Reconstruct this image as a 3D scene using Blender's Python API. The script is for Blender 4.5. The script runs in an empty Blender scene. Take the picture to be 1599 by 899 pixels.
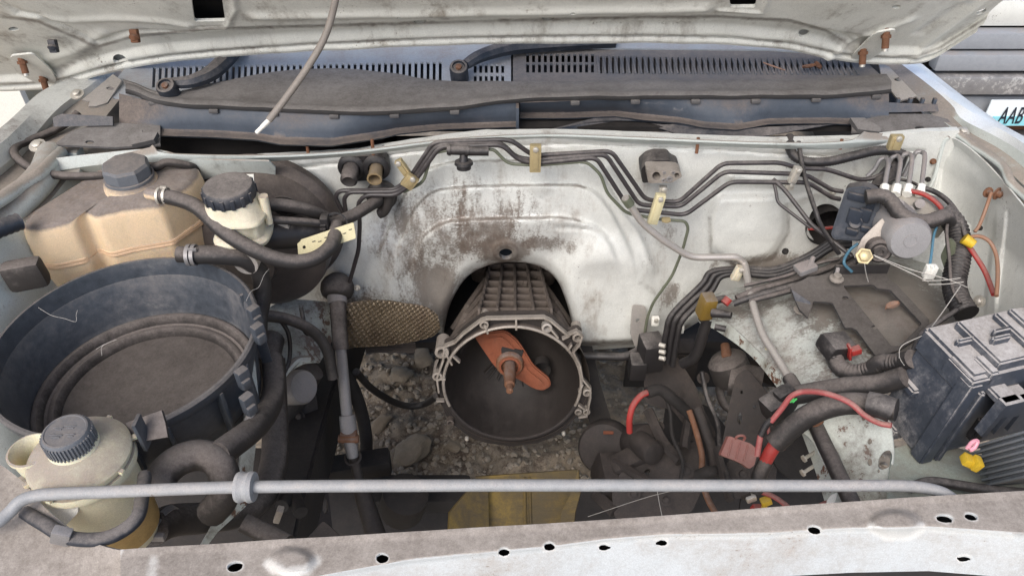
import bpy, bmesh, math, random
import numpy as np
from mathutils import Vector, Matrix, noise, geometry
random.seed(7)
R = math.radians
C = bpy.context.scene.collection
scene = bpy.context.scene

# ---------------------------------------------------------------- camera
CAM = Vector((0, 0, 1.75)); PITCH = R(41); FP = 1208.0
cam = bpy.data.cameras.new('camera'); cam.sensor_width = 36; cam.lens = FP / 1599 * 36
cam.clip_start = .02; cam.clip_end = 400
camo = bpy.data.objects.new('camera', cam); C.objects.link(camo)
camo.location = CAM; camo.rotation_euler = (R(90) - PITCH, 0, 0)
scene.camera = camo
# ---------------------------------------------------------------- sky, sun, exposure
SUN_EL, SUN_AZ = R(48), R(205)          # high haze, light from in front of the truck
world = bpy.data.worlds.new('World'); scene.world = world; world.use_nodes = True
wn = world.node_tree.nodes; wl = world.node_tree.links; wn.clear()
sky = wn.new('ShaderNodeTexSky'); sky.sky_type = 'NISHITA'; sky.sun_disc = False
sky.sun_elevation = SUN_EL; sky.sun_rotation = SUN_AZ
sky.air_density = 1.0; sky.dust_density = 3.5; sky.ozone_density = 1.5
bg = wn.new('ShaderNodeBackground'); bg.inputs[1].default_value = .15
wo = wn.new('ShaderNodeOutputWorld')
wl.new(sky.outputs[0], bg.inputs[0]); wl.new(bg.outputs[0], wo.inputs[0])
sl = bpy.data.lights.new('sun', 'SUN'); sl.energy = 1.5; sl.angle = R(35); sl.color = (1, .99, .97)
so = bpy.data.objects.new('sun', sl); C.objects.link(so); so.location = (0, -3, 6)
sd = Vector((math.sin(SUN_AZ) * math.cos(SUN_EL), math.cos(SUN_AZ) * math.cos(SUN_EL), math.sin(SUN_EL)))
so.rotation_euler = (-sd).to_track_quat('-Z', 'Y').to_euler()
scene.view_settings.view_transform = 'Standard'; scene.view_settings.look = 'None'
scene.view_settings.exposure = 0.64; scene.view_settings.gamma = 1

# ---------------------------------------------------------------- helpers
FW = Vector((0, math.cos(PITCH), -math.sin(PITCH))); UP = Vector((0, math.sin(PITCH), math.cos(PITCH)))
def ray(px, py): return FW + Vector((1, 0, 0)) * ((px - 799.5) / FP) + UP * ((449.5 - py) / FP)
def P(px, py, y=None, z=None, x=None, d=None):
    """the real point at a known distance, height or depth that the photograph shows at (px, py)"""
    r = ray(px, py)
    if y is not None: t = y / r.y
    elif z is not None: t = (z - CAM.z) / r.z
    elif x is not None: t = x / r.x
    else: t = d
    return CAM + r * t
def Pn(px, py, o, n):
    r = ray(px, py); return CAM + r * ((Vector(o) - CAM).dot(n) / r.dot(n))
def pix(p):
    q = Vector(p) - CAM; d = q.dot(FW); return 799.5 + FP * q.x / d, 449.5 - FP * q.dot(UP) / d
def LN(pts, **k):
    return [P(a[0], a[1], **({'d': a[2]} if len(a) > 2 else k)) for a in pts]
def ell(cx, cy, rx, ry, n=20, rot=0):
    c, s = math.cos(R(rot)), math.sin(R(rot))
    return [(cx + rx * math.cos(2*math.pi*i/n) * c - ry * math.sin(2*math.pi*i/n) * s,
             cy + rx * math.cos(2*math.pi*i/n) * s + ry * math.sin(2*math.pi*i/n) * c) for i in range(n)]
def rpoly(pts, r, n=4):
    out = []; m = len(pts)
    for i in range(m):
        p = Vector(pts[i][:2]); a = Vector(pts[i-1][:2]); b = Vector(pts[(i+1) % m][:2])
        da = a - p; db = b - p; k = min(r, da.length * .45, db.length * .45)
        s = p + da.normalized() * k; e = p + db.normalized() * k
        for j in range(n + 1):
            t = j / n; q = s * (1-t)**2 + p * 2*t*(1-t) + e * t*t; out.append((q.x, q.y))
    return out
def smooth(pts, n=6):
    pts = [Vector(p) for p in pts]
    if len(pts) < 3: return pts
    q = [2*pts[0] - pts[1]] + pts + [2*pts[-1] - pts[-2]]; out = []
    for i in range(1, len(q) - 2):
        a, b, c, d = q[i-1:i+3]
        for j in range(n):
            t = j / n
            out.append(.5 * (2*b + (c-a)*t + (2*a-5*b+4*c-d)*t*t + (3*b-a-3*c+d)*t**3))
    out.append(pts[-1]); return out
def bend(pts, r=.012, n=4):
    pts = [Vector(p) for p in pts]; out = [pts[0]]
    for i in range(1, len(pts) - 1):
        p = pts[i]; da = pts[i-1] - p; db = pts[i+1] - p; k = min(r, da.length * .45, db.length * .45)
        s = p + da.normalized() * k; e = p + db.normalized() * k
        for j in range(n + 1):
            t = j / n; out.append(s * (1-t)**2 + p * 2*t*(1-t) + e * t*t)
    out.append(pts[-1]); return out
def frame(n):
    n = Vector(n).normalized(); a = Vector((0, 0, 1)) if abs(n.z) < .9 else Vector((1, 0, 0))
    u = a.cross(n).normalized(); return u, n.cross(u), n
def tube(bm, pts, r, seg=10, radii=None, cap=True):
    pts = [Vector(p) for p in pts]; rings = []
    t0 = (pts[1] - pts[0]).normalized(); u, v, _ = frame(t0)
    for i, p in enumerate(pts):
        a = pts[max(0, i-1)]; b = pts[min(len(pts)-1, i+1)]; t = (b - a)
        if t.length < 1e-9: t = t0
        t = t.normalized(); u = (u - t * u.dot(t)).normalized(); v = t.cross(u)
        rr = radii[i] if radii else r
        rings.append([bm.verts.new(p + (u * math.cos(2*math.pi*k/seg) + v * math.sin(2*math.pi*k/seg)) * rr) for k in range(seg)])
    for A, B in zip(rings, rings[1:]):
        for k in range(seg): bm.faces.new((A[k], A[(k+1) % seg], B[(k+1) % seg], B[k]))
    if cap:
        bm.faces.new(rings[0][::-1]); bm.faces.new(rings[-1])
def corr(pts, r, pitch=.006, amp=.045):
    """evenly resampled path and the radii of a corrugated conduit"""
    pts = [Vector(p) for p in pts]; L = [0]
    for a, b in zip(pts, pts[1:]): L.append(L[-1] + (b - a).length)
    n = max(8, int(L[-1] / (pitch / 2))); out = []; rad = []; j = 0
    for i in range(n + 1):
        s = L[-1] * i / n
        while j < len(L) - 2 and L[j+1] < s: j += 1
        t = (s - L[j]) / max(1e-9, L[j+1] - L[j]); out.append(pts[j].lerp(pts[j+1], t)); rad.append(r * (1 + (amp if i % 2 else -amp)))
    return out, rad
def lathe(bm, prof, o, axis, seg=32, a0=0, a1=2*math.pi, cap=True):
    o = Vector(o); u, v, n = frame(axis); full = abs(a1 - a0 - 2*math.pi) < 1e-6; rings = []
    m = seg if full else seg + 1
    for rr, h in prof:
        if rr < 1e-6: rings.append([bm.verts.new(o + n * h)])
        else: rings.append([bm.verts.new(o + n*h + (u * math.cos(a0 + (a1-a0)*k/seg) + v * math.sin(a0 + (a1-a0)*k/seg)) * rr) for k in range(m)])
    for A, B in zip(rings, rings[1:]):
        for k in range(seg):
            k2 = (k+1) % m
            if len(A) == 1 and len(B) == 1: continue
            if len(A) == 1: bm.faces.new((A[0], B[k2], B[k]))
            elif len(B) == 1: bm.faces.new((A[k], A[k2], B[0]))
            else: bm.faces.new((A[k], A[k2], B[k2], B[k]))
def box(bm, c, s, U=(1,0,0), V=(0,1,0), bev=.002):
    U = Vector(U).normalized(); V = Vector(V); V = (V - U * V.dot(U)).normalized(); W = U.cross(V)
    M = Matrix.Translation(Vector(c)) @ Matrix((U, V, W)).transposed().to_4x4() @ Matrix.Diagonal((*s, 1))
    r = bmesh.ops.create_cube(bm, size=1, matrix=M)
    if bev:
        es = list({e for v in r['verts'] for e in v.link_edges})
        bmesh.ops.bevel(bm, geom=es, offset=min(bev, min(s) * .45), segments=2, profile=.6, affect='EDGES', clamp_overlap=True)
def inpoly(x, y, poly):
    c = False; j = len(poly) - 1
    for i in range(len(poly)):
        xi, yi = poly[i][:2]; xj, yj = poly[j][:2]
        if (yi > y) != (yj > y) and x < (xj - xi) * (y - yi) / (yj - yi) + xi: c = not c
        j = i
    return c
def slab(bm, pts3, n, th, holes=()):
    """a plate: outline of real points, pushed back along -n by th, with holes cut through"""
    n = Vector(n).normalized(); o = Vector(pts3[0]); u, v, _ = frame(n)
    to2 = lambda q: (((Vector(q) - o).dot(u)), ((Vector(q) - o).dot(v)))
    loops = [[to2(q) for q in pts3]] + [[to2(q) for q in h] for h in holes]
    vs = []; es = []
    for lp in loops:
        k = len(vs); vs += [Vector(q) for q in lp]; es += [(k + i, k + (i+1) % len(lp)) for i in range(len(lp))]
    ov, oe, of, *_ = geometry.delaunay_2d_cdt(vs, es, [], 0, 1e-7)
    T = [bm.verts.new(o + u * q[0] + v * q[1]) for q in ov]; B = [bm.verts.new(w.co - n * th) for w in T]
    cnt = {}
    for f in of:
        cx = sum(ov[i][0] for i in f) / len(f); cy = sum(ov[i][1] for i in f) / len(f)
        if not inpoly(cx, cy, loops[0]) or any(inpoly(cx, cy, h) for h in loops[1:]): continue
        bm.faces.new([T[i] for i in f]); bm.faces.new([B[i] for i in reversed(f)])
        for i in range(len(f)):
            a, b = f[i], f[(i+1) % len(f)]; cnt[(a, b)] = 1
    for a, b in cnt:
        if (b, a) not in cnt: bm.faces.new((T[b], T[a], B[a], B[b]))
    bmesh.ops.delete(bm, geom=[w for w in T + B if not w.link_faces], context='VERTS')
def plate(bm, outline, o, n, th, holes=()):
    n = Vector(n).normalized(); o = Vector(o)
    slab(bm, [Pn(a, b, o, n) for a, b in outline], n, th, [[Pn(a, b, o, n) for a, b in h] for h in holes])
def loft(bm, rows, closed=False, caps=False):
    V = [[bm.verts.new(p) for p in r] for r in rows]; m = len(V[0])
    for A, B in zip(V, V[1:]):
        for k in range(m if closed else m - 1):
            bm.faces.new((A[k], A[(k+1) % m], B[(k+1) % m], B[k]))
    if caps: bm.faces.new(V[0][::-1]); bm.faces.new(V[-1])
def resample(line, xs):
    a = np.array([[q[0], q[1]] for q in line], float); return np.interp(xs, a[:, 0], a[:, 1])
def sdpoly(X, Y, poly):
    """signed distance in pixels, positive inside"""
    d = np.full(X.shape, 1e9); ins = np.zeros(X.shape, bool); n = len(poly)
    for i in range(n):
        ax, ay = poly[i]; bx, by = poly[(i+1) % n]; ex, ey = bx-ax, by-ay; L = ex*ex + ey*ey + 1e-9
        t = np.clip(((X-ax)*ex + (Y-ay)*ey) / L, 0, 1); d = np.minimum(d, np.hypot(X-ax-ex*t, Y-ay-ey*t))
        c = ((ay > Y) != (by > Y)) & (X < (bx-ax) * (Y-ay) / (by-ay + 1e-12) + ax); ins ^= c
    return np.where(ins, d, -d)
def sdline(X, Y, line):
    d = np.full(X.shape, 1e9)
    for (ax, ay), (bx, by) in zip(line, line[1:]):
        ex, ey = bx-ax, by-ay; L = ex*ex + ey*ey + 1e-9
        t = np.clip(((X-ax)*ex + (Y-ay)*ey) / L, 0, 1); d = np.minimum(d, np.hypot(X-ax-ex*t, Y-ay-ey*t))
    return d
def sst(a, b, x): t = np.clip((x - a) / (b - a), 0, 1); return t*t*(3 - 2*t)
def nearest(x, y, poly):
    best = None
    for i in range(len(poly)):
        ax, ay = poly[i]; bx, by = poly[(i+1) % len(poly)]; ex, ey = bx-ax, by-ay
        t = max(0, min(1, ((x-ax)*ex + (y-ay)*ey) / (ex*ex + ey*ey + 1e-9))); q = (ax+ex*t, ay+ey*t)
        dd = (q[0]-x)**2 + (q[1]-y)**2
        if best is None or dd < best[0]: best = (dd, q)
    return best[1]
def sheet(bm, PX, PY, pos, holes=(), th=0, nrm=None):
    """pressed sheet: grid of parameters PX, PY; pos(x arrays) -> points; holes in parameter space with clean rims"""
    PX = PX.astype(float).copy(); PY = PY.astype(float).copy(); nr, nc = PX.shape; dead = np.zeros(PX.shape, bool)
    for h in holes:
        s = sdpoly(PX, PY, h); ins = s > 0; dead |= ins
        nb = np.zeros_like(ins); out = ~ins
        nb[1:] |= out[:-1]; nb[:-1] |= out[1:]; nb[:, 1:] |= out[:, :-1]; nb[:, :-1] |= out[:, 1:]
        nb[1:, 1:] |= out[:-1, :-1]; nb[:-1, :-1] |= out[1:, 1:]; nb[1:, :-1] |= out[:-1, 1:]; nb[:-1, 1:] |= out[1:, :-1]
        for i, j in zip(*np.where(ins & nb)):
            PX[i, j], PY[i, j] = nearest(PX[i, j], PY[i, j], h); dead[i, j] = False
    pts = pos(PX, PY); vs = {}
    def g(i, j):
        if (i, j) not in vs: vs[i, j] = bm.verts.new(pts[i][j])
        return vs[i, j]
    CX = (PX[:-1, :-1] + PX[1:, :-1] + PX[1:, 1:] + PX[:-1, 1:]) / 4; CY = (PY[:-1, :-1] + PY[1:, :-1] + PY[1:, 1:] + PY[:-1, 1:]) / 4
    inside = np.zeros(CX.shape, bool)
    for h in holes: inside |= sdpoly(CX, CY, h) > 0
    for i in range(nr - 1):
        for j in range(nc - 1):
            q = ((i, j), (i+1, j), (i+1, j+1), (i, j+1))
            if any(dead[a] for a in q): continue
            if inside[i, j]: continue
            try: bm.faces.new([g(*a) for a in q])
            except ValueError: pass
    if th and nrm is not None:
        n = Vector(nrm) * th; be = [e for e in bm.edges if len(e.link_faces) == 1]
        r = bmesh.ops.extrude_edge_only(bm, edges=be)
        bmesh.ops.translate(bm, vec=n, verts=[e for e in r['geom'] if isinstance(e, bmesh.types.BMVert)])
    bmesh.ops.remove_doubles(bm, verts=bm.verts[:], dist=1e-5)

def mesh(name, bm, m, ang=38):
    bmesh.ops.recalc_face_normals(bm, faces=bm.faces[:])
    me = bpy.data.meshes.new(name); bm.to_mesh(me); bm.free()
    me.polygons.foreach_set('use_smooth', [True] * len(me.polygons)); me.set_sharp_from_angle(angle=R(ang))
    if m: me.materials.append(m)
    return me
def tag(o, label=None, cat=None, group=None, kind=None):
    if label: o['label'] = label
    if cat: o['category'] = cat
    if group: o['group'] = group
    if kind: o['kind'] = kind
    return o
def BM(fn=None, *a, **k):
    b = bmesh.new()
    if fn: fn(b, *a, **k)
    return b
def base_of(bm):
    co = [v.co for v in bm.verts]; xs = [c.x for c in co]; ys = [c.y for c in co]
    return Vector(((min(xs)+max(xs))/2, (min(ys)+max(ys))/2, min(c.z for c in co)))
def solo(name, bm, m, label, cat, group=None, kind=None, ang=38):
    o0 = base_of(bm); bmesh.ops.translate(bm, vec=-o0, verts=bm.verts[:])
    o = bpy.data.objects.new(name, mesh(name, bm, m, ang)); C.objects.link(o); o.location = o0
    return tag(o, label, cat, group, kind)
class Thing:
    def __init__(s, name, label, cat, loc, group=None):
        s.e = bpy.data.objects.new(name, None); s.e.empty_display_size = .05; C.objects.link(s.e)
        s.loc = Vector(loc); s.e.location = s.loc; tag(s.e, label, cat, group)
    def part(s, name, bm, m, parent=None, label=None, ang=38, kind=None):
        bmesh.ops.translate(bm, vec=-s.loc, verts=bm.verts[:])
        o = bpy.data.objects.new(name, mesh(name, bm, m, ang)); C.objects.link(o); o.parent = parent or s.e
        return tag(o, label, kind=kind)
    def copy(s, src, off, parent=None, rot=None):
        o = src.copy(); C.objects.link(o); o.location = src.location + Vector(off); o.parent = parent or s.e
        return o

# ---------------------------------------------------------------- materials
def S(r, g, b): return tuple(((c/255)/12.92 if c/255 < .04045 else ((c/255 + .055)/1.055)**2.4) for c in (r, g, b))
DUST = S(106, 100, 96)
def mat(name, base, rough=.6, metal=0, dust=.5, dustcol=DUST, var=.2, grime=0, grimecol=S(58, 46, 38), speck=0,
        speckcol=S(90, 74, 63), bump=.2, scale=1, stains=(), tex=None, chip=0, chipcol=S(120, 70, 40), fine=220, coat=0, trans=0, scuff=0, scuffcol=S(150, 148, 148), attr=0, attrcol=S(74, 60, 50)):
    m = bpy.data.materials.new(name); m.use_nodes = True; nt = m.node_tree; N = nt.nodes; L = nt.links; N.clear()
    def nd(t, **k):
        q = N.new(t)
        for a, b in k.items(): setattr(q, a, b)
        return q
    def inp(s, v):
        if isinstance(v, (int, float)): s.default_value = v
        elif isinstance(v, tuple): s.default_value = (*v, 1) if len(v) == 3 and s.type == 'RGBA' else v
        else: L.new(v, s)
    def ma(op, a, b=0.0, c=0.0, cl=False):
        q = nd('ShaderNodeMath', operation=op, use_clamp=cl); inp(q.inputs[0], a); inp(q.inputs[1], b); inp(q.inputs[2], c); return q.outputs[0]
    def mr(v, a, b, c=0.0, d=1.0, st=True):
        q = nd('ShaderNodeMapRange', interpolation_type='SMOOTHSTEP' if st else 'LINEAR')
        inp(q.inputs[0], v); inp(q.inputs[1], a); inp(q.inputs[2], b); inp(q.inputs[3], c); inp(q.inputs[4], d); return q.outputs[0]
    def mix(f, a, b, bt='MIX'):
        q = nd('ShaderNodeMix', data_type='RGBA', blend_type=bt); inp(q.inputs[0], f); inp(q.inputs[6], a); inp(q.inputs[7], b); return q.outputs[2]
    geo = nd('ShaderNodeNewGeometry'); pos = geo.outputs['Position']
    def noi(sc, det=5, vec=pos, rg=.6):
        q = nd('ShaderNodeTexNoise'); q.inputs['Scale'].default_value = sc; q.inputs['Detail'].default_value = det
        q.inputs['Roughness'].default_value = rg; L.new(vec, q.inputs['Vector']); return q.outputs[0]
    n1 = noi(9*scale, 5); n2 = noi(60*scale, 6, rg=.7); n3 = noi(fine*scale, 4, rg=.7)
    sx = nd('ShaderNodeSeparateXYZ'); L.new(geo.outputs['Normal'], sx.inputs[0])
    up = mr(sx.outputs[2], .0, .9, .06, 1.0)  # dust settles on upward faces; the steep curve also darkens undersides like shade
    c1 = ma('SUBTRACT', n1, .5); c2 = ma('SUBTRACT', n2, .5); c3 = ma('SUBTRACT', n3, .5)
    col = mix(1.0, base, mix(mr(ma('ADD', ma('MULTIPLY', c1, .7), c2), -.3, .3, 0, 1, False), tuple(1 - var for _ in range(3)), tuple(1 + var for _ in range(3))), 'MULTIPLY')
    n4 = noi(700, 2); c4 = ma('SUBTRACT', n4, .5)
    if scuff:
        mp = nd('ShaderNodeMapping'); mp.inputs['Rotation'].default_value = (.5, .9, .7); mp.inputs['Scale'].default_value = (1, 14, 3); L.new(pos, mp.inputs[0])
        s1 = noi(11, 6, mp.outputs[0], .75); f = mr(ma('ADD', s1, ma('MULTIPLY', c1, .9)), .70 - scuff*.12, .84 - scuff*.1); col = mix(ma('MULTIPLY', f, .55), col, scuffcol)
    if chip:
        f = mr(ma('ADD', n2, ma('MULTIPLY', c1, .8)), .8 - chip, .84 - chip); col = mix(f, col, mix(n3, chipcol, tuple(x*.45 for x in chipcol)))
    if grime:
        mp = nd('ShaderNodeMapping'); mp.inputs['Scale'].default_value = (1, 1, .3); L.new(pos, mp.inputs[0])
        g1 = noi(14*scale, 7, mp.outputs[0], .72)
        f = mr(ma('ADD', g1, ma('MULTIPLY', c2, .35)), .72 - grime*.45, .95 - grime*.3); col = mix(ma('MULTIPLY', f, .85), col, grimecol)
    if stains:
        zm = nd('ShaderNodeMapping'); zm.inputs['Scale'].default_value = (1, 1, .28); L.new(pos, zm.inputs[0]); zs = zm.outputs[0]
    for (cx, cy, cz, rx, ry, rz, amt, sc) in stains:
        mp = nd('ShaderNodeMapping'); mp.inputs['Location'].default_value = (-cx/rx, -cy/ry, -cz/rz); mp.inputs['Scale'].default_value = (1/rx, 1/ry, 1/rz); L.new(pos, mp.inputs[0])
        ln = nd('ShaderNodeVectorMath', operation='LENGTH'); L.new(mp.outputs[0], ln.inputs[0])
        f = ma('ADD', ma('MULTIPLY', mr(ln.outputs['Value'], 1.2, .1, 0, 1), amt), ma('ADD', ma('ADD', ma('MULTIPLY', c3, 1.0), ma('MULTIPLY', ma('SUBTRACT', noi(26, 7, zs, .75), .5), 2.4)), ma('MULTIPLY', c1, .8)))
        f = mr(f, .30, .85); f = ma('MULTIPLY', f, mr(ln.outputs['Value'], 1.25, .7)); col = mix(ma('MULTIPLY', f, .8), col, mix(n2, speckcol, tuple(.5*(a_+b_) for a_, b_ in zip(grimecol, S(120, 104, 92)))))
    if attr:
        at = nd('ShaderNodeAttribute'); at.attribute_name = 'crease'
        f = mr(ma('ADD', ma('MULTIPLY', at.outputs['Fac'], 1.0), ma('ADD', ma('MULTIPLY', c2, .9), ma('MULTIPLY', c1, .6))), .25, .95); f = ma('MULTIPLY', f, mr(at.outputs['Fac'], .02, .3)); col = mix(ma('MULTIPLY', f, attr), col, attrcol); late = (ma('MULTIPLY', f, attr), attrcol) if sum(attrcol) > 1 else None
    if speck:
        f = mr(ma('ADD', n3, ma('ADD', ma('MULTIPLY', c1, .7), ma('MULTIPLY', c2, .3))), .74 - speck*.2, .79 - speck*.2); col = mix(ma('MULTIPLY', f, .8), col, speckcol)
    fd = None
    if not attr: late = None
    if dust:
        fd = mr(ma('ADD', ma('MULTIPLY', up, dust*1.45), ma('ADD', ma('MULTIPLY', c1, 1.25), ma('ADD', ma('MULTIPLY', c2, .75), ma('MULTIPLY', c3, .45)))), .10, .98)
        dc = mix(1.0, dustcol, mix(mr(ma('ADD', ma('MULTIPLY', c1, .8), ma('ADD', ma('MULTIPLY', c2, .8), ma('MULTIPLY', c3, .7))), -.32, .32, 0, 1, False), (.62, .60, .585), (1.34, 1.36, 1.38)), 'MULTIPLY'); col = mix(fd, col, dc)
    if late: col = mix(late[0], col, late[1])
    col = mix(1.0, col, mix(mr(c4, -.22, .22, 0, 1, False), (.86, .86, .86), (1.13, 1.13, 1.13)), 'MULTIPLY')
    bs = nd('ShaderNodeBsdfPrincipled'); L.new(col, bs.inputs['Base Color'])
    if fd: inp(bs.inputs['Roughness'], mr(fd, 0.0, 1.0, rough, .95, False))
    else: inp(bs.inputs['Roughness'], rough)
    if metal: inp(bs.inputs['Metallic'], mr(fd, 0.0, .7, float(metal), 0.0) if fd else metal)
    if coat: bs.inputs['Coat Weight'].default_value = coat; bs.inputs['Coat Roughness'].default_value = .25
    if trans:
        bs.inputs['Subsurface Weight'].default_value = trans; bs.inputs['Subsurface Radius'].default_value = (.02, .012, .006); bs.inputs['Subsurface Scale'].default_value = .3
    if bump:
        b = nd('ShaderNodeBump'); b.inputs['Strength'].default_value = bump; b.inputs['Distance'].default_value = .0015
        L.new(ma('ADD', ma('MULTIPLY', n2, 1.0), ma('MULTIPLY', n3, .5)), b.inputs['Height']); L.new(b.outputs[0], bs.inputs['Normal'])
    o = nd('ShaderNodeOutputMaterial'); L.new(bs.outputs[0], o.inputs[0]); return m
PAINT = S(205, 206, 201); BLK = S(44, 48, 56); RUB = S(50, 45, 42); IRON = S(58, 50, 45)
M = {}
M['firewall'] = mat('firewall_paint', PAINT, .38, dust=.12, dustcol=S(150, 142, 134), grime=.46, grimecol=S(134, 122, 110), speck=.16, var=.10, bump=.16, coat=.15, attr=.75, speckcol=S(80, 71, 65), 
    stains=((-.17, 1.22, .80, .17, .3, .19, .66, 1), (-.05, 1.22, .83, .10, .3, .16, .85, 1), (-.02, 1.22, .765, .075, .3, .07, 1.5, 1), (-.165, 1.2, .65, .085, .3, .16, 1.25, 1), (.07, 1.2, .79, .10, .3, .04, .8, 1),
            (.02, 1.24, .84, .22, .3, .10, .42, 1), (.30, 1.24, .78, .06, .3, .1, .5, 1), (.55, 1.22, .71, .17, .3, .06, .95, 1), (-.30, 1.2, .66, .1, .3, .06, .6, 1), (.35, 1.24, .63, .05, .3, .06, .7, 1), (-.35, 1.25, .62, .10, .3, .07, 1.0, 1)))
M['paint'] = mat('body_paint', PAINT, .4, dust=.28, grime=.28, speck=.12, var=.06, bump=.1, coat=.1)
M['paint_dusty'] = mat('dusty_body_paint', S(196, 202, 198), .5, dust=.62, dustcol=S(140, 131, 122), grime=.32, speck=.2, var=.08, bump=.15)
M['paint_rusty'] = mat('rusty_apron_paint', S(192, 197, 190), .5, dust=.4, grime=.62, speck=.4, var=.12, chip=.2, bump=.35, grimecol=S(88, 76, 62))
M['hood'] = mat('hood_underside_paint', S(216, 216, 208), .42, dust=.0, grime=.54, grimecol=S(120, 110, 97), speck=.22, speckcol=S(104, 92, 78), scuff=.3, scuffcol=S(150, 138, 120), attr=.7, var=.10, bump=.1, coat=.1)
M['beam'] = mat('dusty_beam_paint', S(190, 194, 195), .45, attr=.5, attrcol=S(216, 215, 210), dust=.82, dustcol=S(138, 130, 122), scuff=.25, scuffcol=S(205, 205, 203), grime=.2, grimecol=S(125, 108, 92), speck=.1, var=.06, bump=.12)
M['black'] = mat('dusty_black_plastic', BLK, .5, dust=.55, grime=0, var=.3, bump=.1)
M['blue_black'] = mat('blue_black_plastic', S(44, 50, 60), .42, dust=.4, var=.3, bump=.1, scuff=.3, scuffcol=S(104, 108, 114))
M['bowl'] = mat('air_cleaner_plastic', S(64, 69, 76), .40, dust=.62, dustcol=S(92, 88, 86), var=.4, bump=.1, scuff=.6, scuffcol=S(108, 110, 112))
M['floor_dust'] = mat('settled_dust', S(88, 82, 78), .95, dust=1.0, dustcol=S(78, 72, 68), var=.25, bump=.6)
M['fusebox'] = mat('fuse_box_plastic', S(58, 63, 72), .45, dust=.95, dustcol=S(160, 155, 151), var=.3, bump=.1, scuff=.3, scuffcol=S(116, 118, 122))
M['grey_plastic'] = mat('pale_grey_plastic', S(158, 164, 170), .5, dust=.30, dustcol=S(120, 112, 108), var=.15, bump=.08)
M['dark_grille'] = mat('dark_grey_plastic', S(96, 100, 106), .55, dust=.5, var=.15)
M['cowl'] = mat('cowl_plastic', S(72, 79, 89), .5, dust=.6, scuff=.3,  dustcol=S(103, 94, 88), var=.2, bump=.1)
M['cowl_dust'] = mat('dusty_cowl_shelf', S(84, 82, 82), .7, dust=.9, dustcol=S(112, 108, 105), var=.15, bump=.25)
M['rubber'] = mat('dusty_rubber', S(44, 40, 38), .7, dust=.72, dustcol=S(98, 91, 87), var=.25, bump=.2)
M['hose'] = mat('black_hose', S(42, 40, 40), .55, dust=.6, dustcol=S(98, 91, 87), var=.2, bump=.12)
M['wire'] = mat('black_cable', S(34, 32, 33), .5, dust=.35, var=.2, bump=.05)
M['line'] = mat('brake_line_coating', S(52, 48, 49), .4, dust=.3, var=.2, bump=.05)
M['green'] = mat('olive_line_coating', S(92, 96, 80), .5, dust=.25, var=.2, bump=.05)
M['alu'] = mat('weathered_aluminium', S(186, 180, 174), .38, .55, dust=.18, grime=.3, grimecol=S(110, 100, 92), var=.15, bump=.15)
M['cast'] = mat('cast_aluminium', S(98, 89, 82), .6, .25, dust=.5, dustcol=S(82, 73, 67), grime=.6, grimecol=S(54, 44, 37), var=.25, bump=.5)
M['rim'] = mat('machined_rim', S(162, 154, 145), .45, .4, dust=.25, grime=.6, grimecol=S(80, 70, 62), var=.2, bump=.3)
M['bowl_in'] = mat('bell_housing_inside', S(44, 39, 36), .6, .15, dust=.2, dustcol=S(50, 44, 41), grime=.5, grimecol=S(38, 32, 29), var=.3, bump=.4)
M['rust'] = mat('orange_rust', S(122, 66, 42), .8, dust=.3, dustcol=S(92, 62, 48), grime=.7, grimecol=S(84, 44, 28), var=.3, bump=.6)
M['rust_brown'] = mat('brown_rust', S(112, 76, 54), .85, dust=.3, grime=.3, var=.3, bump=.6)
M['iron'] = mat('oily_iron', S(44, 39, 37), .7, .1, dust=.42, dustcol=S(62, 55, 51), grime=.3, grimecol=S(34, 29, 27), var=.25, bump=.4)
M['dark'] = mat('dark_steel_and_shade', S(32, 29, 28), .8, dust=.35, dustcol=S(48, 43, 40), var=.3, bump=.4)  # near-black for dark steel, and for backings that stand in for shade
M['steel'] = mat('dull_steel', S(150, 148, 148), .45, .5, dust=.45, dustcol=S(122, 114, 110), var=.15, bump=.15)
M['rod'] = mat('grey_rod_paint', S(146, 147, 148), .45, dust=.35, dustcol=S(146, 140, 135), var=.2, speck=.25, scuff=.4, scuffcol=S(110, 104, 100), bump=.1)
M['zinc'] = mat('zinc_plated_steel', S(205, 200, 190), .4, .6, dust=.2, grime=.3, var=.15, bump=.1)
M['gold'] = mat('gold_plated_clip', S(178, 162, 124), .4, .4, dust=.15, grime=.35, grimecol=S(120, 92, 50), var=.15, bump=.1)
M['cream'] = mat('cream_plastic', S(208, 200, 178), .45, dust=.42, dustcol=S(140, 128, 116), grime=.2, grimecol=S(170, 140, 90), var=.08, bump=.05, trans=.3)
M['yellowed'] = mat('yellowed_plastic', S(212, 206, 180), .4, dust=.55, dustcol=S(140, 129, 118), grime=.15, grimecol=S(190, 160, 90), var=.08, bump=.05, trans=.3)
M['fluid'] = mat('brown_fluid_stain', S(176, 146, 92), .4, dust=.3, var=.3, bump=.05, trans=.2)
M['tank'] = mat('amber_tank_plastic', S(218, 194, 162), .42, dust=.78, dustcol=S(118, 109, 103), grime=.25, grimecol=S(190, 140, 100), var=.08, bump=.05, trans=.35)
M['tank_seam'] = mat('tank_seam_plastic', S(214, 180, 146), .5, dust=.3, var=.1)
M['tag_yellow'] = mat('yellow_label', S(198, 189, 152), .5, dust=.2, grime=.4, grimecol=S(140, 124, 92), var=.06, bump=.05)
M['brass'] = mat('dull_brass', S(150, 130, 98), .45, .3, dust=.3, grime=.4, grimecol=S(90, 76, 56), var=.15)
M['brass_olive'] = mat('tarnished_brass', S(122, 98, 40), .5, .2, dust=.35, grime=.5, var=.25)
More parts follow.
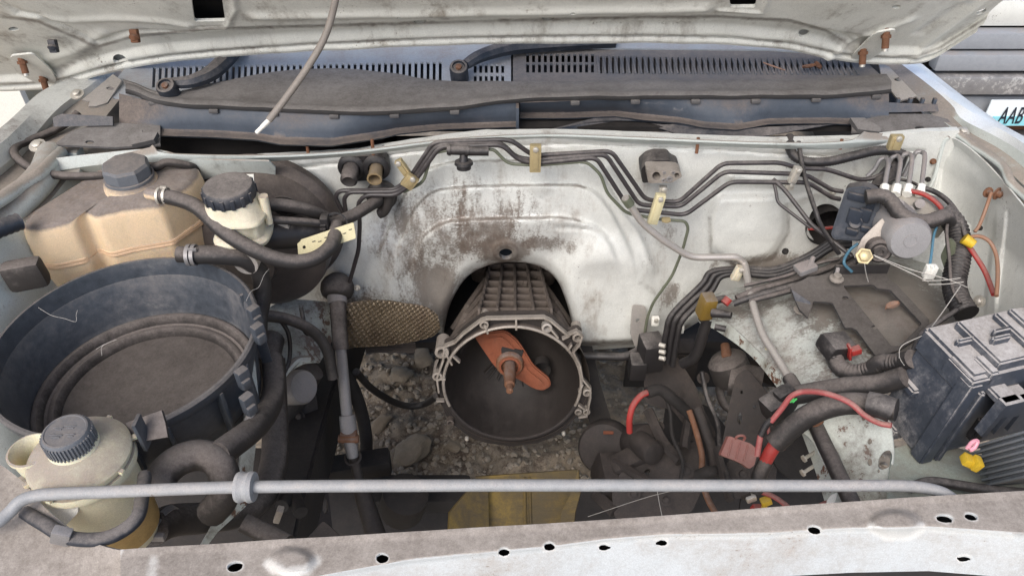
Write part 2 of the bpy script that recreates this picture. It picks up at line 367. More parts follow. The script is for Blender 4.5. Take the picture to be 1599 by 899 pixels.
M['yellow_paint'] = mat('worn_yellow_paint', S(134, 108, 34), .6, dust=.45, dustcol=S(80, 70, 52), scuff=2.2, scuffcol=S(48, 40, 30), grime=1.0, grimecol=S(70, 58, 34), chip=.1, chipcol=S(66, 56, 46), var=.2, bump=.3)
M['yellow'] = mat('yellow_plastic', S(204, 170, 46), .45, dust=.3, dustcol=S(150, 128, 70), var=.1, bump=.05)
M['red'] = mat('red_cable', S(158, 50, 46), .5, dust=.45, dustcol=S(128, 84, 78), var=.15, bump=.05)
M['pink'] = mat('faded_red_cable', S(150, 74, 74), .55, dust=.45, dustcol=S(140, 104, 96), var=.2, bump=.05)
M['fuse'] = mat('faded_red_fuse_holder', S(134, 84, 76), .6, dust=.4, dustcol=S(112, 88, 82), var=.15, bump=.1)
M['blue'] = mat('blue_wire', S(72, 112, 132), .5, dust=.1, var=.1, bump=0)
M['brownw'] = mat('brown_wire', S(140, 104, 82), .5, dust=.2, var=.1, bump=0)
M['white'] = mat('white_plastic', S(226, 224, 216), .5, dust=.15, grime=.2, var=.05, bump=.05)
M['shield'] = mat('embossed_heat_shield', S(132, 120, 102), .4, .65, dust=.3, dustcol=S(104, 90, 78), grime=.6, grimecol=S(82, 66, 56), var=.2, bump=.2)
M['sheath'] = mat('grey_cable_sheath', S(124, 117, 110), .6, dust=.2, grime=.4, grimecol=S(84, 76, 70), var=.15, bump=.1)
M['fender'] = mat('bright_fender_paint', S(222, 226, 228), .35, dust=.12, dustcol=S(170, 166, 160), grime=.12, grimecol=S(150, 142, 130), speck=.05, var=.04, bump=.05, coat=.3)
M['fin_grey'] = mat('dusty_module_grey', S(104, 108, 112), .5, dust=.4, dustcol=S(124, 118, 114), var=.15)
M['web'] = mat('cobweb_silk', S(170, 166, 160), .8, dust=0, var=0, bump=0)
M['stone'] = mat('oil_stained_stone', S(128, 116, 100), .9, dust=.2, dustcol=S(110, 98, 84), grime=.3, var=.3, bump=.8)
M['gravel'] = mat('gravel', S(150, 139, 124), .9, dust=.2, grime=.3, var=.4, bump=.6)
def dirt():
    m = mat('oily_dirt', S(140, 128, 112), .95, dust=.0, grime=.0, var=.45, bump=1.0, scale=1.0,
        stains=((-.22, 1.5, 0, .42, .6, 1, .6, 1), (-.02, 1.3, 0, .34, .2, 1, .5, 1)), speckcol=S(64, 52, 43), grimecol=S(40, 33, 29))
    return m
M['dirt'] = dirt()
def glass():
    m = bpy.data.materials.new('windscreen_glass'); m.use_nodes = True; b = m.node_tree.nodes['Principled BSDF']
    b.inputs['Base Color'].default_value = (.05, .06, .065, 1); b.inputs['Roughness'].default_value = .12
    b.inputs['Specular IOR Level'].default_value = .9; return m
M['glass'] = glass()
M['chrome'] = mat('scratched_chrome', S(150, 150, 152), .35, .5, dust=.3, chip=.2, chipcol=S(225, 225, 225), var=.2, bump=.1)
M['car_grey'] = mat('grey_trim', S(142, 146, 152), .5, dust=.3, dustcol=S(128, 120, 114), var=.12)
M['plate_white'] = mat('number_plate_sheet', S(222, 232, 236), .4, dust=0, var=.03, bump=0)
M['plate_blue'] = mat('number_plate_tint', S(140, 208, 220), .4, dust=0, var=.03, bump=0)
M['ink'] = mat('number_plate_ink', S(30, 34, 48), .4, dust=0, var=.05, bump=0)

def arc(line, n):
    a = np.array([q[:3] for q in line], float); s = np.concatenate([[0], np.cumsum(np.hypot(np.diff(a[:, 0]), np.diff(a[:, 1])))])
    t = np.linspace(0, s[-1], n); return [[np.interp(v, s, a[:, k]) for k in range(a.shape[1])] for v in t]
def smooth2(line, k=5): return [tuple(v)[:len(line[0])] for v in smooth([Vector((*q, 0)[:3]) for q in line], k)]
def lofl(bm, lines, n, sm=True):
    rows = []
    for ln, kw in lines:
        q = arc(smooth2(ln) if sm and len(ln) > 2 else ln, n); rows.append([P(a[0], a[1], **({'d': a[2]} if len(a) > 2 and not kw else kw)) for a in q])
    loft(bm, rows)
def thick(bm, th):
    """turn an open sheet into a real one with thickness, away from the viewer"""
    bmesh.ops.recalc_face_normals(bm, faces=bm.faces[:])
    f = max(bm.faces, key=lambda q: q.calc_area()); flip = (CAM - f.calc_center_median()).dot(f.normal) < 0
    if flip: bmesh.ops.reverse_faces(bm, faces=bm.faces[:])
    bm.normal_update(); old = {tuple(round(c, 6) for c in v.co): v.normal.copy() for v in bm.verts}
    r = bmesh.ops.extrude_face_region(bm, geom=bm.faces[:], use_keep_orig=True)
    for v in r['geom']:
        if isinstance(v, bmesh.types.BMVert): v.co -= old.get(tuple(round(c, 6) for c in v.co), Vector((0, 0, 0))) * th

# ================================================================= ground
def axis_pts(lo, hi, c0, c1, step):
    a = list(np.arange(c0, c1 + 1e-6, step)); k = step
    while a[-1] < hi: k *= 1.35; a.append(a[-1] + k)
    k = step
    while a[0] > lo: k *= 1.35; a.insert(0, a[0] - k)
    return a
bm = bmesh.new(); xs = axis_pts(-60, 60, -.6, .9, .0085); ys = axis_pts(-40, 120, 1.1, 2.1, .0085)
def gz(x, y):
    k = max(0, 1 - max(0, abs(x - .1) - .8) / 2) * max(0, 1 - max(0, abs(y - 1.6) - .6) / 2)
    n = noise.fractal(Vector((x*7, y*7, 0)), 1.0, 2.1, 3) * .018 + noise.fractal(Vector((x*38, y*38, 3)), .7, 2.1, 4) * .009
    lump = max(0, noise.noise(Vector((x*16, y*16, 9)))) * .03 * (1 if x < .12 else .5)
    return (n + lump) * k
G = [[bm.verts.new((x, y, gz(x, y))) for x in xs] for y in ys]
for i in range(len(ys)-1):
    for j in range(len(xs)-1): bm.faces.new((G[i][j], G[i][j+1], G[i+1][j+1], G[i+1][j]))
g = bpy.data.objects.new('ground', mesh('ground', bm, M['dirt'], 180)); C.objects.link(g); tag(g, 'oily dirt and gravel ground under the truck', kind='structure')
# gravel nobody could count
bm = bmesh.new()
ICO = {}
def pebble(bm, c, s, sub=1):
    if sub not in ICO:
        b = bmesh.new(); bmesh.ops.create_icosphere(b, subdivisions=sub, radius=1); b.verts.index_update()
        ICO[sub] = ([v.co.normalized() for v in b.verts], [[v.index for v in f.verts] for f in b.faces]); b.free()
    vs, fs = ICO[sub]; k = random.random() * 50
    rot = Matrix.Rotation(random.random()*6, 3, 'Z') @ Matrix.Rotation(random.random()*.6, 3, 'X'); w = []
    for q in vs:
        q = q * (1 + .35 * noise.noise(q * 1.3 + Vector((k, k, 0)))); w.append(bm.verts.new(Vector(c) + rot @ Vector((q.x*s[0], q.y*s[1], q.z*s[2]))))
    for f in fs: bm.faces.new([w[i] for i in f])
for i in range(5000):
    right = random.random() < .72
    x, y = (random.uniform(.12, 1.15), random.uniform(1.15, 2.5)) if right else (random.uniform(-.5, .2), random.uniform(1.15, 1.9))
    s = random.choice((.004, .005, .006, .008, .011)); pebble(bm, (x, y, gz(x, y) + s*.25), (s, s*random.uniform(.6, 1), s*random.uniform(.5, .8)))
solo('gravel', bm, M['gravel'], 'small grey gravel scattered over the dirt', None, kind='stuff')
for (px, py, w, h, lab) in ((628, 588, .026, .022, 'flat pale stone lying on oily dirt beside the bell housing'), (590, 662, .017, .03, 'long narrow stone lying beside the steering shaft'),
        (640, 712, .035, .04, 'cracked lump of oily earth behind the bonnet stay'), (710, 697, .015, .014, 'small pale pebble below the bell housing rim'),
        (572, 690, .010, .012, 'tiny white pebble next to the steering joint'), (660, 560, .03, .02, 'rough clod of earth under the heat shield')):
    p = P(px, py, z=.01); b = bmesh.new(); pebble(b, (p.x, p.y, gz(p.x, p.y) + h*.3), (w*1.3, h*1.5, min(w, h)*.8), 3)
    solo('stone', b, M['stone'], lab, 'stone', 'stones on the dirt', ang=25)

# ================================================================= truck body
B = Thing('truck_body', 'white pickup truck front body with its engine bay stripped of the engine', 'truck', (0, 1.1, 0))
# ---- firewall: pressed sheet with swages, arch and holes
FY = 1.27
TOPL = [(-100, 285), (300, 262), (380, 246), (470, 243), (560, 236), (640, 222), (700, 214), (760, 208), (850, 205), (1000, 211), (1100, 216), (1200, 219), (1330, 217), (1450, 205), (1560, 200)]
BOTL = [(-100, 520), (400, 520), (480, 505), (560, 508), (640, 508), (690, 520), (905, 548), (1000, 540), (1040, 534), (1075, 512), (1110, 490), (1180, 466), (1300, 440), (1400, 440), (1560, 440)]
ARCH = rpoly([(686, 580), (692, 520), (703, 470), (730, 428), (770, 411), (815, 409), (850, 417), (872, 438), (886, 475), (897, 520), (912, 580)], 22, 4)
cols = np.arange(250, 1500, 3.4); vv = np.linspace(0, 1, 112)
TP = resample(TOPL, cols); BT = resample(BOTL, cols)
GX = np.repeat(cols[None], len(vv), 0); GY = TP[None] + (BT - TP)[None] * vv[:, None]
TA = rpoly([(560, 560), (590, 400), (622, 320), (655, 268), (700, 252), (890, 250), (935, 262), (962, 312), (1010, 380), (1040, 560)], 30)
TB = rpoly([(590, 560), (612, 410), (640, 335), (672, 298), (720, 291), (900, 288), (932, 300), (958, 335), (990, 400), (1000, 560)], 30)
TC = rpoly([(600, 600), (640, 440), (655, 372), (690, 347), (740, 342), (885, 339), (930, 352), (950, 372), (975, 440), (990, 600)], 26)
PIL = rpoly([(1118, 308), (1215, 304), (1226, 320), (1230, 360), (1205, 402), (1150, 412), (1110, 395), (1108, 340)], 24)
PIL2 = rpoly([(1135, 272), (1216, 276), (1218, 290), (1138, 288)], 8)
BUL = rpoly([(868, 425), (905, 388), (960, 378), (1010, 400), (1030, 450), (1060, 560), (860, 560)], 40)
LBU = rpoly([(500, 560), (500, 400), (560, 350), (625, 380), (650, 470), (690, 560)], 40)
def fpos(X, Y):
    off = np.zeros(X.shape)
    for poly, h, w in ((TA, .012, 3.5), (TB, .015, 4), (TC, .018, 5), (PIL, .016, 10), (PIL2, .008, 5), (BUL, .04, 30), (LBU, .035, 34)):
        off -= h * sst(-w, w, sdpoly(X, Y, poly)) * ((1 - .9*sst(330, 440, Y)) if poly in (TA, TB, TC) else 1)
    off += .02 * np.clip(1 - np.abs(sdpoly(X, Y, ARCH)) / 16, 0, 1)**2
    off -= .010 * np.exp(-(np.hypot((X-790), (Y-394)*1.25) / 20)**4) ; off += .012 * np.exp(-(np.hypot((X-790), (Y-394)*1.25) / 13)**4)
    off -= .007 * np.exp(-(np.hypot(X-843, (Y-283)*1.2) / 24)**4)
    for ln, h, w in (([(380, 268), (470, 262), (560, 252), (640, 238), (720, 228), (900, 224), (1050, 230), (1290, 244), (1440, 236)], .006, 2.6), ([(950, 262), (985, 330), (1020, 420)], -.005, 7), ([(1290, 300), (1306, 360), (1250, 425), (1180, 440)], .008, 6),
                     ([(1330, 255), (1340, 300), (1420, 270)], -.006, 8), ([(870, 356), (925, 358), (950, 375)], .004, 3), ([(1225, 318), (1290, 300)], -.004, 6)):
        off += h * np.exp(-(sdline(X, Y, ln) / w)**2)
    bt = resample(BOTL, X.ravel()).reshape(X.shape); off += .05 * np.clip(1 - (bt - Y) / 16, 0, 1)**2
    out = []
    for i in range(X.shape[0]):
        row = []
        for j in range(X.shape[1]):
            p = P(X[i, j], Y[i, j], y=FY + off[i, j]); n = noise.noise(Vector((p.x*9, p.z*9, 1))) * .004 + noise.noise(Vector((p.x*30, p.z*30, 7))) * .0012
            row.append(p + Vector((0, n, 0)))
        out.append(row)
    return out
bm = bmesh.new(); HOLE_R = ell(1291, 352, 29, 33, 28)
sheet(bm, GX, GY, fpos, [ARCH, HOLE_R, ell(790, 397, 11, 9, 18)], .012, (0, 1, 0))
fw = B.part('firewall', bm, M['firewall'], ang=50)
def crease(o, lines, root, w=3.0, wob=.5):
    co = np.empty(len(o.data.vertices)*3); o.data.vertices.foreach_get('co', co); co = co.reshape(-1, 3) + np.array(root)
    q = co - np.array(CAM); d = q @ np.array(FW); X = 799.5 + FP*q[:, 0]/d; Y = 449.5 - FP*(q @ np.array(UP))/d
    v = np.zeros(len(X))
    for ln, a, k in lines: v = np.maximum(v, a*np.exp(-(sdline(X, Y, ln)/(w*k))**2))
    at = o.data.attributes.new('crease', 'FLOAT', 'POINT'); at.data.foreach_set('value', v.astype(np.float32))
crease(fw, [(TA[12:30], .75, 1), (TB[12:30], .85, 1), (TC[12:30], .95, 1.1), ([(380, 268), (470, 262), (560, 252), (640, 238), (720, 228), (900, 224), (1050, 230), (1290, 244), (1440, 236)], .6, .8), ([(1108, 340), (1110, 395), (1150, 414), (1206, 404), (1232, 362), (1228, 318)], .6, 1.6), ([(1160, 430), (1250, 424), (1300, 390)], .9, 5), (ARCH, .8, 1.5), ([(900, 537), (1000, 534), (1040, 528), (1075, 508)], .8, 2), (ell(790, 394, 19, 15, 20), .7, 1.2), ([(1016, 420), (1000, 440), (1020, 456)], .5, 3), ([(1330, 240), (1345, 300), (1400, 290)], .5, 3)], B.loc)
# dark room behind the firewall: cabin floor side, tunnel
bm = bmesh.new(); ra_ = [q for q in ARCH if q[1] < 560]; rim = [p + Vector((0, .011, 0)) for p in fpos(np.array([[q[0] for q in ra_]]), np.array([[q[1] for q in ra_]]))[0]]
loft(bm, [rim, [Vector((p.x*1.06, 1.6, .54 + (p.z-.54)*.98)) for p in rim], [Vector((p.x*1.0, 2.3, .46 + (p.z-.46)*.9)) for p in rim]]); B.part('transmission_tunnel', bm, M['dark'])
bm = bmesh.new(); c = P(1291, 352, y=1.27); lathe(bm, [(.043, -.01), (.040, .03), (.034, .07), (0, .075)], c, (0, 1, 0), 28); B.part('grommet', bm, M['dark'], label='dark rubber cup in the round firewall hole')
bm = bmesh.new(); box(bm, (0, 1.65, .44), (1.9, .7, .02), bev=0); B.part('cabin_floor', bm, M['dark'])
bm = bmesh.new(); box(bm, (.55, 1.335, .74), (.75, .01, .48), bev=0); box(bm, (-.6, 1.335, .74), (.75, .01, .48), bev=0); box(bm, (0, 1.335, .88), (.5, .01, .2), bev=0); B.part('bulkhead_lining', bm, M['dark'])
# small studs on the upper seam
for (px, py, h) in ((582, 226, 18), (1089, 224, 16), (481, 232, 8), (1312, 226, 6)):
    bm = bmesh.new(); p = P(px, py, y=1.255); tube(bm, [p + Vector((0, 0, .012)), p + Vector((0, -.006, -.0011*h))], .0032, 8); B.part('stud', bm, M['rust_brown'])
# ---- upper rail below the cowl opening
bm = bmesh.new()
lofl(bm, [([(238, 226), (262, 240), (420, 243), (560, 235), (700, 218), (850, 210), (1000, 215), (1200, 223), (1320, 221), (1350, 205)], dict(z=1.03)),
          ([(234, 230), (260, 243), (420, 246), (560, 238), (700, 221), (850, 213), (1000, 218), (1200, 226), (1322, 224), (1356, 207)], dict(z=1.026)),
          ([(150, 250), (262, 254), (420, 252), (560, 243), (700, 226), (850, 219), (1000, 224), (1200, 232), (1322, 232), (1440, 212)], dict(z=1.006))], 90)
thick(bm, .003); B.part('cowl_rail', bm, M['paint_dusty'])
bm = bmesh.new()
lofl(bm, [([(60, 250), (150, 240), (240, 233), (300, 248), (420, 252)], dict(z=1.02)), ([(70, 270), (150, 258), (240, 252), (320, 262), (430, 262)], dict(z=1.0)), ([(70, 300), (150, 300), (240, 300), (320, 300), (430, 300)], dict(y=1.24))], 30)
thick(bm, .003); B.part('cowl_side_panel', bm, M['paint_dusty'])
# ---- right-hand inner fender
bm = bmesh.new()
AP = [([(1428, 214, 1.50), (1470, 212, 1.46), (1500, 222, 1.42), (1540, 255, 1.36), (1580, 300, 1.28), (1625, 350, 1.2), (1760, 470, 1.0)], {}),
      ([(1436, 222, 1.50), (1474, 222, 1.47), (1503, 236, 1.43), (1540, 272, 1.37), (1580, 316, 1.29), (1625, 365, 1.21), (1760, 490, 1.02)], {}),
      ([(1425, 300, 1.52), (1456, 330, 1.50), (1500, 340, 1.46), (1540, 370, 1.40), (1580, 400, 1.33), (1640, 450, 1.24), (1760, 560, 1.08)], {}),
      ([(1425, 440, 1.52), (1460, 470, 1.48), (1500, 500, 1.44), (1540, 520, 1.38), (1580, 540, 1.31), (1640, 580, 1.22), (1760, 660, 1.08)], {}),
      ([(1400, 620, 1.5), (1440, 640, 1.42), (1490, 660, 1.38), (1530, 680, 1.32), (1570, 700, 1.26), (1640, 740, 1.18), (1760, 800, 1.06)], {})]
lofl(bm, AP, 40); bmesh.ops.subdivide_edges(bm, edges=bm.edges[:], cuts=7, use_grid_fill=True)
for v in bm.verts:
    a, b = pix(v.co); k = sdpoly(np.array([a]), np.array([b]), [(1470, 262), (1545, 296), (1540, 345), (1480, 372), (1455, 340)])[0]; h = -.012 * float(sst(-4, 4, np.array(k)))
    k2 = sdpoly(np.array([a]), np.array([b]), [(1556, 330), (1572, 336), (1555, 480), (1538, 475)])[0]; h += .012 * float(sst(-4, 4, np.array(k2)))
    v.co += (CAM - v.co).normalized() * (h + .003 * noise.noise(v.co * 14))
thick(bm, .0025); ap = B.part('inner_fender', bm, M['paint'], ang=45, label='pale inner fender panel beside the fuse box')
bm = bmesh.new(); tube(bm, smooth(LN([(1482, 214, 1.435), (1474, 222, 1.445), (1466, 250, 1.465), (1458, 280, 1.48), (1440, 310, 1.49)]), 5), .0035, 8); B.part('seam_sealer', bm, M['paint_dusty'])
# its fender flange (wavy sealed seam), gutter and outer edge
SEAM = [(1478, 204, 1.46), (1500, 212, 1.44), (1520, 228, 1.41), (1545, 243, 1.37), (1568, 262, 1.33), (1578, 284, 1.30), (1600, 305, 1.27), (1660, 360, 1.17), (1760, 450, 1.03)]
bm = bmesh.new(); tube(bm, smooth(LN([(a, b, d - .005) for a, b, d in SEAM]), 5), .0075, 10); B.part('seam_flange', bm, M['paint_dusty'])
bm = bmesh.new()
lofl(bm, [([(1372, 100, 1.66), (1420, 140, 1.57), (1455, 178, 1.50), (1490, 200, 1.45), (1545, 238, 1.38), (1580, 272, 1.32), (1660, 345, 1.19), (1760, 435, 1.04)], {}),
          ([(1388, 100, 1.65), (1440, 138, 1.56), (1476, 172, 1.50), (1512, 205, 1.45), (1560, 232, 1.38), (1599, 262, 1.32), (1680, 335, 1.19), (1790, 430, 1.04)], {}),
          ([(1404, 98, 1.64), (1452, 134, 1.55), (1488, 166, 1.495), (1502, 186, 1.46), (1560, 216, 1.38), (1605, 245, 1.31), (1690, 315, 1.18), (1800, 410, 1.03)], {})], 60)
thick(bm, .003); B.part('fender_gutter', bm, M['paint_dusty'])
bm = bmesh.new()
lofl(bm, [([(1404, 98, 1.64), (1452, 134, 1.55), (1488, 166, 1.495), (1502, 186, 1.46), (1560, 216, 1.38), (1605, 245, 1.31), (1690, 315, 1.18), (1800, 410, 1.03)], {}),
          ([(1418, 98, 1.63), (1462, 138, 1.54), (1500, 164, 1.48), (1540, 190, 1.43), (1570, 206, 1.37), (1610, 232, 1.30), (1700, 300, 1.17), (1810, 390, 1.02)], {}),
          ([(1426, 96, 1.64), (1470, 132, 1.55), (1510, 160, 1.49), (1550, 186, 1.44), (1590, 208, 1.38), (1630, 232, 1.31), (1720, 300, 1.18), (1830, 390, 1.03)], {}),
          ([(1440, 100, 1.68), (1485, 136, 1.60), (1525, 166, 1.55), (1565, 194, 1.50), (1610, 220, 1.45), (1650, 250, 1.40), (1740, 320, 1.30), (1850, 420, 1.15)], {}),
          ([(1445, 180, 1.76), (1490, 220, 1.70), (1530, 260, 1.66), (1570, 290, 1.6), (1620, 320, 1.55), (1670, 360, 1.5), (1760, 430, 1.40), (1870, 530, 1.25)], {})], 60)
B.part('front_fender', bm, M['fender'], ang=30, label='white front fender edge beside the number plate')
# ---- left-hand fender and inner fender
bm = bmesh.new()
lofl(bm, [([(-260, 380, 1.10), (-120, 285, 1.25), (0, 200, 1.42), (60, 146, 1.55), (110, 122, 1.62), (165, 98, 1.68)], {}),
          ([(-240, 400, 1.07), (-110, 300, 1.22), (0, 225, 1.38), (60, 168, 1.51), (112, 134, 1.59), (172, 100, 1.66)], {}),
          ([(-220, 430, 1.06), (-100, 330, 1.21), (0, 262, 1.37), (44, 222, 1.45), (90, 170, 1.53), (140, 134, 1.60), (178, 104, 1.66)], {}),
          ([(-215, 440, 1.08), (-95, 340, 1.23), (4, 272, 1.39), (48, 230, 1.47), (96, 178, 1.55), (148, 140, 1.61), (186, 108, 1.67)], {})], 50)
thick(bm, .003); B.part('front_fender', bm, M['paint'], ang=30, label='white front fender edge beside the coolant tank')
bm = bmesh.new()
lofl(bm, [([(-215, 440, 1.08), (-95, 340, 1.23), (4, 272, 1.39), (48, 230, 1.47), (96, 178, 1.55), (148, 140, 1.61), (186, 108, 1.67)], {}),
          ([(-190, 460, 1.08), (-70, 370, 1.22), (40, 290, 1.36), (84, 250, 1.44), (120, 205, 1.52), (170, 160, 1.58), (205, 130, 1.64)], {}),
          ([(-160, 500, 1.08), (-40, 400, 1.20), (60, 330, 1.32), (105, 280, 1.41), (140, 240, 1.47), (180, 210, 1.5), (230, 190, 1.52)], {}),
          ([(-150, 640, 1.12), (-30, 540, 1.2), (40, 480, 1.28), (100, 440, 1.36), (140, 400, 1.42), (200, 360, 1.46), (260, 330, 1.5)], {}),
          ([(-150, 800, 1.2), (-30, 760, 1.25), (40, 740, 1.3), (100, 700, 1.4), (140, 660, 1.46), (200, 600, 1.5), (300, 520, 1.54)], {})], 50)
thick(bm, .003); B.part('inner_fender', bm, M['paint_dusty'], ang=45, label='dusty inner fender panel beside the coolant tank')
bm = bmesh.new(); tube(bm, smooth(LN([(-60, 345, 1.2), (0, 312, 1.26), (30, 292, 1.30), (62, 272, 1.34), (84, 250, 1.39), (95, 238, 1.42)]), 5), .012, 10, radii=None); B.part('seam_flange', bm, M['paint_dusty'])
bm = bmesh.new(); tube(bm, smooth(LN([(-80, 440, 1.2), (0, 345, 1.28), (45, 300, 1.33), (70, 270, 1.38), (82, 240, 1.43)]), 5), .026, 14); B.part('fender_brace', bm, M['paint_dusty'], label='round pale fender brace behind the coolant tank')
def bolt(px, py, d, r=.009, m='zinc', nm='bolt', ax=None):
    bm = bmesh.new(); p = P(px, py, d=d); a = Vector(ax) if ax else Vector((0, -.35, 1)); lathe(bm, [(r*1.7, 0), (r*1.7, .002), (r, .0025), (r*.95, .008), (r*.6, .0095), (0, .0095)], p, a, 6 if False else 12); return B.part(nm, bm, M[m])
bolt(59, 228, 1.42, .009); bolt(121, 148, 1.53, .008); bolt(1503, 207, 1.44, .007); bolt(1542, 300, 1.33, .0055, 'rust_brown', ax=(.2, -1, .2)); bolt(1556, 302, 1.325, .0065, 'rust_brown', ax=(.6, -1, .2)); bolt(1531, 356, 1.33, .0026, 'dark', ax=(-1, -.5, .3)); bolt(1449, 280, 1.47, .003, 'dark', ax=(-.5, -1, .2)); bolt(1457, 252, 1.47, .0034, 'rust_brown', ax=(-.5, -1, .2)); bolt(1530, 470, 1.3, .006, ax=(-1, -.5, .3))
# ---- hinge plates left on the fenders
for nm, out, o, n in (('hinge_plate', [(176, 116), (190, 126), (168, 160), (150, 166), (138, 166), (140, 158), (128, 156)], (-.8, 1.42, 1.07), (.15, -.3, 1)),
                      ('hinge_plate', [(1372, 98), (1388, 104), (1432, 150), (1404, 158), (1392, 142), (1376, 118)], (.8, 1.45, 1.06), (-.15, -.3, 1))):
    bm = bmesh.new(); plate(bm, out, o, n, .004, [ell((out[0][0]+out[2][0])/2, (out[0][1]+out[2][1])/2, 6, 3, 12)]); B.part(nm, bm, M['alu'])
# ---- wheelhouse shelf that carries the battery tray, its flanks and the front apron plate
bm = bmesh.new()
lofl(bm, [([(1085, 470, 1.60), (1140, 452, 1.58), (1220, 430, 1.56), (1320, 405, 1.55), (1440, 400, 1.54)], {}),
          ([(1098, 500, 1.52), (1150, 478, 1.50), (1230, 455, 1.47), (1330, 430, 1.46), (1480, 430, 1.44)], {}),
          ([(1130, 500, 1.46), (1180, 490, 1.43), (1260, 480, 1.39), (1370, 470, 1.37), (1490, 470, 1.36)], {}),
          ([(1180, 545, 1.38), (1225, 545, 1.35), (1300, 545, 1.30), (1400, 540, 1.28), (1500, 540, 1.26)], {}),
          ([(1245, 610, 1.27), (1270, 610, 1.25), (1330, 600, 1.22), (1410, 600, 1.20), (1520, 600, 1.18)], {})], 50)
bmesh.ops.subdivide_edges(bm, edges=bm.edges[:], cuts=1, use_grid_fill=True)
for v in bm.verts: v.co.z += .004 * noise.noise(v.co * 12)
thick(bm, .003); B.part('wheelhouse_shelf', bm, mat('grimy_shelf_paint', S(186, 190, 184), .55, dust=.30, dustcol=S(112, 104, 98), grime=.62, grimecol=S(74, 64, 56), speck=.35, chip=.08, bump=.4, speckcol=S(70, 60, 52), stains=((.65, 1.03, .82, .19, .22, .4, 1.5, 1), (.45, 1.10, .80, .09, .10, .4, .9, 1), (.55, .9, .82, .10, .08, .4, .7, 1))), label='grime covered wheelhouse shelf under the battery tray')
bm = bmesh.new()
lofl(bm, [([(1088, 486, 1.56), (1130, 500, 1.46), (1180, 545, 1.38), (1215, 580, 1.32), (1262, 632, 1.25), (1300, 690, 1.18), (1340, 790, 1.05)], {}),
          ([(1090, 500, 1.57), (1125, 520, 1.475), (1172, 555, 1.4), (1206, 595, 1.34), (1245, 650, 1.27), (1280, 710, 1.20), (1315, 800, 1.07)], {}),
          ([(1098, 512, 1.575), (1130, 516, 1.49), (1165, 538, 1.42), (1200, 580, 1.36), (1236, 640, 1.29), (1268, 720, 1.22), (1296, 810, 1.09)], {})], 50)
thick(bm, .003); B.part('wheelhouse_edge', bm, M['paint_rusty'])
bm = bmesh.new()
lofl(bm, [([(1085, 470, 1.60), (1098, 500, 1.54), (1130, 505, 1.47), (1180, 548, 1.39)], {}), ([(1010, 560, 1.66), (1040, 600, 1.62), (1060, 620, 1.6), (1100, 640, 1.58)], {})], 20); 
bm.free()
# front apron plate: white, rusty, with holes
bm = bmesh.new(); an = Vector((-.75, -.55, .6)).normalized(); ao = P(1330, 700, d=1.15)
plate(bm, [(1232, 618), (1290, 612), (1345, 622), (1392, 668), (1396, 705), (1392, 752), (1385, 790), (1300, 800), (1292, 740), (1270, 690), (1240, 660)], ao, an, .004,
      [rpoly([(1372, 715), (1380, 704), (1390, 702), (1394, 712), (1390, 728), (1376, 734), (1370, 728)], 4, 3), ell(1358, 721, 4, 6, 14), ell(1358, 689, 4, 4, 12), ell(1372, 735, 2, 3, 10)])
B.part('front_apron', bm, M['paint_rusty'], label='chipped white apron plate with bolt holes below the fuse box')
bm = bmesh.new()
lofl(bm, [([(1394, 700, 1.13), (1440, 690, 1.16), (1500, 700, 1.15), (1560, 720, 1.12), (1660, 760, 1.05)], {}), ([(1388, 752, 1.09), (1430, 752, 1.09), (1500, 756, 1.08), (1560, 760, 1.07), (1660, 780, 1.03)], {}),
          ([(1384, 800, 1.05), (1430, 800, 1.05), (1500, 800, 1.05), (1560, 800, 1.05), (1660, 800, 1.03)], {})], 30)
thick(bm, .004); B.part('corner_panel', bm, mat('mossy_corner_paint', S(170, 180, 168), .55, dust=.45, dustcol=S(118, 114, 104), grime=.45, grimecol=S(92, 86, 70), speck=.2, bump=.3), label='greenish corner panel under the fuse box')
for q in (0, 1):
    bm = bmesh.new(); p = P(1276 - q*2, 703 + q*22, d=1.22); tube(bm, [p, p + Vector((-.022, -.012, -.004))], .003, 8); lathe(bm, [(.006, 0), (.006, .003), (0, .003)], p + Vector((-.022, -.012, -.004)), (-1, -.5, -.2), 8); B.part('bolt', bm, M['zinc'])
# ---- left wheelhouse parts seen below the booster
bm = bmesh.new()
lofl(bm, [([(395, 500, 1.52), (440, 470, 1.56), (500, 470, 1.60), (545, 480, 1.66)], {}), ([(395, 540, 1.5), (440, 520, 1.53), (480, 520, 1.56), (520, 530, 1.62)], {}), ([(400, 590, 1.44), (436, 580, 1.46), (466, 560, 1.50), (500, 565, 1.55)], {}),
          ([(395, 640, 1.38), (425, 620, 1.40), (440, 592, 1.45), (470, 562, 1.50)], {})], 24)
bmesh.ops.subdivide_edges(bm, edges=bm.edges[:], cuts=2, use_grid_fill=True)
thick(bm, .003); B.part('wheelhouse_shelf', bm, M['paint_rusty'], label='grimy white wheelhouse corner below the brake booster')
bm = bmesh.new(); tube(bm, smooth(LN([(395, 640, 1.38), (425, 612, 1.41), (442, 585, 1.45), (462, 563, 1.49), (482, 560, 1.52)]), 5), .007, 8); B.part('wheelhouse_edge', bm, M['paint_dusty'])
bm = bmesh.new()
plate(bm, [(388, 600), (398, 560), (406, 640), (400, 690), (392, 760), (384, 790), (340, 830), (325, 850), (315, 850), (372, 750)], P(390, 700, d=1.22), (.9, -.35, .25), .003); B.part('front_apron', bm, M['paint_rusty'], label='narrow white apron edge behind the air cleaner hoses')
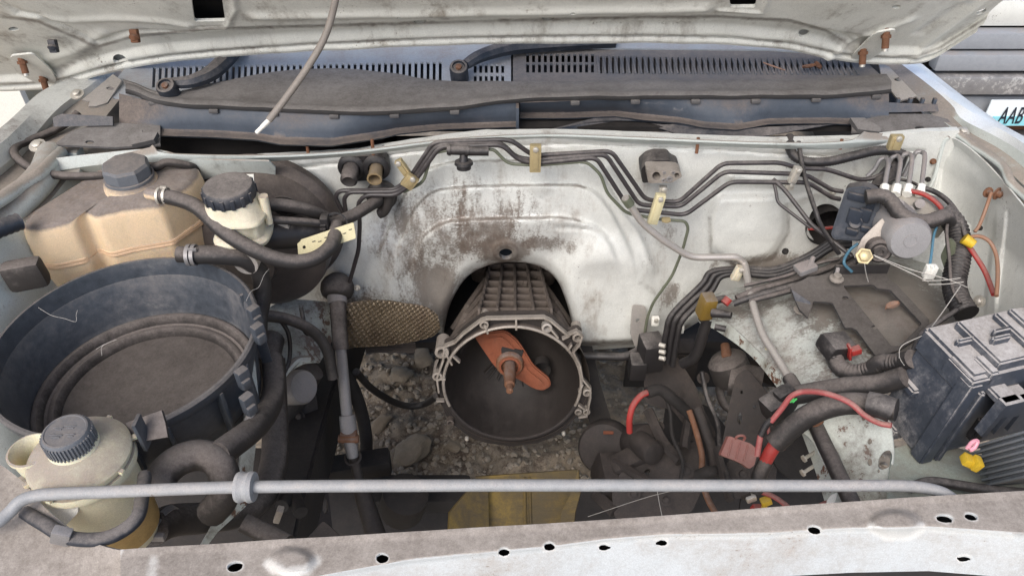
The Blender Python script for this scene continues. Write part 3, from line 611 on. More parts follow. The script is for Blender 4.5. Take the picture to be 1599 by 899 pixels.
# ---- frame rails and cross members, deep in the bay
def rail(pts, w, h, name, m, lab=None):
    bm = bmesh.new(); rows = []
    for i, p in enumerate(pts):
        rows.append([p + Vector((-w/2, 0, 0)), p + Vector((w/2, 0, 0)), p + Vector((w/2, 0, -h)), p + Vector((-w/2, 0, -h))])
    loft(bm, rows, True, True); bmesh.ops.bevel(bm, geom=bm.edges[:], offset=.006, segments=2, affect='EDGES'); return B.part(name, bm, M[m], label=lab)
rail([Vector((-.40, .35, .55)), Vector((-.41, .8, .56)), Vector((-.42, 1.1, .50)), Vector((-.42, 1.45, .42)), Vector((-.42, 2.2, .42))], .075, .13, 'frame_rail', 'dark', 'dark frame rail under the steering shaft')
rail([Vector((.40, 1.25, .46)), Vector((.40, 1.5, .42)), Vector((.40, 2.2, .42))], .075, .13, 'frame_rail', 'iron', 'dark frame rail under the strut bracket')
bm = bmesh.new(); box(bm, (0, .60, .36), (.9, .10, .06), bev=.01); B.part('cross_member', bm, M['dark'])
bm = bmesh.new(); box(bm, (.56, 1.45, .30), (.5, .01, .34), bev=0); B.part('arch_shade_panel', bm, M['dark'])  # added dark panel standing in for the gloom inside the wheel arch
 
bm = bmesh.new()
plate(bm, [(432, 640), (470, 560), (490, 590), (505, 700), (520, 830), (440, 830), (436, 740)], P(470, 700, d=1.58), (.5, -.6, .55), .006, [ell(486, 690, 3, 9, 12), ell(508, 790, 4, 12, 12)]); B.part('strut_bracket', bm, M['iron'], label='tall dark strut bracket beside the radiator hose')
bm = bmesh.new()
plate(bm, rpoly([(1148, 588), (1166, 574), (1205, 620), (1222, 660), (1210, 760), (1150, 780), (1118, 760), (1130, 680)], 8), P(1160, 690, d=1.5), (-.35, -.6, .6), .006, [ell(1155, 653, 4, 9, 16), ell(1178, 635, 2, 3, 10), ell(1135, 717, 3, 6, 12), ell(1158, 612, 2, 3, 10)]); B.part('strut_bracket', bm, M['iron'], label='tall dark strut bracket with an oval hole')
bm = bmesh.new()
plate(bm, rpoly([(968, 738), (1000, 716), (1060, 690), (1090, 672), (1104, 720), (1098, 760), (1080, 800), (960, 810), (955, 770)], 8), P(1040, 740, d=1.62), (-.15, -.55, .8), .008, [ell(1059, 697, 6, 4, 16, -18), ell(1011, 736, 5, 4, 16, -25), ell(1081, 689, 3, 2, 10), ell(1024, 716, 3, 1.5, 10, -25)]); B.part('lower_plate', bm, M['iron'], label='flat dark plate with round holes beside the engine mount')
bm = bmesh.new()
plate(bm, [(1008, 545), (1020, 528), (1060, 560), (1085, 600), (1100, 640), (1120, 680), (1090, 690), (1050, 640), (1010, 630), (1005, 610)], P(1050, 600, d=1.72), (-.2, -.6, .7), .006); B.part('frame_gusset', bm, M['iron'])
for out, d_, nm in (([(1044, 610), (1110, 636), (1160, 700), (1170, 815), (1060, 815), (1030, 700)], 1.78, 'frame_side'), ([(1170, 690), (1300, 680), (1310, 830), (1150, 830)], 1.52, 'lower_shade_sheet'), ([(150, 690), (430, 700), (440, 870), (130, 870)], 1.5, 'shade_sheet'), ([(425, 735), (640, 742), (735, 752), (705, 840), (425, 840)], 1.9, 'shade_sheet'), ([(905, 750), (1010, 742), (1200, 742), (1200, 840), (895, 840)], 1.9, 'shade_sheet')):  # added dark sheets for the shade low down; frame side is a part
    bm = bmesh.new(); plate(bm, out, P(out[0][0], out[0][1] + 60, d=d_), (0, -.6, .8), .008); B.part(nm, bm, M['dark'])
# ---- radiator support beam across the front
RE = [(-80, 872), (190, 857), (400, 844), (700, 826), (850, 817), (1000, 807), (1200, 792), (1400, 777), (1599, 766), (1720, 760)]
RB = [(-80, 990), (160, 970), (400, 925), (530, 898), (640, 878), (740, 868), (850, 858), (940, 846), (1040, 838), (1200, 836), (1330, 828), (1450, 826), (1599, 838), (1720, 842)]
cx = np.arange(188, 1700, 4.4); e = resample(RE, cx); f = resample(RB, cx)
rows = []; 
for t in np.linspace(0, 1, 22): rows.append(e + (f - e) * t)
for t in np.linspace(.03, 1, 34): rows.append(f + 180 * t)
GY2 = np.array(rows); GX2 = np.repeat(cx[None], len(rows), 0)
DOME = [(455, 877, 42, 26), (1398, 816, 46, 24), (1160, 836, 40, 20), (870, 875, 30, 16)]
def rpos(X, Y):
    out = []
    ef = resample(RE, X.ravel()).reshape(X.shape); ff = resample(RB, X.ravel()).reshape(X.shape)
    for i in range(X.shape[0]):
        row = []
        for j in range(X.shape[1]):
            a, b = X[i, j], Y[i, j]; z = .968
            q = (b - ff[i, j])
            if q > -8: z -= .0009 * max(0, q + 2) + .00012 * max(0, min(8, q + 8))**2
            for (dx, dy, rx, ry) in DOME[:2]:
                r2 = math.hypot((a-dx)/rx, (b-dy)/ry); z += .009 * (1 - sst(.55, 1.0, np.array(r2)))
            z += .0022 * float(1 - sst(0, 14, np.array(abs(b - ef[i, j])))) 
            p = P(a, b, z=z); p.z += .0014 * noise.noise(p * 11); row.append(p)
        out.append(row)
    return out
RH = [ell(367, 884, 13, 8, 16, -12), ell(597, 871, 10, 8, 16), ell(787, 861, 9, 7, 16), ell(858, 852, 9, 7, 16), ell(943, 853, 9, 6, 16), ell(1034, 846, 9, 6, 16), ell(1272, 827, 11, 7, 16, 12), ell(1475, 809, 14, 6.5, 16, 8), ell(1516, 806, 11, 6, 16, 14), ell(1505, 871, 11, 5, 16, -6), ell(1333, 900, 9, 5, 14)]
bm = bmesh.new(); sheet(bm, GX2, GY2, rpos, RH, .004, (0, .004, -1)); beam = B.part('radiator_support', bm, M['beam'], ang=40)
crease(beam, [(h + h[:1], .7, 1.0) for h in RH] + [([(420, 880), (446, 894), (476, 890), (494, 876)], .9, 4), ([(1362, 822), (1384, 836), (1420, 836), (1440, 822)], .9, 3.4), ([(190, 858), (176, 890), (170, 930)], .8, 1.6), ([(240, 875), (236, 905)], .8, 4), ([(700, 826), (850, 817), (1000, 807)], .3, 2), ([(RB[6][0], RB[6][1]), (940, 846), (1040, 838), (1200, 836), (1330, 828), (1450, 826), (1599, 838)], .55, 2.2)], B.loc)  # pale rings and edges are wear; crescents on the domes are painted highlights
bm = bmesh.new()      # box section below the pressed top, coloured dark for the shade in the holes
RE_ = [(205, 858)] + RE[2:]
lofl(bm, [([(a, b + 1) for a, b in RE_], dict(z=.962)), ([(a, b + 30) for a, b in RE_], dict(z=.90)), ([(a, b + 170) for a, b in RE_], dict(z=.90))], 40)
B.part('support_channel', bm, M['dark'], parent=beam)
for h in ():   # captive nuts glint in two of the holes
    a = sum(q[0] for q in h)/len(h); b = sum(q[1] for q in h)/len(h); bm = bmesh.new(); p = P(a, b, z=.958); lathe(bm, [(.004, .004), (.0065, .004), (.0065, -.006), (.004, -.006), (.004, .004)], p + Vector((.002, -.002, -.006)), (0, 0, 1), 12); B.part('captive_nut', bm, M['steel'], parent=beam)
# left corner piece of the support
bm = bmesh.new()
lofl(bm, [([(-120, 690), (-20, 715), (36, 752), (70, 792), (110, 826), (150, 848), (200, 860), (290, 862)], dict(z=.962)), ([(-120, 740), (-20, 770), (24, 800), (60, 820), (100, 845), (140, 862), (196, 872), (290, 872)], dict(z=.956)), ([(-120, 860), (-20, 870), (40, 872), (80, 880), (120, 884), (150, 890), (186, 894), (290, 894)], dict(z=.945)), ([(-120, 990), (-20, 990), (40, 990), (80, 990), (120, 990), (150, 990), (175, 990), (290, 990)], dict(z=.925))], 50)
thick(bm, .004); B.part('support_corner', bm, M['beam'], label='rounded left corner of the dusty radiator support')

# ================================================================= cowl panel
K = Thing('cowl_panel', 'dusty plastic cowl panel with slotted grilles below the windscreen', 'cowl', (0, 1.45, 1.0))
go, gn = Vector((0, 1.5, 1.062)), Vector((0, -.12, 1)).normalized()
def slot(x, y0, y1, w, sk=0): return [(x - w/2, y0), (x + w/2, y0), (x + w/2 + sk, y1), (x - w/2 + sk, y1)]
hl = []
for i in range(48):
    x = 241 + i*9.5; t = i/47; hl.append(slot(x, 105 - 8*t, 137 - 3*t, 4.6, -1.5 + 1.2*t))
for i in range(6):
    x = 742 + i*8.6; hl.append(slot(x, 101, 114, 4.4)); hl.append(slot(x, 117, 130, 4.4))
bm = bmesh.new(); plate(bm, [(176, 130), (196, 106), (240, 88), (420, 70), (600, 60), (798, 54), (798, 150), (600, 152), (420, 152), (176, 152)], go, gn, .004, hl); K.part('slotted_grille', bm, M['grey_plastic'], label='pale grey slotted grille half')
hr = []
for i in range(12):
    x = 824 + i*9.2; hr.append(slot(x, 85, 97.5, 4.6)); hr.append(slot(x, 99.5, 113.5, 4.6))
for i in range(43):
    x = 938.6 + i*9.3; t = i/43; hr.append(slot(x, 88 + 6*t, 115 + 2*t, 3.6))
bm = bmesh.new(); plate(bm, [(801, 54), (1100, 54), (1260, 66), (1345, 90), (1376, 118), (1376, 138), (801, 138)], go + Vector((0, 0, .003)), gn, .004, hr); K.part('slotted_grille', bm, M['dark_grille'], label='dark grey ribbed grille half')
o2 = go + Vector((0, 0, .0035)); src = None
bm = bmesh.new(); plate(bm, [(960, 60), (1240, 60), (1330, 88), (1300, 84), (1200, 78), (1000, 76), (900, 75)], go + Vector((0, 0, .006)), gn, .004); K.part('screen_trim', bm, M['grey_plastic'])
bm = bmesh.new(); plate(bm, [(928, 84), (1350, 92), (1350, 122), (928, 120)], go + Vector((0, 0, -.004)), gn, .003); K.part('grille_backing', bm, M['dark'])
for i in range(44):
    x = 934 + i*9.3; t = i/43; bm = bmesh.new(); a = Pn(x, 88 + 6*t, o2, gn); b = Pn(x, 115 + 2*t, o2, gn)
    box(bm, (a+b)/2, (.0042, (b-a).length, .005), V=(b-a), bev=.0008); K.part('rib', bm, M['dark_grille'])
bm = bmesh.new(); box(bm, (0, 1.5, 1.0), (1.6, .34, .01), bev=0); box(bm, (0, 1.66, 1.02), (1.6, .01, .06), bev=0); K.part('plenum_shade_backing', bm, M['dark'])  # dark backing paints the shade seen through the cowl gap and slots
# dusty ridge plate with the rubber seal lip
bm = bmesh.new()
D1 = [(196, 128), (214, 132), (262, 149), (400, 157), (560, 163), (700, 156), (800, 144), (950, 139), (1200, 138), (1340, 134), (1392, 128)]
lofl(bm, [([(192, 124), (212, 130), (262, 145), (340, 128), (430, 112), (520, 107), (600, 113), (680, 125), (800, 128), (950, 126), (1100, 125), (1250, 124), (1384, 116)], dict(z=1.066)),
          ([(194, 130), (214, 136), (262, 150), (340, 140), (430, 130), (520, 126), (600, 129), (680, 134), (800, 134), (950, 130), (1100, 129), (1250, 128), (1386, 120)], dict(z=1.068)),
          (D1, dict(z=1.068)), ([(a, b + 5) for a, b in D1], dict(z=1.074)), ([(a, b + 11) for a, b in D1], dict(z=1.072)), ([(a, b + 16) for a, b in D1], dict(z=1.062)), ([(a, b + 18) for a, b in D1], dict(z=1.052))], 120)
bmesh.ops.subdivide_edges(bm, edges=bm.edges[:], cuts=1, use_grid_fill=True)
for v in bm.verts: v.co += Vector((0, 0, .0025)) * noise.noise(v.co * 16)
thick(bm, .003); K.part('seal_lip', bm, M['cowl_dust'], ang=60)
for i, x in enumerate(range(240, 1390, 94)):
    if 780 < x < 840: continue
    y = float(np.interp(x, [q[0] for q in D1], [q[1] for q in D1])) + 20; bm = bmesh.new(); p = P(x, y, z=1.056); box(bm, p, (.018, .010, .008), bev=.003); K.part('seal_clip', bm, M['cowl_dust'])
# gutter walls (left and right mouldings) and shelves
def gutter(x0, x1, wall, foot, lip, lab):
    xs = np.linspace(x0, x1, 90); L0 = resample(wall, xs); L1 = resample(foot, xs); L2 = resample(lip, xs); r = []
    r.append([P(x, a, z=1.058) for x, a in zip(xs, L0)])
    r.append([P(x, a + (b-a)*.55, z=1.036) for x, a, b in zip(xs, L0, L1)])
    r.append([P(x, b - 3, z=1.018) for x, b in zip(xs, L1)]); r.append([P(x, b, z=1.016) for x, b in zip(xs, L1)])
    r.append([P(x, b + (c-b)*.5, z=1.018) for x, b, c in zip(xs, L1, L2)])
    r.append([P(x, c - 2, z=1.018) for x, c in zip(xs, L2)]); r.append([P(x, c, z=1.012) for x, c in zip(xs, L2)])
    bm = bmesh.new(); loft(bm, r); bmesh.ops.subdivide_edges(bm, edges=bm.edges[:], cuts=1, use_grid_fill=True)
    for v in bm.verts: v.co.y += .003 * noise.noise(v.co * 9)
    thick(bm, .003); return K.part('gutter', bm, M['cowl'], label=lab, ang=45)
gutter(186, 808, [(186, 146), (262, 166), (400, 174), (560, 180), (700, 172), (808, 158)], [(186, 202), (330, 206), (400, 210), (440, 217), (520, 218), (600, 206), (620, 202), (700, 196), (808, 192)],
       [(186, 212), (330, 216), (400, 220), (440, 228), (520, 229), (600, 216), (620, 211), (700, 204), (808, 200)], 'grey-blue gutter moulding with a bulged dusty shelf')
gutter(812, 1388, [(812, 160), (950, 155), (1200, 154), (1388, 146)], [(812, 178), (890, 178), (960, 176), (1010, 181), (1060, 186), (1100, 193), (1150, 196), (1200, 188), (1290, 186), (1388, 190)],
       [(812, 186), (890, 186), (960, 184), (1010, 190), (1060, 194), (1100, 202), (1150, 205), (1200, 196), (1290, 194), (1388, 198)], 'grey-blue gutter moulding with a sagging shelf edge')
bm = bmesh.new(); lofl(bm, [([(940, 182), (980, 178), (1030, 186), (1070, 196), (1140, 203), (1200, 200), (1300, 196)], dict(z=1.012)), ([(850, 204), (900, 196), (980, 184), (1030, 192), (1070, 206), (1140, 214), (1200, 212)], dict(z=1.006)), ([(860, 206), (910, 200), (990, 192), (1030, 202), (1075, 214), (1140, 218), (1200, 216)], dict(z=1.0))], 60)
thick(bm, .003); K.part('rubber_flap', bm, M['blue_black'], label='loose black rubber flap hanging out of the cowl')
bm = bmesh.new(); p = P(808, 176, z=1.035); box(bm, p, (.006, .05, .045), bev=.002); K.part('joint_strip', bm, M['cowl'])
# side shelves
bm = bmesh.new(); plate(bm, [(84, 226), (110, 206), (140, 196), (186, 192), (250, 196), (250, 226), (180, 230)], P(170, 212, z=1.022), (0, -.08, 1), .004, [ell(140, 222, 7, 3, 12)]); K.part('side_shelf', bm, M['cowl_dust'], label='dusty cowl end shelf beside the coolant tank')
bm = bmesh.new(); plate(bm, [(1330, 190), (1390, 178), (1450, 178), (1480, 186), (1494, 204), (1330, 206)], P(1400, 195, z=1.022), (0, -.08, 1), .004, [ell(1436, 200, 8, 3, 12)]); K.part('side_shelf', bm, M['cowl_dust'], label='dusty cowl end shelf above the brake pump')
for out, z in (([(200, 214), (212, 206), (246, 206), (240, 218), (205, 226)], 1.035), ([(1328, 184), (1350, 184), (1378, 200), (1374, 206), (1340, 202)], 1.035), ([(216, 205), (222, 203), (222, 211), (214, 212)], 1.03)):
    bm = bmesh.new(); plate(bm, out, P(out[0][0], out[0][1], z=z), (0, -.3, 1), .010); K.part('seal_end_block', bm, M['cowl_dust'])
bm = bmesh.new(); plate(bm, [(82, 184), (96, 178), (176, 182), (176, 196), (84, 198)], P(130, 190, z=1.036), (0, -.9, .5), .004); K.part('end_trim', bm, M['blue_black'])
bm = bmesh.new(); plate(bm, [(1380, 160), (1464, 163), (1466, 174), (1380, 176)], P(1420, 168, z=1.036), (0, -.9, .5), .006); K.part('end_trim', bm, M['cowl'])
for i in range(4):
    bm = bmesh.new(); p = P(1402 + i*19, 158, z=1.044); box(bm, p, (.006, .008, .012), bev=.001); K.part('tooth', bm, M['cowl'])
bm = bmesh.new(); lofl(bm, [([(204, 186), (180, 190), (168, 205), (190, 212), (250, 212)], dict(z=1.03)), ([(200, 182), (170, 186), (158, 205), (190, 216), (250, 216)], dict(z=1.022))], 24); bm.free()

# ================================================================= windscreen, wipers
bm = bmesh.new(); wxs = np.linspace(-.78, .78, 24)
loft(bm, [[Vector((x, 1.60 - .06*(x/.78)**2, 1.062)) for x in wxs], [Vector((x, 1.70 - .06*(x/.78)**2, 1.125)) for x in wxs], [Vector((x*.96, 2.16 - .05*(x/.78)**2, 1.52)) for x in wxs]])
thick(bm, .005); solo('windscreen', bm, M['glass'], 'pale reflecting strip of windscreen glass behind the cowl grilles', 'windscreen')
for (px, py, arm, lab) in ((257, 133, [(266, 130), (300, 127), (330, 114), (352, 94), (372, 70)], 'wiper arm pivoting on the pale grille half'), (716, 104, [(726, 102), (750, 88), (790, 76), (830, 71), (960, 63)], 'wiper arm pivoting between the two grille halves')):
    W = Thing('wiper', lab, 'wiper', P(px, py, z=1.085), 'windscreen wipers'); c = P(px, py, z=1.092)
    bm = bmesh.new(); lathe(bm, [(.018, -.035), (.018, -.004), (.0165, 0), (.0125, .001), (.0115, -.004), (0, -.004)], c, (0, -.45, .9), 24); K_ = W.part('pivot_cap', bm, M['black'])
    bm = bmesh.new(); lathe(bm, [(.006, -.004), (.006, .001), (.004, .002), (0, .002)], c, (0, -.45, .9), 10); W.part('pivot_nut', bm, M['rust_brown'], parent=K_)
    pts = smooth(LN(arm, z=1.085), 6); n = len(pts); bm = bmesh.new(); tube(bm, pts, .012, 8, radii=[.010 + .006 * math.sin(min(1, i/n*1.4) * math.pi/2) for i in range(n)]); W.part('arm', bm, M['blue_black'])

# ================================================================= hood
ho, hn = Vector((0, 1.44, 1.10)), Vector((0, -.766, -.643))
HE = [(-300, 20), (-200, 92), (-120, 128), (-40, 139), (40, 139), (100, 132), (170, 112), (240, 98), (330, 88), (460, 79), (600, 72), (740, 67), (900, 65), (1060, 65), (1150, 68), (1230, 76), (1290, 88), (1330, 95), (1390, 98), (1436, 96), (1470, 82), (1520, 50), (1580, 12), (1660, -50), (1740, -130)]
HQ = [Pn(a, b, ho, hn) for a, b in smooth2(HE, 4)]; hu = Vector((0, -.643, .766))
hx = [p.x for p in HQ]; hs = [(p - ho).dot(hu) for p in HQ]
colx = np.linspace(hx[0], hx[-1], 620); es = np.interp(colx, hx, hs)
dv = np.concatenate([np.linspace(0, .022, 9), np.linspace(.0245, .22, 78), np.linspace(.25, 1.0, 12)])
HX = np.repeat(colx[None], len(dv), 0); HS = es[None] * np.clip(1 - dv/1.0, 0, 1)[:, None] + dv[:, None]
def h2(px, py): p = Pn(px, py, ho, hn); return p.x, (p - ho).dot(hu)
def hp(poly): return [h2(a, b) for a, b in poly]
HH = [hp(rpoly([(297, -20), (345, -20), (352, 30), (304, 31)], 4)), hp(rpoly([(1138, -20), (1182, -20), (1180, 8), (1140, 9)], 4))] + [hp(ell(*q, 16)) for q in ((188, 95, 12, 4.5), (655, 43, 10, 4.5), (856, 38, 10, 4.5), (623, 21, 4, 2), (894, 14, 4, 2), (1256, 60, 9, 4), (1400, 16, 7, 3))] + [hp(ell(1533, 29, 9, 3.5, 16, -20)), hp(ell(20, 55, 8, 3, 14))]
RIBS = [(hp(q), h, w) for q, h, w in (([(-40, 20), (60, 34), (130, 64), (150, 74), (210, 57), (330, 45), (600, 38), (760, 33), (1000, 27), (1120, 26), (1230, 32), (1290, 48), (1326, 70)], -.006, .006),
    ([(0, 30), (110, 42), (170, 38), (260, 34), (296, 38)], .004, .01), ([(296, 44), (352, 42), (368, 10), (360, -20)], .004, .005), ([(1124, 12), (1190, 16), (1200, -10)], .004, .005),
    ([(400, 22), (700, 18), (1100, 10)], .006, .012), ([(1430, 90), (1500, 40), (1580, -20)], .005, .009), ([(1440, 60), (1500, 20)], -.005, .012), ([(40, 110), (120, 88), (160, 60)], .004, .012), ([(1290, 90), (1350, 60), (1420, 40)], .005, .01))]
def hpos(X, Y):
    off = np.zeros(X.shape); ee = np.interp(X.ravel(), hx, hs).reshape(X.shape); d = Y - ee
    for ln, h, w in RIBS: off += h * np.exp(-(sdline(X, Y, ln) / w)**2)
    off += .004 * (1 - sst(.008, .014, d)) - .006 * np.exp(-((d - .016) / .004)**2) - .012 * sst(.028, .05, d) + .016 * sst(.075, .10, d) * (1 - sst(.55, .75, np.abs(X)))
    return [[ho + Vector((1, 0, 0)) * X[i, j] + hu * Y[i, j] + hn * (off[i, j] + .0016 * noise.noise(Vector((X[i, j]*14, Y[i, j]*14, 2)))) for j in range(X.shape[1])] for i in range(X.shape[0])]
H = Thing('hood', 'raised hood showing its grimy cream underside above the bay', 'hood', ho)
bm = bmesh.new(); sheet(bm, HX, HS, hpos, HH, .006, tuple(-hn)); hi_ = H.part('inner_panel', bm, M['hood'], ang=50)
crease(hi_, [([(-40, 20), (60, 34), (130, 64), (150, 74), (210, 57), (330, 45), (600, 38), (760, 33), (1000, 27), (1120, 26), (1230, 32), (1290, 48), (1326, 70)], .8, 1.3), ([(a, b - 9) for a, b in HE], .7, 1.0), ([(150, 74), (120, 90), (90, 110)], .7, 4), ([(1300, 60), (1330, 74), (1345, 95)], .7, 4), ([(400, 20), (700, 17), (1100, 9)], .4, 2), ([(0, 60), (60, 66), (130, 60)], .5, 5), ([(1430, 92), (1500, 42), (1590, -20)], .5, 2), ([(296, 42), (350, 40), (362, 15)], .6, 1)], H.loc)
bm = bmesh.new(); rows = [[ho + Vector((1, 0, 0)) * x + hu * (e_ * (1 - q) + q) - hn * (.012 + .045 * min(1, q * 14)) for x, e_ in zip(colx[::12], es[::12])] for q in (0, .02, .06, .15, .4, .7, 1)]
loft(bm, rows); thick(bm, .002); H.part('outer_skin', bm, M['paint'])
bm = bmesh.new(); loft(bm, [[ho + Vector((1, 0, 0)) * x + hu * (e_ * (1 - q) + q + .03) - hn * .034 for x, e_ in zip(colx[::8], es[::8])] for q in (0, .1, .3, .6, .98)]); H.part('cavity_shade_sheet', bm, M['dark'])  # added dark sheet, paints the shade inside the hood holes
for (px, py, q) in ((33, 103, 20), (66, 130, 18), (1348, 86, 16), (1384, 60, 16)):
    bm = bmesh.new(); p = Pn(px, py - q*.55, ho, hn); a = Vector((.1, -.35, -1)).normalized(); tube(bm, [p - a*.01, p + a*.028], .0065, 10); lathe(bm, [(.009, .004), (.009, .010), (.006, .010)], p, a, 6); s = H.part('hinge_stud', bm, M['rust_brown'])
    bm = bmesh.new(); tube(bm, [p + a*.027, p + a*.033], .0055, 10); H.part('stud_tip', bm, M['zinc'], parent=s)
for (px, py, m) in ((84, 66, 'black'), (211, 50, 'rust_brown')):
    bm = bmesh.new(); p = Pn(px, py, ho, hn) + hn*.008; box(bm, p, (.014, .012, .024), V=(0, .6, -.2), bev=.002); lathe(bm, [(.009, 0), (.010, .005), (.004, .010), (0, .010)], p, hn, 12); H.part('panel_clip', bm, M[m])
for out in ([(14, 88), (52, 84), (80, 110), (90, 128), (60, 132), (24, 112)], [(1326, 92), (1366, 52), (1400, 46), (1396, 66), (1356, 96)]):
    bm = bmesh.new(); plate(bm, rpoly(out, 8), ho + hn*.0015, hn, .004); H.part('hinge_pad', bm, M['hood'])

# ================================================================= vehicle parked behind
V = Thing('parked_truck', 'dusty grey front of another truck with a number plate, parked behind', 'truck', (1.9, 2.4, 0)); VY = 2.3
def vb(name, x0, y0, x1, y1, m, yy=VY, th=.05, par=None, bev=.008, lab=None):
    a = P(x0, y0, y=yy); b = P(x1, y1, y=yy); bm = bmesh.new(); w = 2.6 - a.x if x1 > 1600 else b.x - a.x
    box(bm, (a.x + w/2, yy + th/2, (a.z + b.z)/2), (w, th, a.z - b.z), bev=bev); return V.part(name, bm, M[m], parent=par, label=lab)
bm = bmesh.new(); a = P(1440, 60, y=2.36); box(bm, (a.x + .7, 2.9, .44), (1.5, 1.0, .66), bev=.05); V.part('body', bm, M['dark'])
bm = bmesh.new(); box(bm, (a.x + .85, 2.98, .83), (1.6, 1.3, .09), bev=.03); V.part('bonnet', bm, M['paint'])
g1 = vb('grille_slat', 1452, 52, 1700, 78, 'car_grey'); vb('grille_slat', 1468, 86, 1700, 112, 'car_grey', 2.28)
vb('bumper_trim', 1462, 121, 1700, 149, 'chrome', 2.27, .06, lab='scratched bumper trim strip'); vb('bumper', 1462, 151, 1700, 188, 'car_grey', 2.30, .08); vb('lower_grille', 1470, 192, 1700, 204, 'rust_brown', 2.36); vb('lower_grille', 1490, 210, 1720, 222, 'dark_grille', 2.33); vb('lower_grille', 1520, 228, 1720, 252, 'car_grey', 2.33)
for x in (1546, 1600):
    vb('grille_post', x, 76, x + 6, 126, 'dark', 2.32, .02)
q = vb('number_plate', 1549, 157, 1662, 197, 'plate_white', 2.262, .006, bev=.002)
a = P(1550, 182, y=2.2605); b = P(1661, 196, y=2.2605); bm = bmesh.new(); box(bm, ((a.x+b.x)/2, 2.2605, (a.z+b.z)/2), (b.x-a.x-.004, .0024, a.z-b.z), bev=0); V.part('plate_tint', bm, M['plate_blue'], parent=q)
cu = bpy.data.curves.new('lettering', 'FONT'); cu.body = 'AAB'; cu.size = .085; cu.extrude = .001; cu.align_x = 'LEFT'; cu.space_character = 1.05
to = bpy.data.objects.new('lettering', cu); C.objects.link(to); dg = bpy.context.evaluated_depsgraph_get(); me = bpy.data.meshes.new_from_object(to.evaluated_get(dg)); bpy.data.objects.remove(to)
me.materials.clear(); me.materials.append(M['ink']); to = bpy.data.objects.new('lettering', me); C.objects.link(to); to.parent = q; a = P(1556, 193, y=2.257)
to.rotation_euler = (R(90), 0, 0); to.scale = (.47, 1, 1); to.location = a - V.loc
# pale panel and rusty post seen past the other fender
bm = bmesh.new(); a = P(-60, 200, y=2.5); b = P(28, 140, y=2.5); box(bm, ((a.x+b.x)/2 - .5, 2.52, .6), (b.x-a.x + 1, .03, 1.2), bev=.004); solo('metal_panel', bm, M['white'], 'white metal panel beyond the fender by the coolant tank', 'panel')
bm = bmesh.new(); a = P(36, 200, y=2.6); box(bm, (a.x, 2.6, .6), (.055, .05, 1.2), bev=.004); solo('gate_post', bm, M['rust_brown'], 'brown rusty post beside the white metal panel', 'post')
bm = bmesh.new(); a = P(62, 180, y=2.9); box(bm, (a.x + .03, 2.9, .6), (.17, .03, 1.2), bev=.004); solo('metal_panel', bm, M['cream'], 'cream metal panel beyond the brown rusty post', 'panel')

def rp(px, d): return px * d / FP
def run(name, pts, r, m, label, cat, group=None, soft=True, n=6, br=.014, seg=12, cg=0):
    """a hose, pipe or cable along real points; r in metres"""
    p = LN(pts); p = smooth(p, n) if soft else bend(p, br); bm = bmesh.new()
    if cg: q, rad = corr(p, r, cg); tube(bm, q, r, seg, radii=rad)
    else: tube(bm, p, r, seg)
    return solo(name, bm, M[m], label, cat, group)

# ================================================================= gearbox with open bell housing
th = R(12); GA = Vector((0, -math.cos(th), math.sin(th))); GZ = Vector((0, math.sin(th), math.cos(th))); GXv = Vector((1, 0, 0)); gc = P(800, 602, d=1.65)
def gl(u, w, a): return gc + GXv * u + GZ * w + GA * a
GB = Thing('gearbox', 'grimy cast gearbox with an open bell housing poking out of the tunnel', 'gearbox', gl(0, -.2, 0))
RI, RO = .145, .166
bm = bmesh.new(); prof = [(RI, -.002), (.140, -.02), (.132, -.05), (.116, -.09), (.088, -.125), (.06, -.14), (.036, -.144), (0, -.144)]
lathe(bm, prof, gc, GA, 64); inner = GB.part('bell_inside', bm, M['bowl_in'])
for i in range(9):
    a = R(-90 + (i-4) * 13 + random.uniform(-3, 3)); p0 = gc + (GXv*math.cos(a) + GZ*math.sin(a))*.045 + GA*-.14; p1 = gc + (GXv*math.cos(a) + GZ*math.sin(a))*(.082 + .012*(i % 2)) + GA*-.122
    bm = bmesh.new(); box(bm, (p0+p1)/2, (.0025, (p1-p0).length, .010), U=(p1-p0).cross(GA), V=(p1-p0), bev=.0008); GB.part('fin', bm, M['bowl_in'], parent=inner)
for a0, a1, rr in ((100, 165, .118), (20, 75, .120), (40, 70, .095), (110, 150, .09)):
    bm = bmesh.new(); pr = {.118: -.086, .120: -.082, .095: -.114, .09: -.12}[rr]
    tube(bm, [gc + (GXv*math.cos(R(a)) + GZ*math.sin(R(a)))*rr + GA*(pr+.003) for a in np.linspace(a0, a1, 14)], .0042, 6); GB.part('fin', bm, M['bowl_in'], parent=inner)
# casting outside: flange, cone, main case
def gring(w, h0, h1, a, e=3.2, n=48, dx=0):
    out = []
    for k in range(n):
        t = 2*math.pi*k/n; c, s = math.cos(t), math.sin(t); k1 = (abs(c)**e + abs(s)**e)**(-1/e)
        out.append(gl(dx + w*c*k1, (h1+h0)/2 + (h1-h0)/2*s*k1, a))
    return out
def circ(r, a, n=48): return [gl(r*math.cos(2*math.pi*k/n), r*math.sin(2*math.pi*k/n), a) for k in range(n)]
bm = bmesh.new(); loft(bm, [circ(RO, -.012), circ(RO - .002, -.03), gring(.155, -.15, .150, -.06, 2.3), gring(.120, -.13, .138, -.12, 2.6), gring(.094, -.12, .128, -.20, 3), gring(.082, -.12, .124, -.30, 3.4), gring(.076, -.12, .120, -.40, 3.4), gring(.072, -.11, .10, -.52, 3), gring(.05, -.09, .06, -.7, 2.4), gring(.045, -.08, .05, -.95, 2)], True)
GB.part('case', bm, M['cast'], ang=55)
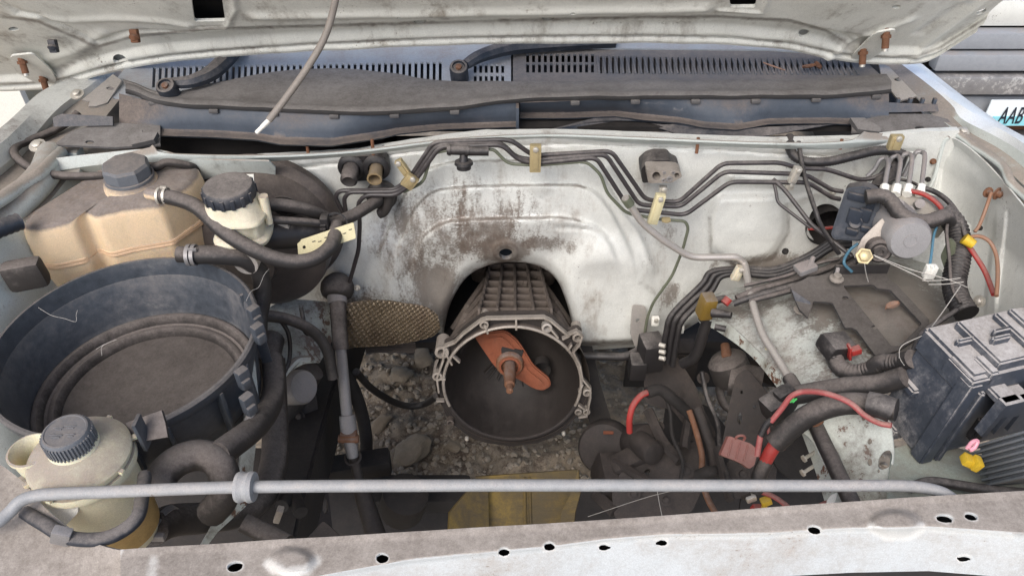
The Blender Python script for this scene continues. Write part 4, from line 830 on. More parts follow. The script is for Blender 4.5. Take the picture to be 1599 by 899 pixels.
# grid of ribs on the top of the case
def topz(a): return float(np.interp(-a, [.02, .06, .12, .20, .30, .40], [.158, .150, .138, .128, .124, .120]))
for i in range(5):
    f = i / 4 - .5; bm = bmesh.new(); pts = [gl(f * np.interp(-a, [.03, .4], [.152, .108]) + .006, topz(a) + .004, a) for a in np.linspace(-.035, -.39, 12)]
    for a, b in zip(pts, pts[1:]): box(bm, (a+b)/2, (.006, (b-a).length*1.02, .022), V=(b-a), bev=.0015)
    GB.part('rib', bm, M['cast'])
for a in (-.05, -.095, -.135, -.175, -.215, -.265, -.31, -.36):
    w = np.interp(-a, [.03, .4], [.152, .108]); bm = bmesh.new(); box(bm, gl(.006, topz(a) + .002, a), (w, .0055, .018), V=GA, bev=.0015); GB.part('rib', bm, M['cast'])
for s, q in ((-1, (.06, .12)), (-1, (.10, .18)), (-1, (.15, .25)), (1, (.06, .12)), (1, (.11, .2)), (1, (.17, .27))):
    bm = bmesh.new(); tube(bm, [gl(s*.062, topz(-q[1]) - .004, -q[1]), gl(s*.100, topz(-q[0]) - .03, -q[0] - .01), gl(s*.135, .05, -q[0])], .007, 8); GB.part('side_rib', bm, M['cast'])
for (u, w, a, r, h) in ((.082, .118, -.30, .022, .016), (-.082, .105, -.34, .02, .012), (.03, .135, -.20, .006, .010)):
    bm = bmesh.new(); lathe(bm, [(r, -.03), (r, h*.6), (r*.8, h), (0, h)], gl(u, w, a), GZ + GA*.4, 18); GB.part('boss', bm, M['cast'])
# machined face: two thin rims joined by webs, pockets between, bolt lugs
OUT = [(683, 612), (680, 590), (690, 562), (692, 540), (708, 534), (722, 520), (750, 499), (760, 496), (850, 494), (862, 500), (888, 522), (902, 516), (911, 524), (906, 538), (897, 548), (908, 570), (912, 592), (924, 606), (924, 620), (918, 650), (906, 652), (898, 660), (884, 676), (866, 688), (840, 698), (800, 703), (760, 698), (735, 690), (722, 680), (706, 668), (694, 652)]
INN = [gc + (GXv*math.cos(2*math.pi*k/64) + GZ*math.sin(2*math.pi*k/64))*RI for k in range(64)]
og = [Pn(a, b, gc, GA) for a, b in rpoly(OUT, 5, 3)]
bm = bmesh.new(); slab(bm, [p - GA*.014 for p in og], GA, .012, [[p - GA*.014 for p in INN]]); fl = GB.part('flange', bm, M['iron'])  # darker material puts the shade of the deep pockets into the colour
for a0, a1, m_, r_ in ((-22, 202, 'rim', .0034), (202, 338, 'iron', .005)):
    bm = bmesh.new(); tube(bm, [gc + (GXv*math.cos(R(a)) + GZ*math.sin(R(a)))*(RI + .002) - GA*.002 for a in np.linspace(a0, a1, 50)], r_, 8); GB.part('inner_rim', bm, M[m_], parent=fl)
bm = bmesh.new(); lathe(bm, [(RI - .001, -.016), (RI - .001, -.004), (RI + .004, -.004), (RI + .004, -.016)], gc, GA, 64); GB.part('rim_wall', bm, M['cast'], parent=fl)
upper = [q for q in OUT[0:21]]; up3 = [Pn(a, b, gc, GA) - GA*.004 for a, b in upper]
bm = bmesh.new(); c0 = gc
for a, b in zip(up3, up3[1:]):
    ia = a + (c0 - a).normalized()*.003; ib = b + (c0 - b).normalized()*.003; box(bm, (ia+ib)/2, ((b-a).length + .003, .0042, .014), U=(b-a), V=GA.cross(b-a), bev=.001)
GB.part('outer_rim', bm, M['rim'], parent=fl)
for (ax, ay, bx, by) in ((757, 507, 762, 521), (806, 498, 806, 515), (858, 511, 872, 528), (893, 538, 886, 548), (707, 556, 718, 566), (694, 548, 706, 570), (683, 592, 696, 592), (681, 626, 694, 626), (910, 600, 904, 612), (914, 640, 903, 632), (878, 530, 890, 524)):
    a, b = Pn(ax, ay, gc, GA) - GA*.004, Pn(bx, by, gc, GA) - GA*.004; bm = bmesh.new(); box(bm, (a+b)/2, ((b-a).length, .0042, .012), U=(b-a), V=GA.cross(b-a), bev=.001); GB.part('web', bm, M['rim'], parent=fl)
for (px, py, r, m) in ((690, 550, 11, 'rim'), (683, 588, 8, 'rim'), (756, 507, 7, 'rim'), (854, 512, 8, 'alu'), (902, 527, 8, 'rim'), (917, 613, 7, 'rim'), (903, 643, 6, 'rim'), (916, 643, 6, 'rim'), (703, 660, 6, 'cast')):
    p = Pn(px, py, gc, GA); k = rp(r, 1.65); bm = bmesh.new(); lathe(bm, [(k, -.05), (k, .001), (k*.62, .002), (k*.55, 0), (k*.55, -.03), (0, -.03)], p, GA, 16); GB.part('bolt_lug', bm, M[m], parent=fl)
for px, py in ((729, 683), (880, 675)):
    p = Pn(px, py, gc, GA); bm = bmesh.new(); lathe(bm, [(.0045, 0), (.0045, .006), (.003, .008), (0, .008)], p, GA, 12); GB.part('dowel', bm, M['zinc'], parent=fl)
# release fork, bearing, shaft
fo = gl(0, 0, -.062); fn = (GA + GZ*.1).normalized()
bm = bmesh.new(); plate(bm, rpoly([(738, 522), (789, 516), (808, 531), (820, 549), (833, 571), (858, 591), (861, 603), (848, 611), (832, 607), (812, 594), (782, 582), (770, 570), (745, 533)], 9), fo, fn, .012, [ell(841, 597, 2.2, 2, 10)])
bmesh.ops.bevel(bm, geom=[e for e in bm.edges if e.calc_face_angle(0) > .8], offset=.003, segments=2, affect='EDGES'); GB.part('release_fork', bm, M['rust'], label='orange rusty clutch release fork')
bm = bmesh.new(); plate(bm, rpoly([(757, 528), (784, 524), (798, 536), (812, 556), (826, 578), (848, 595), (850, 602), (842, 604), (822, 594), (800, 578), (778, 562)], 6), fo + fn*.0035, fn, .004)
bmesh.ops.bevel(bm, geom=[e for e in bm.edges if e.calc_face_angle(0) > .8], offset=.0018, segments=2, affect='EDGES'); GB.part('fork_rib', bm, M['rust'])
sc = Pn(796, 566, fo, fn)
bm = bmesh.new(); lathe(bm, [(.030, -.02), (.030, .010), (.027, .014), (.020, .014), (.018, .004), (0, .004)], sc, GA, 30); rb = GB.part('release_bearing', bm, M['rust_brown'])
bm = bmesh.new(); lathe(bm, [(.024, .012), (.024, .016), (.019, .017), (.019, .012)], sc, GA, 30); GB.part('bearing_ring', bm, M['rust'], parent=rb)
bm = bmesh.new(); lathe(bm, [(.013, 0), (.013, .055), (.0115, .062), (.0112, .082), (.0075, .086), (.0072, .104), (.004, .107), (0, .107)], sc, GA, 22); GB.part('input_shaft', bm, M['rust_brown'])
bm = bmesh.new(); p = sc - GA*.005; box(bm, p + GZ*.022 + GXv*.003, (.05, .03, .012), U=GXv*.96 - GZ*.25, V=GZ, bev=.004); GB.part('bearing_clip', bm, M['dark'])
bm = bmesh.new(); p = Pn(846, 573, gl(0, 0, -.085), GA); lathe(bm, [(.020, 0), (.018, -.03), (0, -.03)], p + GA*.012, GA, 20); GB.part('fork_opening', bm, M['dark'])

# ================================================================= steering shaft and column boot
ST = Thing('steering_shaft', 'long dusty steering shaft with a universal joint beside the heat shield', 'steering shaft', P(590, 835, d=1.62))
bm = bmesh.new(); a, b = P(528, 436, d=1.60), P(525, 468, d=1.585); ax = (b-a).normalized()
lathe(bm, [(0, -.012), (.016, -.010), (.028, .0), (.034, .012), (.034, .026), (.030, .036), (.024, .040), (0, .040)], a, ax, 28); ST.part('boot', bm, M['rubber'])
def cyl(bm, p, q, r0, r1=None, seg=18): tube(bm, [p, q], r0, seg, radii=[r0, r1 if r1 else r0])
for nm, p, q, r0, r1, m in (('collar', (526, 462, 1.585), (527, 474, 1.58), .020, .020, 'steel'), ('upper_sleeve', (527, 470, 1.58), (532, 546, 1.57), .0165, .0165, 'rubber'), ('lower_rod', (532, 545, 1.57), (543, 662, 1.57), .0115, .0115, 'steel'),
        ('yoke', (542, 648, 1.57), (545, 676, 1.57), .016, .018, 'steel'), ('yoke', (546, 684, 1.57), (551, 712, 1.58), .014, .012, 'steel'), ('lower_shaft', (551, 708, 1.58), (562, 756, 1.59), .0105, .0105, 'iron'), ('lower_sleeve', (562, 756, 1.59), (590, 845, 1.62), .017, .022, 'iron')):
    bm = bmesh.new(); cyl(bm, P(p[0], p[1], d=p[2]), P(q[0], q[1], d=q[2]), r0, r1); ST.part(nm, bm, M[m])
bm = bmesh.new(); p = P(545, 681, d=1.565); box(bm, p, (.034, .02, .026), bev=.005); cyl(bm, p + Vector((-.02, -.006, 0)), p + Vector((.02, -.006, 0)), .008); ST.part('joint_cross', bm, M['rust_brown'])
bm = bmesh.new(); p = P(551, 714, d=1.575); lathe(bm, [(.014, -.003), (.018, 0), (.014, .003)], p, (0, -.3, 1), 18); ST.part('joint_ring', bm, M['iron'])
# ================================================================= embossed heat shield
bm = bmesh.new(); hx_, hy_ = np.meshgrid(np.linspace(0, 1, 190), np.linspace(0, 1, 100)); up_ = [(533, 476), (560, 470), (600, 468), (630, 472), (656, 476), (672, 482), (684, 492)]; lo_ = [(536, 545), (560, 542), (600, 540), (630, 536), (656, 531), (676, 525), (688, 514)]
rows = []; n_ = 190; ua = arc(smooth2(up_), n_); la = arc(smooth2(lo_), n_)
for i in range(100):
    v = i / 99; r_ = []
    for j in range(n_):
        a = ua[j][0] + (la[j][0]-ua[j][0])*v; b = ua[j][1] + (la[j][1]-ua[j][1])*v; bul = .05*math.sin(math.pi*min(1, v*1.05))**.7 * (1 - .5*(j/n_)**3) + .012*noise.noise(Vector((a*.03, b*.04, 0)))
        fq = .66 + .10*j/n_; s_ = math.sin(((a - 533)*.92 + (b - 470)*.3)*fq)*math.sin(((b - 470) - (a - 533)*.12)*fq); k_ = .0016*max(-.2, s_)
        r_.append(P(a, b, y=1.183 - bul*.35 - k_*4.0))
    rows.append(r_)
loft(bm, rows); solo('heat_shield', bm, M['shield'], 'brassy embossed heat shield wrapped over the firewall corner', 'heat shield', ang=80)
bm = bmesh.new(); plate(bm, [(570, 540), (648, 534), (650, 545), (572, 552)], P(600, 543, d=1.72), (0, -.7, .7), .004)
for i in range(5): box(bm, P(610, 540 + i*2.4, d=1.717), (.108, .003, .002), bev=.0006)
solo('body_ledge', bm, M['iron'], 'ridged grey ledge strip under the embossed heat shield', 'trim strip')

# ================================================================= brake and fuel lines on the firewall
def yl(pts, y): return [(a, b, (P(a, b, y=y) - CAM).dot(FW)) for a, b in pts]
run('brake_line', yl([(538, 336), (523, 308), (530, 298), (618, 296), (640, 277), (677, 222), (787, 218), (801, 221), (832, 243), (955, 236), (1008, 312), (1060, 316), (1128, 255), (1220, 254), (1245, 263), (1290, 264), (1345, 282), (1372, 276), (1392, 258)], 1.205), .0042, 'line', 'uppermost dark brake line of the bundle along the firewall', 'brake line', 'lines along the firewall', False)
run('brake_line', yl([(541, 337), (537, 310), (545, 300), (620, 299), (644, 281), (682, 227), (783, 223), (806, 246), (835, 250), (946, 241), (998, 320), (1063, 323), (1130, 268), (1250, 272), (1264, 276), (1300, 297), (1316, 299)], 1.200), .0042, 'line', 'middle dark brake line of the bundle along the firewall', 'brake line', 'lines along the firewall', False)
run('brake_line', yl([(546, 440), (560, 390), (562, 350), (559, 316), (572, 304), (618, 305), (648, 283), (687, 229), (784, 226), (811, 251), (838, 255), (931, 246), (983, 327), (1070, 336), (1140, 284), (1262, 285), (1300, 309), (1312, 311)], 1.196), .0042, 'line', 'lowest dark brake line, dropping beside the yellow label', 'brake line', 'lines along the firewall', False)
run('brake_line', yl([(630, 300), (661, 285), (674, 240), (697, 235), (703, 235)], 1.20), .003, 'green', 'short thin olive line running into the black tee connector', 'brake line', 'lines along the firewall', False)
run('brake_line', yl([(760, 233), (772, 234), (793, 256), (840, 258), (916, 252), (938, 272), (948, 302), (978, 333), (1012, 339), (1032, 343), (1070, 345), (1075, 356), (1066, 390), (1050, 430), (1020, 472), (1011, 495), (1003, 540), (998, 548)], 1.198), .003, 'green', 'long thin olive line dropping down the firewall to a bracket', 'brake line', 'lines along the firewall', False)
AC = Thing('coolant_pipe', 'bare silver pipe crossing the firewall with a green fitting', 'pipe', P(1245, 620, d=1.35))
bm = bmesh.new(); tube(bm, bend(LN(yl([(976, 308), (1002, 348), (1034, 374), (1078, 402), (1152, 401), (1163, 412)], 1.165) + [(1174, 470, 1.40), (1190, 522, 1.355), (1218, 566, 1.31), (1262, 640, 1.225), (1300, 720, 1.115), (1335, 795, 1.03)]), .02), .0068, 14); AC.part('pipe', bm, M['alu'])
bm = bmesh.new(); p = P(977, 310, y=1.165); q = P(984, 320, y=1.165); tube(bm, [p, q], .0095, 8); AC.part('fitting', bm, M['green'])
bm = bmesh.new(); tube(bm, LN([(1232, 590, 1.285), (1262, 640, 1.222), (1300, 720, 1.112), (1335, 795, 1.027)]), .0115, 12); AC.part('sleeve', bm, M['hose'])
# tee connector
T = Thing('tee_connector', 'black plastic tee connector with a hanging valve on the olive line', 'connector', P(725, 262, y=1.19))
bm = bmesh.new(); y_ = 1.19; cyl(bm, P(698, 234, y=y_), P(728, 235, y=y_), .0088); cyl(bm, P(731, 236, y=y_), P(763, 236, y=y_), .0085); cyl(bm, P(727, 235, y=y_), P(732, 236, y=y_), .0105); cyl(bm, P(700, 234, y=y_), P(704, 234, y=y_), .0105); T.part('body', bm, M['wire'])
bm = bmesh.new(); cyl(bm, P(724, 238, y=y_), P(724, 252, y=y_ - .005), .006, .0085); T.part('stem', bm, M['wire']); bm = bmesh.new(); lathe(bm, [(0, -.002), (.016, 0), (.017, .005), (.013, .006), (.013, .014), (0, .014)], P(724, 252, y=y_ - .005), (0, -.15, -1), 18); T.part('valve_cap', bm, M['wire'])
# heater stubs
HS_ = Thing('heater_stubs', 'two heater pipe stubs in an oval black grommet on the firewall', 'pipe stubs', P(568, 280, y=1.25))
bm = bmesh.new(); plate(bm, rpoly([(531, 245), (606, 243), (608, 281), (533, 284)], 19, 6), Vector((0, 1.247, 0)), (0, -1, 0), .02); HS_.part('grommet', bm, M['wire'])
for (px, py, m, open_) in ((549, 262, 'rubber', 0), (588, 262, 'brass', 1)):
    p = P(px, py, y=1.245); k = .0145 if not open_ else .0125; bm = bmesh.new(); lathe(bm, [(.026, -.006), (.026, .002), (.022, .006), (k + .003, .007)], p, (0, -1, 0), 26); g_ = HS_.part('collar', bm, M['wire'])
    bm = bmesh.new(); pr = [(k, 0), (k, .026), (k*1.12, .029), (k*1.12, .034), (k*.88, .034), (k*.82, .004), (0, .004)] if open_ else [(k*1.05, 0), (k*1.12, .02), (k*1.1, .036), (k*.8, .041), (k*.5, .038), (0, .038)]
    lathe(bm, pr, p, Vector((0, -1, -.12)), 22); HS_.part('stub', bm, M[m], label='open brass pipe stub' if open_ else 'blocked dark pipe stub')
# expansion valve
EV = Thing('expansion_valve', 'cream metal expansion valve block with dark ports', 'valve', P(1035, 285, y=1.24))
bm = bmesh.new(); plate(bm, rpoly([(1001, 264), (1012, 254), (1024, 250), (1046, 250), (1052, 258), (1062, 262), (1063, 272), (1048, 282), (1003, 286)], 4), Vector((0, 1.225, 0)), (0, -1, 0), .04); EV.part('gasket', bm, M['wire'])
bm = bmesh.new(); plate(bm, rpoly([(1010, 266), (1050, 266), (1062, 268), (1066, 276), (1048, 286), (1012, 286)], 4), Vector((0, 1.195, 0)), (0, -1, 0), .03, [ell(1025, 275, 6.5, 6.5, 18), ell(1057, 274, 4, 4, 14)]); EV.part('block', bm, M['rim'])
for px, py, r in ((1036, 281, .004), (1045, 279, .006), (1037, 269, .003), (1051, 269, .003)):
    bm = bmesh.new(); lathe(bm, [(r, -.004), (r, .003), (r*.5, .003), (r*.5, 0), (0, 0)], P(px, py, y=1.195), (0, -1, 0), 12); EV.part('port', bm, M['steel'])
# clips
def clip(px, py, w, h, m, lab, y=1.19, rot=0, d=.012, br=True):
    t = Thing('pipe_clip', lab, 'clip', P(px, py, y=y), 'clips holding the firewall lines'); c_, s_ = math.cos(R(rot)), math.sin(R(rot)); U = Vector((c_, 0, -s_)); Wd = Vector((s_, 0, c_)); p = P(px, py, y=y); k = 1.45/FP
    bm = bmesh.new(); box(bm, p, (w*k, d, h*k*1.25), U=U, V=(0, 1, 0), bev=.002); t.part('saddle', bm, M[m])
    bm = bmesh.new(); box(bm, p + Vector((0, -d*.5 - .001, 0)), (w*k*.5, .003, h*k*.9), U=U, V=(0, 1, 0), bev=.001); t.part('spring_leaf', bm, M[m])
    if br: bm = bmesh.new(); lathe(bm, [(.005, 0), (.005, .004), (.003, .005), (0, .005)], p + Wd*h*k*.5 + Vector((0, -d*.5, 0)), (0, -1, 0), 10); t.part('stud', bm, M['zinc'])
clip(836, 247, 17, 36, 'gold', 'gold clip gripping the line bundle near its middle'); clip(640, 283, 20, 18, 'gold', 'square gold clip where the lines turn upward', rot=38); clip(629, 261, 12, 22, 'gold', 'tilted gold clip above the square gold clip', rot=-28, y=1.2)
clip(1025, 326, 16, 44, 'tag_yellow', 'tall cream clip below the expansion valve', rot=8); clip(1035, 297, 12, 11, 'zinc', 'small bare bracket between valve and tall cream clip', y=1.21); clip(1040, 343, 14, 4, 'gold', 'tiny brass sleeve on the thin olive line', y=1.195, br=False)
clip(1241, 273, 12, 22, 'zinc', 'pale stepped clip on the three lines near the round hole', rot=10); clip(1233, 290, 12, 10, 'zinc', 'small bare plate under the pale stepped clip', y=1.2)
clip(1152, 426, 14, 22, 'cream', 'dirty white clip where the silver pipe bends down', y=1.15, rot=14); clip(1398, 222, 18, 18, 'gold', 'gold clip holding the corrugated conduit', y=1.17)
clip(1023, 501, 13, 14, 'white', 'white square clip on the lower firewall corner', y=1.2); 
for i in range(3): clip(1047 + i*9, 513, 6, 12, 'white', ('white holder finger nearest the white square clip', 'white holder finger between its two neighbours', 'white holder finger farthest from the white square clip')[i], y=1.17, br=False)

# ================================================================= lines at the lower right of the firewall
for i, (o, lab) in enumerate((((0, 0), 'outer black hose'), ((9, 5), 'middle black hose'), ((18, 11), 'inner black hose'))):
    run('fuel_hose', [(1034 + o[0]*.9, 560 + o[1], 1.62), (1040 + o[0]*1.0, 520 + o[1]*.3, 1.58), (1050 + o[0], 490 + o[1]*.6, 1.56), (1095 + o[0]*.8, 445 + o[1], 1.55), (1112 + o[0]*.8, 424 + o[1]*.7, 1.55), (1160, 419 + o[1]*.8, 1.54), (1210, 420 + o[1]*.9, 1.52), (1260, 400 + o[1], 1.50), (1300, 376 + o[1], 1.48), (1330, 372 + o[1], 1.47)], .0062, 'wire', lab + ' curving from under the firewall toward the brake pump', 'hose', 'black fuel hoses')
run('fuel_hose', [(900, 556, 1.7), (940, 556, 1.7), (976, 556, 1.68), (1000, 546, 1.66), (1030, 540, 1.64)], .009, 'wire', 'black hose lying behind the bell housing toward the bracket', 'hose')
run('fuel_hose', [(1066, 568, 1.6), (1085, 556, 1.57), (1098, 520, 1.53), (1110, 480, 1.5), (1098, 500, 1.52)], .011, 'wire', 'thick black hose bending down beside the wheel arch', 'hose')
bm = bmesh.new(); p = P(1016, 550, d=1.62); box(bm, p, (.045, .05, .075), U=(1, .2, 0), bev=.004); box(bm, P(995, 572, d=1.63), (.035, .04, .05), bev=.006); solo('line_junction', bm, M['wire'], 'black block where the lines end below the firewall', 'junction')
for i in range(3):
    bm = bmesh.new(); lathe(bm, [(.005, 0), (.005, .012), (.0035, .013), (0, .013)], P(1030, 538 + i*10, d=1.585), (.8, -.5, .2), 12); solo('line_fitting', bm, M['zinc'], ('topmost', 'middle', 'lowest')[i] + ' of three bright end fittings on the black junction block', 'fitting', 'fittings on the junction block')
bm = bmesh.new(); plate(bm, rpoly([(988, 476), (1008, 478), (1012, 510), (1004, 546), (994, 548), (984, 520)], 4), P(998, 520, y=1.2), (.1, -1, .25), .003, [ell(996, 500, 3, 3, 10)]); solo('line_bracket', bm, M['alu'], 'grimy aluminium bracket at the end of the olive line', 'bracket')
V1 = Thing('vacuum_valve', 'brown and yellow vacuum valve with black ends by the wheel arch', 'valve', P(1105, 492, d=1.46))
bm = bmesh.new(); box(bm, P(1103, 478, d=1.46), (.026, .03, .05), U=(1, .2, -.1), bev=.005); V1.part('body', bm, M['brass_olive']); bm = bmesh.new(); cyl(bm, P(1112, 488, d=1.45), P(1142, 492, d=1.43), .009, .006); cyl(bm, P(1110, 470, d=1.45), P(1132, 466, d=1.46), .007); V1.part('hose_end', bm, M['wire'])
bm = bmesh.new(); cyl(bm, P(1131, 474, d=1.44), P(1138, 466, d=1.44), .008); V1.part('red_cap', bm, M['red'])
bm = bmesh.new(); lathe(bm, [(.006, 0), (.006, .02), (0, .02)], P(1116, 510, d=1.43), (.9, -.3, 0), 10); solo('rubber_stop', bm, M['wire'], 'small black rubber stop on the wheel arch', 'stop')
ha = [[(1330, 398, 1.42), (1290, 420, 1.42), (1240, 436, 1.42), (1185, 452, 1.42), (1150, 466, 1.42)], [(1345, 402, 1.40), (1300, 428, 1.40), (1240, 446, 1.40), (1180, 462, 1.40), (1145, 474, 1.41)], [(1335, 410, 1.39), (1290, 436, 1.39), (1230, 455, 1.39), (1170, 470, 1.4)]]
for i, q in enumerate(ha): run('wiring_harness', q, (.007, .006, .005)[i], ('hose', 'wire', 'hose')[i], ('upper', 'middle', 'lower')[i] + ' strand of the flat loom crossing above the battery tray', 'wiring', 'loom above the battery tray')
run('engine_mount_wire', [(1190, 528, 1.40), (1205, 520, 1.395), (1220, 524, 1.38), (1200, 534, 1.385), (1196, 545, 1.37)], .0018, 'tag_yellow', 'yellow wire twisted round the silver pipe', 'wire')

# ================================================================= coolant tank
CT = Thing('coolant_tank', 'amber plastic coolant tank with a dusty top beside the brake booster', 'coolant tank', P(170, 400, z=.86))
OL = rpoly([(26, 352), (62, 356), (112, 347), (131, 331), (148, 341), (190, 332), (250, 324), (262, 316), (300, 292), (316, 270), (306, 254), (230, 250), (160, 258), (110, 288), (40, 330)], 9, 3); ZT = 1.0
base_ = [P(a, b, z=ZT) for a, b in OL]; cen = sum(base_, Vector()) / len(base_)
def tk(z, k, dy=0): return [Vector((cen.x + (p.x-cen.x)*k, cen.y + (p.y-cen.y)*k + dy, z + .012*((p.x - cen.x)/.3))) for p in base_]
bm = bmesh.new(); loft(bm, [tk(.925, 1.01), tk(.95, 1.012), tk(.975, 1.005), tk(.992, .985), tk(1.0, .95), tk(1.003, .88)], True); top = tk(1.006, .5); V_ = list(bm.verts)
loft(bm, [tk(1.003, .88), tk(1.007, .5), tk(1.008, .05)], True); bmesh.ops.remove_doubles(bm, verts=bm.verts[:], dist=1e-5); CT.part('upper_shell', bm, M['tank'], ang=70)
bm = bmesh.new(); loft(bm, [tk(.83, .93), tk(.85, .97), tk(.922, 1.0)], True, True); CT.part('lower_shell', bm, M['tank'], ang=60)
bm = bmesh.new(); loft(bm, [tk(.918, 1.0), tk(.918, 1.035), tk(.9215, 1.042), tk(.9225, 1.03), tk(.924, 1.042), tk(.928, 1.035), tk(.929, 1.0)], True); CT.part('seam', bm, M['tank_seam'])
cp = P(206, 287, z=1.006)
bm = bmesh.new(); lathe(bm, [(.046, -.004), (.044, .006), (.040, .012), (.0, .012)], cp, (0, 0, 1), 28); nk = CT.part('neck', bm, M['tank'])
bm = bmesh.new(); lathe(bm, [(.036, .012), (.039, .015), (.039, .036), (.036, .041), (.030, .042), (0, .042)], cp, (0, 0, 1), 8); CT.part('cap', bm, M['dark_grille'], label='grey eight-sided filler cap', ang=20)
bm = bmesh.new(); lathe(bm, [(.038, .010), (.041, .013), (.041, .017), (.038, .018)], cp, (0, 0, 1), 28); CT.part('cap_skirt', bm, M['dark_grille'], parent=nk)
bm = bmesh.new(); cyl(bm, P(232, 302, d=1.285), P(262, 307, d=1.265), .010); CT.part('outlet', bm, M['tank'])
for q in (250, 260):
    bm = bmesh.new(); c = P(q, 306, d=1.265); lathe(bm, [(.0128, -.002), (.0145, -.002), (.0145, .002), (.0128, .002)], c, (1, -.1, 0), 20); CT.part('hose_clamp', bm, M['zinc'])
bm = bmesh.new(); box(bm, P(256, 296, d=1.262), (.010, .004, .012), bev=.001); CT.part('clamp_ear', bm, M['zinc'])
bm = bmesh.new(); box(bm, P(40, 428, d=1.24), (.06, .03, .05), U=(1, .25, .05), bev=.01); CT.part('mounting_foot', bm, M['rubber'])
run('overflow_hose', [(-60, 385, 1.18), (-20, 365, 1.2), (10, 353, 1.22), (30, 346, 1.235)], .014, 'blue_black', 'black ribbed hose end plugged into the tank flank', 'hose', cg=.009)
run('coolant_hose', [(252, 306, 1.265), (280, 312, 1.26), (310, 325, 1.25), (350, 362, 1.245), (400, 392, 1.25), (450, 408, 1.27), (490, 404, 1.29), (518, 382, 1.32), (526, 352, 1.36)], rp(12, 1.26), 'hose', 'brown dusty hose sagging from the coolant tank past the reservoir', 'hose')
CH = Thing('coolant_hose', 'thick dusty hose running down beside the brake booster', 'hose', P(402, 560, d=1.3))
bm = bmesh.new(); tube(bm, smooth(LN([(296, 398, 1.26), (340, 398, 1.27), (380, 404, 1.29), (404, 424, 1.32), (410, 456, 1.34), (404, 500, 1.35), (404, 560, 1.34)]), 6), .0155, 14); CH.part('hose', bm, M['hose'])
bm = bmesh.new(); 
for q in (296, 304): lathe(bm, [(.0158, -.003), (.0178, -.003), (.0178, .003), (.0158, .003)], P(q, 398, d=1.26), (1, 0, 0), 22)
box(bm, P(300, 390, d=1.245), (.014, .004, .006), bev=.001); CH.part('clamp', bm, M['steel'])
bm = bmesh.new(); cyl(bm, P(278, 397, d=1.26), P(300, 398, d=1.26), .0135); CH.part('outlet', bm, M['rubber'])
run('hood_release_cable', [(310, 268, 1.42), (297, 260, 1.38), (262, 254, 1.36), (240, 262, 1.36), (180, 273, 1.36), (110, 275, 1.36), (60, 268, 1.36), (30, 250, 1.38), (22, 234, 1.41), (40, 222, 1.45), (80, 206, 1.49), (108, 190, 1.51), (122, 176, 1.52)], .0075, 'rubber', 'grey-brown cable looping over the fender behind the coolant tank', 'cable')
bm = bmesh.new(); box(bm, P(105, 268, d=1.40), (.05, .03, .012), U=(1, .2, 0), bev=.003); box(bm, P(110, 243, d=1.45), (.045, .03, .03), bev=.006); lathe(bm, [(.010, 0), (.010, .008), (0, .010)], P(100, 252, d=1.42), (0, -.3, 1), 12); solo('fender_bracket', bm, M['paint_dusty'], 'small dusty bracket block on the fender behind the tank', 'bracket')

# ================================================================= brake booster, master cylinder
BO = Thing('brake_booster', 'big round brown-black brake booster drum on the firewall', 'brake booster', P(405, 470, y=1.17)); bc = P(402, 384, y=1.16)
bm = bmesh.new(); lathe(bm, [(.150, .085), (.152, .080), (.152, .066), (.147, .060), (.139, .050), (.136, .0), (.132, -.018), (.118, -.030), (.090, -.038), (.06, -.042), (.05, -.048), (.045, -.060), (0, -.060)], bc, (0, 1, 0), 72); BO.part('drum', bm, mat('booster_enamel', S(70, 64, 62), .38, dust=.6, dustcol=S(96, 87, 81), scuff=.4, scuffcol=S(92, 98, 110), var=.25, bump=.1), ang=30)
bm = bmesh.new(); lathe(bm, [(.024, 0), (.026, -.004), (.022, -.006), (.018, -.002), (.012, -.002), (.01, -.008), (0, -.008)], P(446, 320, y=1.115), (0, 1, .25), 26); BO.part('check_valve_boss', bm, M['rubber'])
bm = bmesh.new(); plate(bm, [(350, 273), (396, 272), (397, 288), (350, 288)], P(372, 280, y=1.12), (0, -1, .35), .0012); BO.part('sticker', bm, M['white'])
MC = Thing('brake_reservoir', 'cream brake fluid reservoir with a black ribbed cap', 'reservoir', P(365, 400, y=1.06)); mc = P(361, 309, y=1.04); Zv = Vector((0, 0, 1))
bm = bmesh.new(); n_ = 22; lathe(bm, [(.038, .0), (.041, .004), (.041, .020), (.038, .025), (.034, .0262), (.030, .0255), (.0, .0262)], mc, Zv, 44)
capm = MC.part('cap', bm, M['black'])
for k in range(16):
    t = 2*math.pi*k/16; bm = bmesh.new(); box(bm, mc + Vector((math.cos(t)*.041, math.sin(t)*.041, .011)), (.006, .004, .018), U=(-math.sin(t), math.cos(t), 0), bev=.001); MC.part('cap_rib', bm, M['black'], parent=capm)
def rr(cx_, cy_, z, w, h, e=4, n=40):
    o_ = []
    for k in range(n):
        t = 2*math.pi*k/n; c, s = math.cos(t), math.sin(t); q = (abs(c)**e + abs(s)**e)**(-1/e); o_.append(Vector((cx_ + w*c*q, cy_ + h*s*q, z)))
    return o_
bm = bmesh.new(); X0, Y0, Z0 = mc; loft(bm, [rr(X0+.006, Y0, Z0-.085, .034, .03), rr(X0+.006, Y0, Z0-.078, .040, .036), rr(X0+.006, Y0, Z0-.072, .046, .042), rr(X0+.006, Y0, Z0-.066, .046, .042), rr(X0+.005, Y0, Z0-.06, .040, .036), rr(X0+.004, Y0, Z0-.035, .043, .038), rr(X0+.004, Y0, Z0-.031, .048, .043), rr(X0+.004, Y0, Z0-.025, .048, .043), rr(X0+.003, Y0, Z0-.02, .043, .039), rr(X0, Y0, Z0-.006, .042, .040, 2.4), rr(X0, Y0, Z0+.003, .039, .039, 2)], True, True); MC.part('body', bm, M['cream'], ang=50)
